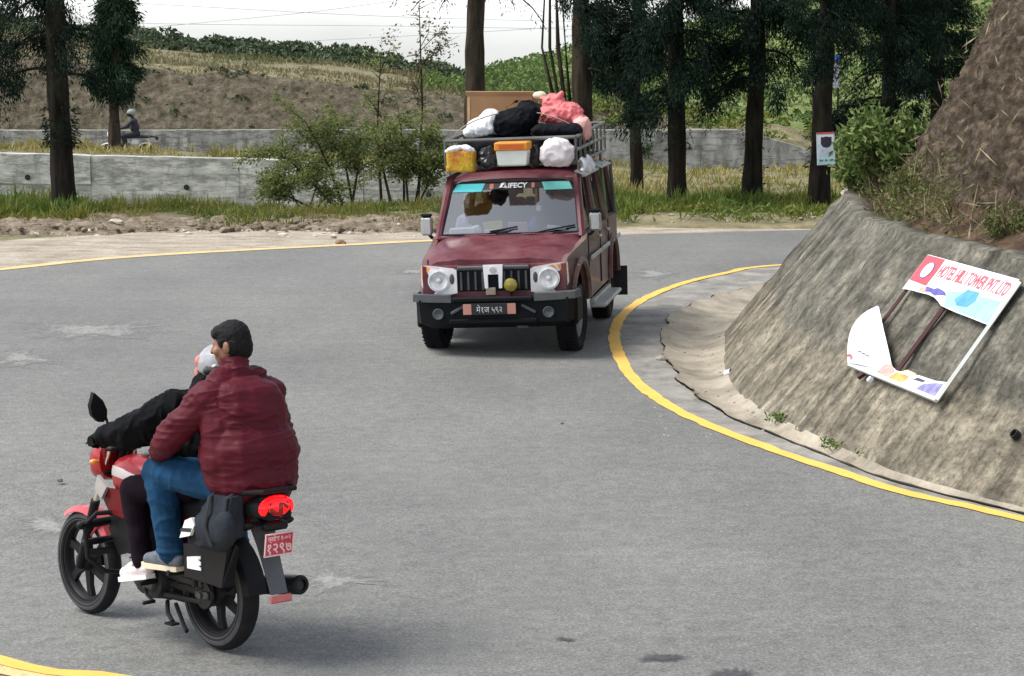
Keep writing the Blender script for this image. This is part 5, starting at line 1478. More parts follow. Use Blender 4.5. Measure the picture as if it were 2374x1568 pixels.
# ------------------------------------------------------------------ motorcycle (local: x right, y forward, z up, origin under the rear axle)
MK = {
    'red': plain('red_bike_paint', (.30, .006, .010), .3, var=.12, coat=.15, spec=.35),
    'dred': plain('dark_red_paint', (.11, .004, .007), .5, var=.15, spec=.2),
    'silver': plain('silver_stripe', (.55, .50, .50), .3, .3, var=.1),
    'fender': plain('front_fender_red', (.50, .05, .06), .35, var=.15, coat=.4),
    'black': plain('bike_black', (.006, .006, .008), .55, var=.25, spec=.25),
    'satin': plain('satin_black', (.010, .010, .012), .4, var=.25, spec=.3),
    'engine': plain('engine_grey', (.025, .025, .027), .55, .3, var=.3, scale=15),
    'alloy': plain('dull_alloy', (.08, .085, .08), .45, .6, var=.3, scale=15),
    'fork': plain('fork_chrome', (.70, .70, .68), .18, 1.),
    'rubber': plain('bike_tyre', (.010, .010, .012), .85, var=.25, bump=.25, bscale=70, spec=.25, dirt=(.05, .047, .045), damt=.3),
    'wall': plain('tyre_sidewall', (.035, .035, .038), .7, var=.25, dirt=(.12, .11, .10), damt=.5),
    'seat': plain('seat_vinyl', (.006, .006, .007), .7, spec=.2),
    'grey': plain('grey_mudguard', (.06, .067, .078), .6, var=.2, dirt=(.12, .11, .10), damt=.3),
    'tail': plain('lit_tail_lens', (.55, .005, .008), .2, emit=(1., .003, .006), estr=.75, var=.5, scale=34),
    'tailcore': plain('tail_lens_core', (.18, .004, .004), .25, emit=(1., .02, .02), estr=.03),
    'plate': plain('red_plate', (.50, .03, .07), .5, dirt=(.5, .2, .2), damt=.3),
    'ptext': plain('plate_white', (.80, .55, .56), .6),
    'prim': plain('plate_rim', (.75, .55, .54), .6),
    'refl': plain('red_reflector', (.45, .06, .05), .3, dirt=(.4, .3, .28), damt=.5),
    'amber': plain('bike_amber', (.70, .26, .03), .25, coat=.4),
    'mirror': plain('mirror_glass', (.30, .28, .25), .15, .6, var=.1),
    'bag': plain('slate_bag_cloth', (.018, .022, .030), .85, spec=.2, var=.3, scale=7, bump=.3, bscale=50),
    'bagd': plain('black_bag_cloth', (.010, .011, .014), .8, var=.3),
    'white': plain('bag_white_panel', (.70, .72, .72), .6, var=.12),
}
PSI = R(42)
rp = G(515, 1508); rz = float(gz(rp.x, rp.y)); rp = G(515, 1508, rz)
fwd = Vector((-math.sin(PSI), math.cos(PSI), 0))
WB = 1.32
fz = float(gz(rp.x + fwd.x * WB, rp.y + fwd.y * WB))
BIKE_E = Euler((math.atan2(fz - rz, WB), R(1.2), PSI), 'XYZ')
BLOC = Vector((rp.x, rp.y, rz + .006))
bike = empty('motorcycle', BLOC, BIKE_E, 'red and black motorcycle with lit tail light carrying two people', 'motorcycle')

def bwheel(name, cy, cz, Rr, r, hub):
    w = empty(name, (0, cy, cz)); w.parent = bike
    mb = MB(); prof = []
    for k_ in range(15):
        a = math.pi * (-.72 + 1.44 * k_ / 14)
        prof.append((Rr + r * math.cos(a), r * 1.05 * math.sin(a)))
    mb.lathe(prof, (0, 0, 0), 'x', 56, cap=False)
    mb.build('tyre', MK['rubber'], w)
    mb = MB()
    for s in (-1, 1): mb.lathe([(Rr - r * .35, s * r * .99), (Rr + r * .15, s * r * 1.07), (Rr + r * .45, s * r * .96)], (0, 0, 0), 'x', 56, cap=False)
    mb.build('sidewall_band', MK['wall'], w)
    ri = Rr - r * .55
    mb = MB(); mb.lathe([(ri + .004, -r * .75), (ri - .014, -r * .6), (ri - .02, 0), (ri - .014, r * .6), (ri + .004, r * .75)], (0, 0, 0), 'x', 48, cap=False)
    mb.lathe([(ri + .004, -r * .75), (ri - .016, -r * .72), (ri - .03, -.012), (ri - .03, .012), (ri - .016, r * .72), (ri + .004, r * .75)], (0, 0, 0), 'x', 48, cap=False)
    mb.build('rim', MK['black'], w)
    for k_ in range(6):
        a = 2 * math.pi * k_ / 6 + .3
        mb = MB()
        d = Vector((0, math.cos(a), math.sin(a))); t = Vector((0, -math.sin(a), math.cos(a)))
        rr = []
        for q, ww in ((.03, .030), (ri * .6, .020), (ri - .008, .026)):
            c = d * q + t * (.03 * math.sin(q / ri * 2))
            rr.append([c + t * ww + Vector((.014, 0, 0)), c - t * ww + Vector((.014, 0, 0)), c - t * ww - Vector((.014, 0, 0)), c + t * ww - Vector((.014, 0, 0))])
        mb.loft(rr); mb.build('spoke', MK['black'], w)
    mb = MB(); mb.lathe([(.02, -.075), (hub, -.06), (hub, .05), (.02, .075)], (0, 0, 0), 'x', 24); mb.build('hub', MK['engine'], w)
    return w
bwheel('rear_wheel', 0, .31, .255, .055, .07)
bwheel('front_wheel', WB, .303, .258, .045, .05)

def bpart(name, fn, mat, parent=bike, ang_=40):
    mb = MB(); fn(mb); return mb.build(name, mat, parent, ang_)
def rr_ring(y, zc, hx, hz, p=2.6, n=16, xo=0.):
    out = []
    for k_ in range(n):
        a = 2 * math.pi * k_ / n
        c, s = math.cos(a), math.sin(a)
        out.append((xo + hx * math.copysign(abs(c) ** (2 / p), c), y, zc + hz * math.copysign(abs(s) ** (2 / p), s)))
    return out
# front end
AX, HD = Vector((0, WB, .303)), Vector((0, .93, 1.0))
for s in (-1, 1):
    o = Vector((s * .075, 0, 0))
    bpart('fork_lower', lambda m: m.tube([AX + o + Vector((0, -.02, -.02)), AX + o + (HD - AX) * .55], [.026, .027], 12), MK['black'])
    bpart('fork_tube', lambda m: m.tube([AX + o + (HD - AX) * .54, HD + o], .017, 12), MK['fork'])
    bpart('grip', lambda m: m.tube([(s * .27, .675, 1.10), (s * .385, .625, 1.09)], .018, 10), MK['black'])
    bpart('lever', lambda m: m.tube([(s * .24, .74, 1.095), (s * .30, .74, 1.09), (s * .375, .685, 1.08)], [.008, .007, .006], 6), MK['alloy'])
    bpart('front_indicator', lambda m: (m.tube([(s * .09, .99, .93), (s * .15, .97, .93)], .009, 6), m.ell((s * .165, .965, .93), (.024, .022, .016))), MK['amber'])
    # mirror: leaf shape, pointed at the outer top
    st = Vector((s * .20, .725, 1.10)); mh = Vector((s * .265, .66, 1.215)); 
    mr = bpart('mirror', lambda m: m.tube([st, st + Vector((s * .01, -.005, .05)), mh], [.007, .007, .008], 8), MK['black'])
    out = [(-.062, -.028), (-.035, -.045), (.015, -.042), (.055, -.012), (.082, .050), (.070, .052), (.010, .050), (-.040, .028), (-.062, .0)]
    mm = basis(mh + Vector((s * .055, 0, .045)), Vector((s * .76, -.12, .60)), Vector((-s * .5, -.05, .86)))
    for nm, k_, z0, z1, mt in (('mirror_shell', 1.0, -.004, .022, 'black'), ('mirror_glass', .86, -.007, -.003, 'mirror')):
        mb = MB(mm); mb.prism([(a * k_ * 1.12, b * k_ * 1.12) for a, b in out], z0 * s * 1, z1 * s * 1, 'z'); mb.build(nm, MK[mt], mr)
bpart('handlebar', lambda m: m.tube([(-.38, .628, 1.09), (-.27, .675, 1.10), (-.17, .79, 1.09), (0, .85, 1.03), (.17, .79, 1.09), (.27, .675, 1.10), (.38, .628, 1.09)], .012, 10), MK['black'])
bpart('triple_clamp', lambda m: (m.box((0, .915, 1.0), (.21, .07, .03), ch=.01), m.box((0, .99, .86), (.20, .06, .03), ch=.01), m.tube([(0, .90, 1.02), (0, 1.0, .82)], .03, 10)), MK['black'])
bpart('instrument_cluster', lambda m: (m.box((0, .99, 1.03), (.19, .08, .05), rot=(.7, 0, 0), ch=.02), m.ell((-.05, .965, 1.05), (.045, .02, .04)), m.ell((.05, .965, 1.05), (.045, .02, .04))), MK['satin'])
cw = bpart('headlamp_cowl', lambda m: m.loft([rr_ring(.97, .93, .125, .11), rr_ring(1.02, .93, .130, .125), rr_ring(1.09, .91, .115, .105), rr_ring(1.15, .89, .075, .07)]), MK['red'])
bpart('headlamp', lambda m: m.ell((0, 1.14, .885), (.085, .03, .075)), plain('bike_headlamp', (.7, .72, .74), .1, coat=.5), cw)
def fender(cy, cz, Rr, w, a0, a1, th=.006, n=12, drop=.03):
    rings = []
    for a in np.linspace(R(a0), R(a1), n):
        c, s = math.cos(a), math.sin(a)
        rings.append([(x, cy + c * (Rr - (drop if abs(x) > w * .9 else 0)), cz + s * (Rr - (drop if abs(x) > w * .9 else 0))) for x in (-w, -w * .75, 0, w * .75, w)])
    return lambda m: (m.loft(rings, closed=False), m.loft([[(p[0], cy + (p[1] - cy) * .985, cz + (p[2] - cz) * .985) for p in r] for r in rings], closed=False))
bpart('front_fender', fender(WB, .303, .325, .058, 55, 150), MK['fender'])
bpart('fender_stay', lambda m: [m.tube([(s * .07, WB - .05, .40), (s * .065, WB - .22, .55)], .008, 6) for s in (-1, 1)], MK['fender'])
# tank with stripe, shroud, seat
tank_r = [(.34, .80, .085, .05), (.40, .83, .115, .085), (.52, .855, .145, .105), (.68, .865, .160, .115), (.80, .865, .150, .108), (.88, .85, .10, .08), (.91, .84, .05, .05)]
tk = bpart('fuel_tank', lambda m: m.loft([rr_ring(y, z, a, b, 2.8, 20) for y, z, a, b in tank_r]), MK['red'], ang_=60)
for s in (-1, 1):
    def strp(m, s=s):
        rows = []
        for y, z, a, b in tank_r[1:-1]:
            t = (y - .4) / .48
            zz0 = z + b * (.30 - .35 * (1 - t)); 
            rows.append([(s * (a * 1.015), y, zz0 - .02), (s * (a * 1.02), y, zz0), (s * (a * .96), y, zz0 + .035)])
        m.loft(rows, closed=False)
    bpart('tank_stripe', strp, MK['silver'], tk)
    bpart('tank_shroud', lambda m: m.prism([(.60, .72), (.68, .80), (.86, .79), (.93, .72), (.84, .66), (.70, .64)], .13, .152, 'x', lambda p: (s * (p[0] - .25 * max(0, p[1] - .85)), p[1], p[2])), MK['dred'])
    bpart('radiator_panel', lambda m: m.prism([(.66, .46), (.62, .64), (.84, .66), (.90, .56), (.80, .42)], .10, .122, 'x', lambda p: (s * p[0], p[1], p[2])), MK['black'])
    bpart('shroud_fin', lambda m: m.prism([(.84, .80), (.93, .86), (.97, .78), (.90, .73)], .145, .165, 'x', lambda p: (s * p[0], p[1], p[2])), plain('grey_fin', (.35, .33, .33), .4))
    bpart('side_cover', lambda m: m.prism([(-.02, .60), (.04, .74), (.36, .76), (.40, .66), (.26, .54), (.08, .53)], .09, .125, 'x', lambda p: (s * p[0], p[1], p[2])), MK['dred'])
    bpart('tail_cover', lambda m: m.prism([(-.02, .66), (-.02, .77), (-.42, .86), (-.48, .83), (-.40, .75)], .075, .115, 'x', lambda p: (s * (p[0] - .05 * max(0, -p[1] - .3)), p[1], p[2])), MK['dred'])
bpart('tank_cap', lambda m: m.lathe([(.04, 0), (.04, .012), (.03, .016)], (0, .66, .975), 'z', 16), MK['alloy'], tk)
def seat_fn(m):
    rows = []
    for y, zt, hx in ((.44, .80, .07), (.36, .805, .11), (.16, .80, .135), (.0, .815, .14), (-.06, .86, .14), (-.30, .865, .135), (-.50, .87, .115), (-.55, .85, .07)):
        rows.append([(-hx, y, zt - .085), (-hx * 1.02, y, zt - .03), (-hx * .8, y, zt), (0, y, zt + .008), (hx * .8, y, zt), (hx * 1.02, y, zt - .03), (hx, y, zt - .085)])
    m.loft(rows)
bpart('seat', seat_fn, MK['seat'], ang_=50)
bpart('frame', lambda m: (m.tube([(0, .92, .93), (0, .72, .72), (0, .3, .70), (0, -.45, .76)], .022, 8), m.tube([(0, .94, .86), (0, .80, .45), (0, .70, .22), (0, .30, .22), (0, .22, .42)], .020, 8),
                          *[m.tube([(s * .08, .30, .40), (s * .085, .05, .60), (s * .09, -.40, .74)], .014, 7) for s in (-1, 1)]), MK['black'])
# engine
bpart('crankcase', lambda m: (m.lathe([(.02, -.15), (.10, -.135), (.115, -.06), (.115, .06), (.10, .135), (.02, .15)], (0, .46, .33), 'x', 24), m.lathe([(.02, -.13), (.085, -.115), (.095, -.05), (.095, .05), (.085, .115)], (0, .60, .34), 'x', 24), m.box((0, .52, .27), (.2, .34, .10), ch=.03)), MK['engine'])
for k_ in range(7):
    bpart('cooling_fin', lambda m: m.box((0, .66 + k_ * .008, .43 + k_ * .025), (.19, .17, .009), rot=(-.25, 0, 0), ch=.003), MK['engine'])
bpart('cylinder_head', lambda m: (m.box((0, .66, .50), (.13, .12, .22), rot=(-.25, 0, 0), ch=.02), m.box((0, .72, .63), (.17, .16, .06), rot=(-.25, 0, 0), ch=.02), m.tube([(0, .60, .62), (0, .45, .62), (0, .36, .62)], .028, 8)), MK['engine'])
bpart('air_box', lambda m: m.box((0, .30, .62), (.15, .22, .16), ch=.03), MK['black'])
bpart('clutch_cover', lambda m: m.lathe([(.07, 0), (.065, -.02), (.03, -.028)], (-.145, .46, .34), 'x', 20), MK['alloy'])
# front leg guard with foot slabs
for s in (-1, 1):
    lg = bpart('leg_guard', lambda m: m.tube([(s * .06, .80, .66), (s * .22, .86, .66), (s * .285, .88, .60), (s * .285, .86, .42), (s * .20, .82, .34), (s * .06, .76, .32)], .014, 8), MK['black'])
    bpart('guard_slab', lambda m: m.box((s * .20, .90, .60), (.26, .05, .045), rot=(0, 0, -s * .1), ch=.015), MK['black'], lg)
    bpart('guard_slab', lambda m: m.box((s * .19, .90, .50), (.22, .05, .035), rot=(0, 0, -s * .1), ch=.012), MK['black'], lg)
    bpart('guard_peg', lambda m: m.tube([(s * .13, .88, .44), (s * .26, .90, .44)], .02, 8), MK['engine'], lg)
    bpart('front_peg', lambda m: m.tube([(s * .10, .40, .335), (s * .25, .40, .335)], .016, 8), MK['black'])
    bpart('rear_peg', lambda m: (m.tube([(s * .09, .10, .42), (s * .25, .12, .43)], .015, 8), m.tube([(s * .10, .26, .34), (s * .10, .10, .43)], .013, 6)), MK['black'])
    bpart('swing_arm', lambda m: m.box((s * .085, .17, .32), (.03, .40, .05), rot=(.03, 0, 0), ch=.01), MK['black'])
    sh = bpart('shock_absorber', lambda m: m.tube([(s * .105, .02, .35), (s * .105, .09, .70)], .016, 8), MK['satin'])
    bpart('shock_spring', lambda m: m.tube([(s * .105 + .03 * math.cos(a), .035 + .05 * a / 50 + .03 * math.sin(a) * .9, .43 + .23 * a / 50) for a in np.linspace(0, 50, 90)], .006, 5), MK['engine'], sh)
bpart('chain_case', lambda m: (m.box((-.105, .20, .37), (.03, .42, .05), rot=(.05, 0, 0), ch=.012), m.lathe([(.075, -.012), (.08, 0), (.075, .012)], (-.10, 0, .31), 'x', 20), m.box((-.105, .22, .265), (.02, .40, .03), ch=.008)), MK['satin'])
bpart('axle_adjuster', lambda m: (m.box((-.118, .0, .31), (.02, .12, .045), ch=.008), m.lathe([(.018, -.02), (.018, .0)], (-.12, .0, .31), 'x', 6)), MK['alloy'])
bpart('gear_lever', lambda m: (m.tube([(-.15, .50, .30), (-.19, .42, .26), (-.20, .34, .24)], .009, 6), m.box((-.23, .34, .24), (.08, .02, .02), ch=.006)), MK['black'])
bpart('side_stand', lambda m: (m.tube([(-.10, .36, .22), (-.19, .22, .19), (-.24, .10, .17)], .013, 7), m.box((-.25, .09, .165), (.05, .07, .012))), MK['black'])
bpart('centre_stand', lambda m: m.tube([(-.10, .28, .22), (-.13, .16, .12), (-.14, .12, .10)], .012, 7), MK['black'])
# rear end
bpart('rear_guard', lambda m: fender(0, .31, .345, .075, 60, 175)(m), MK['black'])
bpart('mudguard', lambda m: m.loft([[(-.075, -.38, .78), (.075, -.38, .78), (.075, -.35, .78), (-.075, -.35, .78)], [(-.060, -.44, .62), (.060, -.44, .62), (.060, -.425, .62), (-.060, -.425, .62)], [(-.054, -.495, .48), (.054, -.495, .48), (.054, -.482, .48), (-.054, -.482, .48)], [(-.05, -.535, .375), (.05, -.535, .375), (.05, -.523, .375), (-.05, -.523, .375)]]), MK['grey'])
bpart('rear_reflector', lambda m: m.box((0, -.545, .352), (.13, .02, .04), rot=(-.3, 0, 0), ch=.005), MK['refl'])
bpart('tail_housing', lambda m: m.loft([rr_ring(-.28, .81, .10, .05), rr_ring(-.40, .825, .115, .062), rr_ring(-.48, .825, .112, .066), rr_ring(-.505, .825, .10, .058)]), MK['black'])
tl = bpart('tail_light', lambda m: m.ell((0, -.522, .822), (.112, .036, .064)), MK['tail'])
bpart('tail_light_core', lambda m: (m.ell((.005, -.552, .812), (.018, .010, .040)), m.ell((-.035, -.550, .806), (.034, .010, .014), (0, .5, 0)), m.ell((.035, -.550, .832), (.028, .010, .010), (0, .6, 0))), MK['tailcore'], tl)
bpart('grab_rail', lambda m: m.tube([(-.13, -.12, .84), (-.155, -.25, .88), (-.15, -.44, .905), (-.10, -.55, .915), (.10, -.55, .915), (.15, -.44, .905), (.155, -.25, .88), (.13, -.12, .84)], .014, 8), MK['black'])
bpart('plate_bracket', lambda m: (m.tube([(-.02, -.42, .74), (-.02, -.50, .72)], .014, 6), m.box((0, -.505, .725), (.15, .05, .045), ch=.012)), MK['black'])
MP = basis((0, -.535, .635), (1, 0, 0), (0, -.16, 1))
mb = MB(MP); mb.box((0, 0, 0), (.175, .122, .006), ch=.002); npl = mb.build('number_plate', MK['plate'], bike)
mb = MB(MP)
for a, b, w, h in ((0, .058, .18, .007), (0, -.058, .18, .007), (-.0865, 0, .006, .117), (.0865, 0, .006, .117)): mb.box((a, b, .004), (w, h, .006))
mb.build('plate_rim', MK['prim'], npl)
text_mesh('प्रदेश १-०२', .034, MK['ptext'], npl, 'plate_lettering', MP @ Matrix.Translation((0, .031, .004)), .001, .95, bold=.0006)
text_mesh('१२९७', .080, MK['ptext'], npl, 'plate_lettering', MP @ Matrix.Translation((0, -.022, .004)), .001, .92, bold=.0012)
for s in (-1, 1):
    bpart('rear_indicator', lambda m: (m.tube([(s * .05, -.45, .735), (s * .10, -.45, .735)], .012, 6), m.ell((s * .12, -.45, .735), (.04, .022, .020))), MK['black'])
ms = bpart('silencer', lambda m: m.tube([(.17, .12, .30), (.18, .0, .32), (.185, -.30, .365), (.185, -.46, .385)], [.035, .05, .054, .052], 16), MK['satin'])
bpart('silencer_end', lambda m: (m.lathe([(.052, .0), (.046, -.012), (.03, -.012), (.028, .02), (.0005, .02)], (.185, -.462, .385), 'y', 18, cap=False)), MK['black'], ms)
bpart('exhaust_pipe', lambda m: m.tube([(.05, .76, .58), (.08, .86, .45), (.12, .78, .22), (.15, .5, .20), (.16, .2, .26), (.17, .1, .30)], .022, 10), MK['alloy'])
sg = bpart('saree_guard', lambda m: (m.tube([(-.17, .02, .64), (-.20, -.02, .42), (-.215, -.34, .42), (-.18, -.42, .64)], .010, 7), m.prism([(.0, .43), (.0, .60), (-.40, .62), (-.34, .41)], -.225, -.15, 'x')), MK['black'])
bpart('guard_sticker', lambda m: m.prism([(-.04, .475), (-.04, .535), (-.165, .555), (-.165, .538), (-.14, .533), (-.165, .522), (-.165, .505), (-.14, .50), (-.165, .492), (-.165, .478)], -.232, -.227, 'x'), MK['white'], sg)
bpart('guard_peg', lambda m: m.tube([(-.15, .03, .64), (-.16, .0, .36)], .016, 7), MK['black'], sg)

# saddle bag hung on the left of the tail
bagr = empty('saddle_bag', BLOC, BIKE_E, 'dark slate saddle bag with a white panel hung on the left of the motorcycle tail', 'bag')
blob('bag_body', lambda m: (m.loft([[(-.28, -.12, .62), (-.17, -.12, .62), (-.17, -.20, .84), (-.24, -.20, .82)], [(-.30, -.26, .62), (-.16, -.26, .62), (-.15, -.30, .90), (-.23, -.30, .89)], [(-.29, -.46, .68), (-.15, -.46, .68), (-.14, -.44, .90), (-.22, -.44, .89)]]), m.ell((-.235, -.30, .70), (.075, .17, .10), (.2, 0, 0))), .010, MK['bag'], bagr, 3, lambda c, n_: .010 * fbm(c[:, 0] * 9, c[:, 1] * 9, c[:, 2] * 9))
blob('bag_pocket', lambda m: (m.ell((-.25, -.42, .73), (.05, .075, .10), (.2, 0, 0)),), .010, MK['bag'], bagr, 2, lambda c, n_: .008 * fbm(c[:, 0] * 12, c[:, 1] * 12, c[:, 2] * 12))
mb = MB(); mb.prism([(-.105, .655), (-.125, .745), (-.175, .765), (-.215, .73), (-.19, .675)], -.318, -.298, 'x', lambda p: (p[0] + .25 * (p[2] - .65), p[1], p[2])); mb.build('white_panel', MK['white'], bagr)
mb = MB(); mb.prism([(-.10, .688), (-.11, .706), (-.20, .714), (-.195, .694)], -.321, -.316, 'x', lambda p: (p[0] + .25 * (p[2] - .65), p[1], p[2])); mb.build('panel_stripe', MK['bagd'], bagr)
mb = MB(); mb.tube([(-.15, -.27, .92), (-.25, -.29, .88), (-.312, -.33, .74), (-.30, -.37, .64)], .012, 6, flat=.5); mb.build('strap', MK['bagd'], bagr)
mb = MB(); mb.tube([(-.14, -.40, .92), (-.24, -.42, .88), (-.28, -.45, .70)], .012, 6, flat=.5); mb.build('strap', MK['bagd'], bagr)

# ------------------------------------------------------------------ the two people
MPE = {
    'skin': plain('warm_brown_skin', (.26, .125, .075), .55, var=.15, scale=12),
    'hair': plain('short_black_hair', (.004, .004, .005), .7, var=.3, scale=60, bump=.8, bscale=110, spec=.25),
    'jacket': plain('maroon_jacket', (.078, .0045, .013), .6, var=.08, scale=9, bump=.08, bscale=90, spec=.2),
    'jeans': plain('blue_jeans', (.010, .048, .110), .9, spec=.15, var=.35, scale=7, bump=.3, bscale=90),
    'blackj': plain('black_riding_jacket', (.003, .0035, .005), .8, var=.3, scale=8, bump=.3, bscale=40, spec=.12),
    'dtrou': plain('dark_plum_trousers', (.010, .005, .010), .9, var=.3, spec=.12),
    'shoe': plain('grey_shoe', (.10, .115, .15), .7, var=.25, scale=20),
    'sole': plain('cream_sole', (.72, .62, .45), .7, var=.1),
    'wshoe': plain('white_shoe', (.70, .62, .64), .65, var=.1, scale=15),
    'wsole': plain('white_sole', (.80, .77, .76), .7),
    'glove': plain('black_glove', (.004, .004, .005), .8, spec=.15),
    'helmet': plain('silver_red_helmet', (.30, .31, .33), .3, var=.2, coat=.3),
    'helmr': plain('helmet_red', (.48, .14, .12), .3, coat=.4),
    'helmb': plain('helmet_black', (.012, .012, .014), .3, coat=.3),
}
def hand(m, wrist, dirn, palm_n, curl=1.1, r=.0095):
    """palm plus five jointed fingers closing towards palm_n"""
    d = Vector(dirn).normalized(); n = Vector(palm_n).normalized(); n = (n - d * n.dot(d)).normalized(); s = d.cross(n)
    w = Vector(wrist)
    m.cap(w, w + d * .045, .028, .032); m.cap(w + d * .04 - s * .025, w + d * .075 - s * .028, .020, .016); m.cap(w + d * .04 + s * .02, w + d * .078 + s * .024, .020, .016)
    for k_, (o, L) in enumerate(((-.032, .066), (-.011, .076), (.011, .070), (.031, .055))):
        p = w + d * .085 + s * o; a = .35
        for q in range(3):
            a += curl * (.5 if q == 0 else .8)
            e = p + (d * math.cos(a) + n * math.sin(a)) * L * (.42, .33, .25)[q]
            m.cap(p, e, r * (1 - .12 * q), r * (.9 - .12 * q), 8); p = e
    p = w + d * .02 - s * .03
    for q, (a, L) in enumerate(((.5, .04), (1.0, .032), (1.5, .026))):
        e = p + (d * .8 - s * (.7 - .4 * q) + n * math.sin(a)).normalized() * L
        m.cap(p, e, .012 - .001 * q, .0105 - .001 * q, 8); p = e

# --- pillion passenger in the maroon jacket
pil = empty('person', BLOC, BIKE_E, 'bareheaded passenger in a maroon jacket and blue jeans at the back of the motorcycle', 'person')
Jt = {'pel': Vector((.01, -.29, .97)), 'wai': Vector((.015, -.28, 1.09)), 'che': Vector((.02, -.235, 1.27)), 'sho': Vector((.015, -.20, 1.40)), 'nk0': Vector((.01, -.185, 1.45)), 'nk1': Vector((.01, -.155, 1.55)), 'head': Vector((.015, -.135, 1.635))}
HR = (.30, 0, .28)          # head bowed a little and turned to its left
hm = Matrix.Translation(Jt['head']) @ Euler((-.16, 0, .55)).to_matrix().to_4x4()
def H_(x, y, z): return hm @ Vector((x, y, z))
def head_shape(m, k_=1.0, ears=True):
    m.ell(H_(0, -.008, .022), (.079 * k_, .098 * k_, .095 * k_), tuple(hm.to_euler()))
    m.ell(H_(0, .025, -.035), (.066 * k_, .070 * k_, .085 * k_), tuple(hm.to_euler()))
    if ears:
        m.ell(H_(0, .068, -.078), (.034, .026, .026), tuple(hm.to_euler()))
        m.cap(H_(0, .088, .012), H_(0, .110, -.022), .010, .015)           # nose
        m.cap(H_(-.026, .086, .022), H_(.026, .086, .022), .010, .010)     # brow
        m.cap(H_(-.018, .088, -.052), H_(.018, .088, -.052), .010, .010)   # mouth
        for s in (-1, 1):
            m.ell(H_(s * .050, .062, -.022), (.024, .024, .024))
            m.ell(H_(s * .082, -.008, -.012), (.012, .022, .034), tuple((hm @ Euler((.15, 0, s * .35)).to_matrix().to_4x4()).to_euler()))
            m.ell(H_(s * .032, .078, .012), (.013, .010, .010))
LE = {'sL': Vector((-.185, -.195, 1.365)), 'eL': Vector((-.315, -.03, 1.165)), 'wL': Vector((-.235, .19, 1.06)), 'sR': Vector((.21, -.195, 1.365)), 'eR': Vector((.285, .0, 1.165)), 'wR': Vector((.21, .20, 1.06)),
      'hL': Vector((-.10, -.24, .93)), 'kL': Vector((-.215, .235, .955)), 'aL': Vector((-.205, .145, .505)), 'hR': Vector((.10, -.24, .93)), 'kR': Vector((.22, .235, .955)), 'aR': Vector((.205, .145, .505))}
def pil_body(m):
    head_shape(m); m.cap(Jt['nk0'], Jt['nk1'], .058, .052)
    m.ell(Jt['che'], (.19, .14, .18)); m.ell(Jt['wai'], (.19, .15, .15)); m.ell(Jt['pel'], (.16, .14, .10))
    m.cap(LE['sL'], LE['sR'], .06, .06)
    for s in 'LR':
        m.cap(LE['s' + s], LE['e' + s], .05, .042); m.cap(LE['e' + s], LE['w' + s], .042, .028)
        m.cap(LE['h' + s], LE['k' + s], .075, .055); m.cap(LE['k' + s], LE['a' + s], .05, .036); m.cap(LE['a' + s], LE['a' + s] + Vector((0, .1, -.045)), .035, .03)
    hand(m, LE['wL'] + Vector((0, .012, -.006)), (.25, .80, -.45), (.1, -.3, -1), .35); hand(m, LE['wR'] + Vector((0, .012, -.006)), (-.25, .80, -.45), (.1, -.3, -1), .35)
blob('body', pil_body, .0075, MPE['skin'], pil, 4)
def pil_jacket(m):
    m.ell(Jt['pel'] + Vector((0, -.005, .00)), (.252, .210, .135)); m.cap(Jt['pel'] - Vector((.06, 0, .02)), Jt['wai'] - Vector((.06, 0, 0)), .19, .20); m.cap(Jt['pel'] + Vector((.06, 0, -.02)), Jt['wai'] + Vector((.06, 0, 0)), .19, .20); m.ell(Jt['wai'], (.270, .225, .19)); m.cap((.175, -.235, 1.32), (.195, -.285, 1.06), .085, .10); m.cap((-.155, -.235, 1.31), (-.165, -.285, 1.06), .085, .10); m.ell(Jt['che'], (.240, .200, .205)); m.ell(Vector((.015, -.245, 1.36)), (.21, .165, .12))
    m.cap(LE['sL'] + Vector((.03, 0, .0)), LE['sR'] - Vector((.03, 0, 0)), .098, .098); m.cap((-.09, -.185, 1.445), (.11, -.185, 1.445), .075, .075)
    m.cap((.01, -.185, 1.47), (.01, -.17, 1.515), .084, .076)
    for s in 'LR':
        m.cap(LE['s' + s], LE['e' + s], .088, .074); m.cap(LE['e' + s], LE['w' + s], .072, .050)
def quilt(c, n_):
    z = c[:, 2] + .03 * np.sin(c[:, 0] * 5 + 1) + .04 * (c[:, 0] - .015) * np.sign(c[:, 0] + .1) + .018 * fbm(c[:, 0] * 5, c[:, 1] * 5, c[:, 2] * 3)
    rib = np.abs(np.sin(z * math.pi / .036)) ** .5
    tors = (1 - smooth(1.40, 1.47, c[:, 2])) * (1 - smooth(.20, .26, np.abs(c[:, 0] - .015))) + .25
    fold = fbm(c[:, 0] * 6, c[:, 1] * 6, c[:, 2] * 20, 3)
    hem = 1 - smooth(.885, .915, c[:, 2])
    return .0026 * (rib - .6) * np.clip(tors, 0, 1) * (1 + 1.2 * fbm(c[:, 0] * 4, c[:, 1] * 4, c[:, 2] * 4)) + .006 * fbm(c[:, 0] * 6, c[:, 1] * 6, c[:, 2] * 9, 3) + (.011 * (1 - np.abs(vnoise(c[:, 0] * 3.5 + 7, c[:, 1] * 3.5, c[:, 2] * 15 + 2.2 * fbm(c[:, 0] * 5, c[:, 1] * 5, c[:, 2] * 5) + 1.6 * c[:, 0]))) ** 4 + .006 * (1 - np.abs(vnoise(c[:, 0] * 7, c[:, 1] * 7 + 3, c[:, 2] * 31 - 3 * c[:, 0]))) ** 4) + .005 * fold - .012 * hem
blob('jacket', pil_jacket, .0065, MPE['jacket'], pil, 8, quilt)
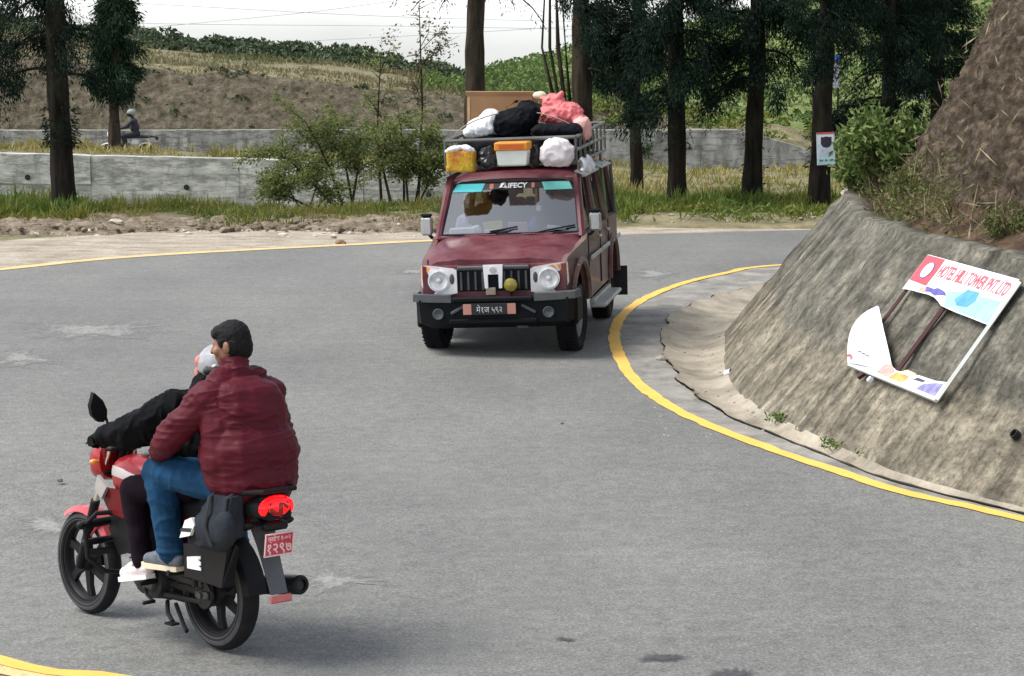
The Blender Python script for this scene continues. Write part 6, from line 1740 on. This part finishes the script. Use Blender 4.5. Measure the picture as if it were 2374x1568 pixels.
mb = MB(); mb.loft([[(.010 + .073 * math.cos(a), -.170 + .070 * math.sin(a) + y_, z_ + .026 + .012 * math.sin(a)) for a in np.linspace(0, 2 * math.pi, 25)[:-1]] for z_, y_ in ((1.475, -.01), (1.515, 0), (1.538, .006), (1.53, .006))][:3] +
                   [[(.010 + .064 * math.cos(a), -.164 + .061 * math.sin(a), 1.556 + .012 * math.sin(a)) for a in np.linspace(0, 2 * math.pi, 25)[:-1]]], cap=False)
mb.build('collar', MPE['jacket'], pil)
def pil_jeans(m):
    m.ell(Jt['pel'] + Vector((0, .01, -.03)), (.195, .175, .10))
    for s in 'LR':
        m.cap(LE['h' + s], LE['k' + s], .110, .088); m.cap(LE['k' + s] + Vector((0, -.01, -.01)), LE['a' + s] + Vector((0, 0, .03)), .084, .068)
blob('jeans', pil_jeans, .0085, MPE['jeans'], pil, 5, lambda c, n_: .006 * fbm(c[:, 0] * 9, c[:, 1] * 9, c[:, 2] * 14) + .009 * (1 - np.abs(vnoise(c[:, 0] * 8, c[:, 1] * 14 + 2 * c[:, 2], c[:, 2] * 12))) ** 4 + .006 * np.abs(np.sin(c[:, 2] * 90)) * (1 - smooth(.52, .62, c[:, 2])))
def hair_f(m):
    e = tuple(hm.to_euler())
    m.ell(H_(0, -.018, .036), (.086, .100, .095), e); m.ell(H_(0, -.055, -.01), (.076, .062, .085), e); m.ell(H_(0, .030, .066), (.074, .066, .050), e)
    for s in (-1, 1): m.ell(H_(s * .060, -.035, .0), (.026, .05, .06), e); m.ell(H_(s * .072, .022, .018), (.012, .02, .030), e)
blob('hair', hair_f, .0075, MPE['hair'], pil, 3, lambda c, n_: .0035 * vnoise(c[:, 0] * 90, c[:, 1] * 90, c[:, 2] * 90))
def shoe(parent, ank, toe, mat, smat, lat=0.):
    ank, toe = Vector(ank), Vector(toe); d = (toe - ank); d.z *= 1; heel = ank - Vector((d.x, d.y, 0)).normalized() * .055 + Vector((0, 0, -.055))
    f = (toe - heel).normalized()
    up = Vector((0, 0, 1)); up = (up - f * up.dot(f)).normalized()
    sh = blob('shoe', lambda m: (m.cap(heel + up * .035, toe - f * .05 + up * .022, .040, .036), m.cap(heel + up * .04 + f * .05, ank + Vector((0, 0, .015)), .042, .044), m.cap(heel + f * .14 + up * .045, toe - f * .07 + up * .025, .038, .036)), .0075, mat, parent, 3)
    sd = f.cross(up)
    mb = MB(); rows = []
    L = (toe - heel).length
    for t, w in ((-.06, .030), (0, .038), (.35, .040), (.7, .046), (.92, .036), (1.0, .018)):
        c = heel + f * L * t - up * .008
        rows.append([c - sd * w - up * .014, c + sd * w - up * .014, c + sd * w + up * .012, c - sd * w + up * .012])
    mb.loft(rows); mb.build('sole', smat, sh)
shoe(pil, LE['aL'] + Vector((0, 0, .01)), (-.225, .385, .452), MPE['shoe'], MPE['sole']); shoe(pil, LE['aR'] + Vector((0, 0, .01)), (.225, .385, .452), MPE['shoe'], MPE['sole'])

# --- rider in black with helmet
rid = empty('person', BLOC, BIKE_E, 'helmeted rider in a black jacket steering the motorcycle', 'person')
RJ = {'pel': Vector((0, .11, .92)), 'che': Vector((.03, .19, 1.17)), 'sho': Vector((.055, .21, 1.30)), 'head': Vector((.165, .195, 1.465)),
      'sL': Vector((-.125, .215, 1.285)), 'eL': Vector((-.285, .40, 1.165)), 'wL': Vector((-.335, .565, 1.125)), 'sR': Vector((.235, .215, 1.295)), 'eR': Vector((.33, .40, 1.16)), 'wR': Vector((.335, .565, 1.125)),
      'hL': Vector((-.09, .13, .885)), 'kL': Vector((-.205, .505, .83)), 'aL': Vector((-.19, .455, .43)), 'hR': Vector((.09, .13, .885)), 'kR': Vector((.205, .505, .83)), 'aR': Vector((.19, .455, .43))}
hm2 = Matrix.Translation(RJ['head']) @ Euler((-.10, .05, .05)).to_matrix().to_4x4()
def rid_body(m):
    global hm
    keep, hm = hm, hm2
    head_shape(m); hm = keep
    m.cap(RJ['sho'] + Vector((0, 0, .03)), RJ['head'] - Vector((0, 0, .07)), .055, .05)
    m.ell(RJ['che'], (.16, .12, .17)); m.ell(RJ['pel'], (.15, .13, .12)); m.cap(RJ['sL'], RJ['sR'], .055, .055); m.cap(RJ['pel'], RJ['che'], .13, .13)
    for s in 'LR':
        m.cap(RJ['s' + s], RJ['e' + s], .045, .04); m.cap(RJ['e' + s], RJ['w' + s], .04, .028)
        m.cap(RJ['h' + s], RJ['k' + s], .07, .05); m.cap(RJ['k' + s], RJ['a' + s], .048, .034); m.cap(RJ['a' + s], RJ['a' + s] + Vector((0, .1, -.05)), .034, .03)
blob('body', rid_body, .009, MPE['skin'], rid, 4)
def rid_jacket(m):
    m.ell(RJ['pel'] + Vector((0, 0, .03)), (.19, .155, .12)); m.ell(Vector((.012, .15, 1.06)), (.195, .155, .16)); m.ell(RJ['che'], (.20, .155, .19)); m.cap(RJ['sL'] + Vector((.02, 0, 0)), RJ['sR'] - Vector((.02, 0, 0)), .085, .085); m.cap(RJ['sho'] + Vector((0, 0, .02)), RJ['sho'] + Vector((.02, 0, .09)), .075, .066)
    for s in 'LR':
        m.cap(RJ['s' + s], RJ['e' + s], .092, .082); m.cap(RJ['e' + s], RJ['w' + s], .080, .054); m.cap(RJ['s' + s] + Vector((0, .02, -.08)), RJ['e' + s] + Vector((0, 0, -.03)), .08, .07)
blob('jacket', rid_jacket, .0095, MPE['blackj'], rid, 4, lambda c, n_: .012 * fbm(c[:, 0] * 9, c[:, 1] * 13, c[:, 2] * 9) + .014 * (1 - np.abs(vnoise(c[:, 0] * 16, c[:, 1] * 26, c[:, 2] * 14))) ** 3)
blob('trousers', lambda m: (m.ell(RJ['pel'] + Vector((0, 0, -.03)), (.175, .16, .10)), *[m.cap(RJ['h' + s], RJ['k' + s], .098, .078) for s in 'LR'], *[m.cap(RJ['k' + s], RJ['a' + s] + Vector((0, 0, .02)), .076, .058) for s in 'LR']), .0095, MPE['dtrou'], rid, 4, lambda c, n_: .009 * fbm(c[:, 0] * 9, c[:, 1] * 9, c[:, 2] * 14))
for s, k_ in (('L', -1), ('R', 1)):
    def glove(m):
        w = RJ['w' + s]; g = Vector((k_ * .335, .64, 1.112))
        m.cap(w - (g - w) * .2, w + (g - w) * .4, .042, .036)
        hand(m, w + (g - w) * .25 + Vector((0, 0, .008)), (g - w) + Vector((0, .02, -.01)), (0, -.1, -1), 1.15, .0125)
    blob('glove', glove, .006, MPE['glove'], rid, 2)
shoe(rid, RJ['aL'], (-.195, .665, .325), MPE['wshoe'], MPE['wsole']); shoe(rid, RJ['aR'], (.195, .665, .325), MPE['wshoe'], MPE['wsole'])
e2 = tuple(hm2.to_euler())
hel = blob('helmet', lambda m: (m.ell(hm2 @ Vector((0, -.005, .028)), (.118, .142, .122), e2), m.ell(hm2 @ Vector((0, -.03, -.06)), (.108, .105, .075), e2), m.ell(hm2 @ Vector((0, .075, -.085)), (.085, .06, .045), e2)), .009, MPE['helmet'], rid, 3)
blob('helmet_band', lambda m: (m.ell(hm2 @ Vector((0, -.03, -.045)), (.116, .116, .066), e2), m.ell(hm2 @ Vector((0, -.035, .005)), (.122, .118, .062), e2)), .009, MPE['helmb'], hel, 2)
blob('helmet_stripe', lambda m: (m.ell(hm2 @ Vector((-.074, .052, .05)), (.034, .055, .045), e2), m.ell(hm2 @ Vector((-.080, .072, -.02)), (.028, .035, .06), e2), m.ell(hm2 @ Vector((.074, .052, .05)), (.034, .055, .045), e2)), .008, MPE['helmr'], hel, 2)
blob('visor', lambda m: m.ell(hm2 @ Vector((0, .045, .0)), (.108, .112, .062), e2), .009, plain('smoked_visor', (.02, .02, .022), .08, coat=.6), hel, 2)

# ------------------------------------------------------------------ torn hotel sign lying on the concrete slope
def proj(P):
    P = np.asarray(P, float); x, y, z = P[..., 0], P[..., 1], P[..., 2] - CAMH
    dep = y * _cp - z * _sp; up = y * _sp + z * _cp
    return CXP + FPX * x / dep, CYP - FPX * up / dep
_gi, _gz = np.meshgrid(np.linspace(12, 72, 481), np.linspace(.02, 1.48, 147), indexing='ij')
_gp = slope_pt(_gi, _gz, .075); _gu, _gv = proj(_gp)
def on_slope(u, v):
    k_ = np.argmin((_gu - u) ** 2 + (_gv - v) ** 2); return Vector(_gp.reshape(-1, 3)[k_])
_wp = on_slope(2338, 996)
mb = MB(); mb.lathe([(.036, -.09), (.036, -.05), (.028, -.05), (.028, -.09)], (0, 0, 0), 'z', 12, cap=False); mb.lathe([(.028, -.085), (.0005, -.085)], (0, 0, 0), 'z', 12, cap=False)
wpo = mb.build('weep_pipe', plain('weep_pipe_hole', (.012, .012, .010), .9), slope); wpo.location = _wp - slope.location; wpo.rotation_euler = Vector((-.62, -.2, .5)).to_track_quat('Z', 'Y').to_euler()
TL, TR, BR, BL = on_slope(2155, 596), on_slope(2364, 655), on_slope(2181, 929), on_slope(1970, 845)
BR = TR + (BL - TL) * .5 + (BR - TR) * .5
SN = (TR - TL).cross(TL - BL).normalized()
if SN.y > 0: SN = -SN
sign = empty('fallen_sign', (BL + BR) / 2, label='torn hotel sign in a metal frame lying on the concrete slope', cat='sign')
SO = Vector(sign.location)
def S(a, b, out=0.0):
    return TL.lerp(TR, a).lerp(BL.lerp(BR, a), b) + SN * out - SO
MS = {
    'maroon': plain('maroon_frame', (.06, .012, .012), .6, var=.3), 'white': plain('white_frame', (.62, .64, .62), .5, var=.1, dirt=(.35, .33, .28), damt=.3),
    'flex': plain('white_flex', (.84, .86, .90), .45, var=.04), 'red': plain('sign_red', (.72, .07, .09), .5, var=.1), 'redtext': plain('faded_red_text', (.72, .13, .17), .6, var=.1),
    'teal': plain('faded_teal_text', (.55, .70, .68), .6), 'navy': plain('sign_navy', (.10, .09, .33), .6, var=.3, scale=20), 'sky': plain('sign_pale_blue', (.30, .56, .76), .5, var=.25, scale=5),
    'blue': plain('sign_blue', (.08, .30, .66), .5, var=.25, scale=8), 'orange': plain('sign_orange', (.80, .36, .28), .5), 'tan': plain('sign_tan', (.45, .31, .27), .6, var=.3, scale=18),
    'gold': plain('sign_gold', (.55, .33, .10), .6, var=.4, scale=16), 'cream': plain('sign_cream', (.75, .68, .42), .6, var=.2, scale=16), 'violet': plain('sign_violet', (.24, .22, .45), .6, var=.4, scale=14), 'ink': plain('sign_ink', (.05, .05, .07), .6),
}
def bar(name, a0, b0, a1, b1, w, mat, out=-.01):
    mb = MB(); mb.tube([S(a0, b0, out), S(a1, b1, out)], w, 4); return mb.build(name, mat, sign)
bar('frame_bar', .0, .0, .0, 1.0, .016, MS['maroon']); bar('frame_bar', .47, .0, .47, 1.0, .022, MS['maroon'], -.015); bar('frame_bar', 0, 0, 1, 0, .016, MS['maroon'], -.012)
bar('frame_edge', 1.0, .0, 1.0, 1.0, .020, MS['white'], .0); bar('frame_edge', .0, 1.0, 1.0, 1.0, .020, MS['white'], .0)
bar('frame_leg', .18, 1.0, .15, 1.06, .022, MS['maroon'], -.02)
mb = MB(); mb.box(tuple(S(.30, 1.045, .0)), (.05, .03, .05), rot=(.5, .5, .3), ch=.01); mb.build('torn_scrap', MS['flex'], sign)
def sheet(name, poly, out, mat, parent=None, th=.002):
    mb = MB(); n = len(poly)
    vs = [S(a, b, out) for a, b in poly] + [S(a, b, out - th) for a, b in poly]
    mb.add(vs, [tuple(range(n)), tuple(range(2 * n - 1, n - 1, -1))] + [(i, (i + 1) % n, n + (i + 1) % n, n + i) for i in range(n)])
    return mb.build(name, mat, parent or sign)
top = sheet('torn_banner', [(-.01, -.01), (1.0, -.01), (1.0, .375), (.93, .372), (.80, .365), (.66, .36), (.55, .352), (.475, .345), (.43, .325), (.36, .30), (.28, .293), (.18, .298), (.08, .30), (-.01, .31)], .018, MS['flex'])
sheet('red_block', [(-.005, -.005), (.20, -.005), (.205, .10), (.20, .235), (-.005, .225)], .021, MS['red'], top)
sheet('sky_print', [(.44, .225), (.60, .195), (.985, .185), (.995, .365), (.80, .357), (.60, .347), (.50, .338)], .0205, MS['sky'], top)
sheet('blue_print', [(.62, .17), (.74, .165), (.76, .24), (.72, .30), (.62, .31), (.56, .27)], .0225, MS['blue'], top)
sheet('navy_print', [(.19, .265), (.22, .235), (.30, .240), (.33, .222), (.42, .235), (.46, .262), (.40, .270), (.35, .288), (.28, .272), (.22, .28)], .0215, MS['navy'], top)
sheet('orange_print', [(.16, .255), (.22, .25), (.24, .285), (.17, .29)], .0225, MS['orange'], top)
def disc(name, a, b, r, out, mat, parent, n=24):
    c = S(a, b, out); x = (TR - TL).normalized(); y = SN.cross(x)
    mb = MB(); mb.add([c + (x * math.cos(t) + y * math.sin(t)) * r for t in np.linspace(0, 2 * math.pi, n + 1)[:-1]], [tuple(range(n))]); return mb.build(name, mat, parent)
disc('emblem_ring', .105, .115, .085, .0235, MS['navy'], top); disc('emblem_disc', .105, .115, .074, .0250, MS['flex'], top); disc('emblem_mark', .105, .115, .024, .0265, plain('pale_violet', (.62, .60, .78), .6), top)
xd, yd = (S(1, .1) - S(0, .1)), (S(.5, 0) - S(.5, 1))
W_ = xd.length
text_mesh('HOTEL HILL TOWER PVT. LTD', .105 * W_, MS['redtext'], top, 'sign_lettering', basis(S(.60, .095, .022), xd, yd), .001, .53, bold=.002)
sheet('teal_print', [(.24, .155), (.52, .16), (.52, .178), (.24, .173)], .0215, MS['teal'], top)
low = sheet('torn_banner', [(.0, .955), (.14, .94), (.30, .90), (.40, .885), (.50, .915), (.62, .90), (.75, .885), (.90, .88), (1.0, .86), (1.0, 1.0), (0, 1.0)], .018, MS['flex'])
sheet('tan_print', [(.33, .98), (.36, .90), (.42, .885), (.49, .92), (.46, .985)], .0205, MS['tan'], low)
sheet('gold_print', [(.47, .985), (.51, .925), (.60, .90), (.66, .93), (.62, .985)], .0205, MS['gold'], low)
sheet('cream_print', [(.52, .93), (.60, .88), (.70, .885), (.64, .92)], .0225, MS['cream'], low)
sheet('violet_print', [(.78, .985), (.82, .93), (.93, .89), (.985, .88), (.985, .985)], .0205, MS['violet'], low)
sheet('ink_print', [(.70, .93), (.74, .905), (.82, .905), (.80, .925)], .0225, MS['ink'], low)
# curled flap of flex standing off the lower left corner
rows = []
for t in np.linspace(0, 1, 9):
    l_ = Vector((0, 0, 0)); row = []
    for q in np.linspace(0, 1, 7):
        a0, b0 = -.045 * t - .16 * t * (1 - t), 1.0 - .48 * t
        a1, b1 = .46 - .50 * t + .16 * t * (1 - t), .935 - .415 * t
        row.append(S(a0 + (a1 - a0) * q, b0 + (b1 - b0) * q, .02 + .10 * math.sin(math.pi * .8 * t) * (1 - .5 * q) + .02 * math.sin(q * 5 + t * 3)))
    rows.append(row)
mb = MB(); mb.loft(rows, closed=False); fl = mb.build('curled_flap', MS['flex'], sign, 60)
sheet('red_print', [(.01, .95), (.05, .94), (.06, .96), (.02, .97)], .075, MS['red'], fl)
mb = MB()
for k_ in range(3): mb.box(tuple(S(.14 + k_ * .05, .905 + .004 * k_, .098)), (.035, .010, .012), rot=(0, .3, .4))
mb.build('small_print', plain('grey_print', (.30, .31, .36), .7), fl); fl.children[-1]['kind'] = 'stuff'

# ------------------------------------------------------------------ small poster board nailed to a trunk
pc = AT(1916, 345, 41.1)
post = empty('poster_board', (pc.x, pc.y, pc.z - .30), (0, R(-2.5), R(3)), 'small pale poster board with a red top edge nailed to a conifer trunk', 'poster')
mb = MB(); mb.box((0, 0, .30), (.335, .02, .60), ch=.004); bd = mb.build('board', plain('poster_pale', (.60, .72, .74), .6, var=.12, scale=6), post)
for nm, c, sz, mt in (('red_band', (0, -.012, .585), (.335, .006, .03), MS['red']), ('white_field', (.0, -.011, .47), (.29, .004, .17), MS['flex']), ('text_band', (0, -.011, .085), (.31, .004, .14), plain('poster_cyan', (.50, .74, .76), .6))):
    mb = MB(); mb.box(c, sz); mb.build(nm, mt, bd)
mb = MB(); mb.lathe([(.105, 0), (.1, -.004)], (.01, -.013, .42), 'y', 20); mb.box((.01, -.0145, .47), (.20, .003, .09)); mb.build('dark_picture', plain('poster_dark', (.035, .03, .045), .7, var=.4, scale=20), bd)
mb = MB(); mb.prism([(-.12, .17), (.13, .17), (.10, .30), (.03, .34), (-.03, .34), (-.10, .29)], -.0155, -.0125, 'y'); mb.build('pale_picture', plain('poster_lilac', (.52, .58, .68), .7, var=.25, scale=20), bd)
for x, w in ((-.09, .07), (.0, .05), (.09, .06)):
    mb = MB(); mb.box((x, -.0145, .085), (w, .003, .035)); mb.build('print_mark', plain('poster_grey', (.16, .20, .22), .7), bd)

# ------------------------------------------------------------------ far motorcycle and its rider on the terrace road
FB = AT(296, 351, 74.0); FBZ = float(terr(FB.x, 74.0))
fb = empty('motorcycle', (FB.x, 74.0, FBZ), (0, 0, R(92)), 'distant white and black motorcycle passing behind the leafy conifer', 'motorcycle')
FWm, FBk = plain('far_white', (.75, .78, .77), .4), plain('far_black', (.012, .012, .016), .6)
for y in (-.62, .66):
    mb = MB(); mb.lathe([(.24 + .06 * math.cos(a), .055 * math.sin(a)) for a in np.linspace(-2.6, 2.6, 11)], (0, y, .30), 'x', 28, cap=False); mb.lathe([(.02, -.05), (.2, -.02), (.2, .02), (.02, .05)], (0, y, .3), 'x', 14); mb.build('wheel', FBk, fb)
for nm, fn, mt in (('front_fender', lambda m: fender(.66, .30, .34, .07, 30, 165)(m), FWm), ('tank', lambda m: m.loft([rr_ring(y, z, a, b) for y, z, a, b in ((-.1, .85, .1, .08), (.15, .9, .15, .11), (.32, .88, .1, .08))]), FBk),
                   ('seat', lambda m: m.box((0, -.42, .84), (.26, .75, .10), ch=.04), FBk), ('tail', lambda m: (m.box((0, -.86, .84), (.16, .30, .06), rot=(.15, 0, 0), ch=.02), m.box((0, -.98, .78), (.12, .1, .1), ch=.02)), FBk), ('side_cover', lambda m: m.box((0, -.25, .66), (.26, .22, .18), ch=.04), FWm),
                   ('rear_fender', lambda m: fender(-.62, .30, .35, .07, 40, 120)(m), FWm), ('engine', lambda m: m.box((0, .1, .45), (.26, .42, .34), ch=.06), FBk), ('headlamp', lambda m: m.ell((0, .55, .92), (.12, .12, .13)), FWm),
                   ('handlebar', lambda m: (m.tube([(-.35, .28, 1.08), (-.1, .42, 1.02), (.1, .42, 1.02), (.35, .28, 1.08)], .015, 6), m.tube([(0, .42, 1.0), (0, .66, .3)], .03, 6)), FBk),
                   ('mirror', lambda m: (m.tube([(.28, .32, 1.06), (.32, .36, 1.2)], .012, 5), m.ell((.33, .36, 1.24), (.07, .02, .05))), FWm)):
    mb = MB(); fn(mb); mb.build(nm, mt, fb)
fp = empty('person', (FB.x, 74.0, FBZ), (0, 0, R(92)), 'distant rider in dark clothes and pale helmet on the far motorcycle', 'person')
def fr_body(m):
    m.ell((0, -.28, .95), (.18, .16, .13)); m.ell((0, -.25, 1.15), (.21, .16, .2)); m.ell((0, -.22, 1.33), (.22, .14, .13)); m.cap((0, -.20, 1.42), (0, -.17, 1.52), .06, .06)
    for s in (-1, 1):
        m.cap((s * .2, -.2, 1.36), (s * .28, .02, 1.16), .07, .06); m.cap((s * .28, .02, 1.16), (s * .33, .24, 1.1), .058, .045); m.cap((s * .33, .24, 1.1), (s * .33, .31, 1.08), .04, .035)
        m.cap((s * .11, -.22, .92), (s * .19, .14, .86), .095, .075); m.cap((s * .19, .14, .86), (s * .18, .02, .44), .07, .05); m.cap((s * .18, .0, .40), (s * .18, .18, .37), .045, .04)
    m.ell((0, -.15, 1.6), (.075, .09, .1))
blob('body', fr_body, .02, plain('far_dark_clothes', (.018, .02, .03), .8), fp, 3)
mb = MB(); mb.ell((0, -.15, 1.64), (.125, .15, .12)); mb.build('helmet', plain('far_pale_helmet', (.22, .28, .27), .5), fp)
mb = MB(); mb.ell((0, -.10, 1.585), (.122, .125, .085)); mb.build('visor', FBk, fp)

# ------------------------------------------------------------------ driver behind the windscreen
drv = empty('person', (JX, JY, 0), (0, 0, JTH), 'driver in dark clothes at the wheel behind the jeep windscreen', 'person')
def drv_body(m):
    o = Vector((.37, 0, 0))
    m.ell(o + Vector((0, -1.50, .95)), (.17, .15, .12)); m.ell(o + Vector((0, -1.53, 1.15)), (.18, .13, .18)); m.cap(o + Vector((-.15, -1.52, 1.30)), o + Vector((.15, -1.52, 1.30)), .065, .065)
    m.cap(o + Vector((0, -1.51, 1.34)), o + Vector((0, -1.49, 1.42)), .05, .05); m.ell(o + Vector((0, -1.47, 1.50)), (.074, .09, .105)); m.ell(o + Vector((0, -1.44, 1.455)), (.06, .06, .07)); m.cap(o + Vector((0, -1.38, 1.50)), o + Vector((0, -1.36, 1.475)), .010, .014)
    for s in (-1, 1):
        m.ell(o + Vector((s * .076, -1.48, 1.49)), (.012, .02, .03))
        m.cap(o + Vector((s * .19, -1.5, 1.29)), o + Vector((s * .24, -1.33, 1.10)), .055, .045); m.cap(o + Vector((s * .24, -1.33, 1.10)), o + Vector((s * .15, -1.10, 1.16)), .044, .032)
        hand(m, o + Vector((s * .15, -1.10, 1.16)), (-s * .2, .9, .3), (0, .3, -1), .9)
        m.cap(o + Vector((s * .1, -1.45, .92)), o + Vector((s * .14, -1.08, .92)), .085, .065)
blob('body', drv_body, .011, plain('driver_skin', (.22, .11, .07), .6), drv, 3, M=ROLL)
blob('shirt', lambda m: (m.ell((.37, -1.53, 1.15), (.20, .15, .20)), m.ell((.37, -1.50, .97), (.19, .17, .13)), m.cap((.22, -1.52, 1.30), (.52, -1.52, 1.30), .078, .078), *[m.cap((.37 + s * .19, -1.5, 1.29), (.37 + s * .24, -1.33, 1.10), .068, .056) for s in (-1, 1)]), .014, plain('driver_shirt', (.03, .035, .05), .85), drv, 3, M=ROLL)
blob('hair', lambda m: (m.ell((.37, -1.485, 1.535), (.08, .09, .085)),), .011, MPE['hair'], drv, 2, M=ROLL)

# ------------------------------------------------------------------ odds and ends
c = G(1683, 866, -.0)
cup = empty('paper_cup', (c.x, c.y, .0), (R(70), R(20), R(40)), 'crushed white paper cup at the tip of the concrete slope', 'cup')
mb = MB(); mb.lathe([(.026, -.04), (.036, .04), (.033, .04), (.024, -.036)], (0, 0, .03), 'z', 14, cap=False); mb.lathe([(.024, -.036), (.0005, -.036)], (0, 0, .03), 'z', 14, cap=False); mb.build('cup_wall', plain('cup_white', (.72, .78, .80), .5), cup)
for lab, u, v, sz in (('white plastic litter at the verge just left of the jeep mirror', 925, 534, .09), ('pale plastic scrap among the stones left of the litter by the jeep', 840, 531, .05)):
    p = G(u, v)
    o = blob('litter', lambda m: (m.ell((0, 0, .03), (sz, sz * .8, sz * .5)), m.ell((sz * .6, 0, .02), (sz * .5, sz * .5, sz * .35))), .015, wp, None, 2, lug_fold(.02, 16, u))
    o.location = (p.x, p.y, float(terr(p.x, p.y)) + .02); tag(o, lab, 'litter')
# things glimpsed between the trunks
bp_ = AT(1915, 178, 62.0)
bb = empty('notice_board', (bp_.x, 62.0, bp_.z - .5), (0, 0, R(-4)), 'blue and white notice board half hidden behind the poster tree', 'board')
mb = MB(); mb.box((0, 0, .62), (.74, .05, .86), ch=.01); mb.build('panel', plain('board_print', (.30, .34, .44), .6, var=.6, scale=4, dirt=(.65, .66, .68), dscale=4, damt=.7), bb)
mb = MB(); mb.box((0, -.01, 1.0), (.82, .06, .16), ch=.02); mb.build('blue_header', plain('board_blue', (.04, .14, .55), .5, var=.2), bb)
for s in (-1, 1):
    mb = MB(); mb.tube([(s * .34, .03, -2.4), (s * .34, .03, 1.25)], .03, 6); mb.build('post', M['bark_grey'], bb)
for lab, u, v, Y, w, h in (('white cloth hanging between dark branches at the upper right', 2103, 155, 52, .22, .38), ('grey sheet lying behind the leafy bush beside the bank', 2122, 213, 52, .55, .32)):
    p = AT(u, v, Y)
    rows = [[(w * (q - .5) * (1.2 - .7 * t if h > w else 1), .05 * math.sin(q * 7 + t * 4), h * (t - .5)) for q in np.linspace(0, 1, 9)] for t in np.linspace(0, 1, 6)]
    mb = MB(); mb.loft(rows, closed=False); o = mb.build('hanging_cloth', plain('cloth_%d' % u, (.62, .72, .72) if h > w else (.42, .50, .55), .7)); o.location = p; tag(o, lab, 'cloth')
# power lines crossing the sky beyond the hill
wire = plain('wire', (.42, .46, .50), .6)
for lab, pts in (('topmost thin power line across the sky', ((-400, -30), (320, 8), (1000, 42), (1900, 60))), ('power line rising to the right, crossing the others', ((-400, 130), (520, 48), (860, 10), (1300, -60))),
                 ('nearly level power line low in the sky', ((-400, 40), (420, 56), (1000, 62), (1900, 80))), ('lowest power line dipping behind the left ridge', ((-400, 150), (700, 96), (1250, 66), (1900, 20)))):
    P = spline([AT(u, v, 190)[:] for u, v in pts], 40)
    mb = MB(); mb.tube([tuple(p) for p in P], .022, 5); tag(mb.build('power_line', wire), lab, 'power line', 'power lines over the ridge')
# ropes lashing the roof load
rope = plain('rope', (.30, .27, .20), .8)
for lab, xa, xb, y, zt in (('thin pale rope lashed over the front of the roof load', .70, -.70, -1.25, 2.40), ('thin pale rope lashed over the rear of the roof load', .70, -.70, -2.1, 2.46)):
    pts = [JW @ ROLL @ Vector((xa + (xb - xa) * t, y + .05 * math.sin(t * 9), 2.13 + (zt - 2.13) * math.sin(math.pi * t) ** .6)) for t in np.linspace(0, 1, 24)]
    mb = MB(); mb.tube(pts, .007, 5); tag(mb.build('lashing_rope', rope), lab, 'rope', 'ropes over the roof load')
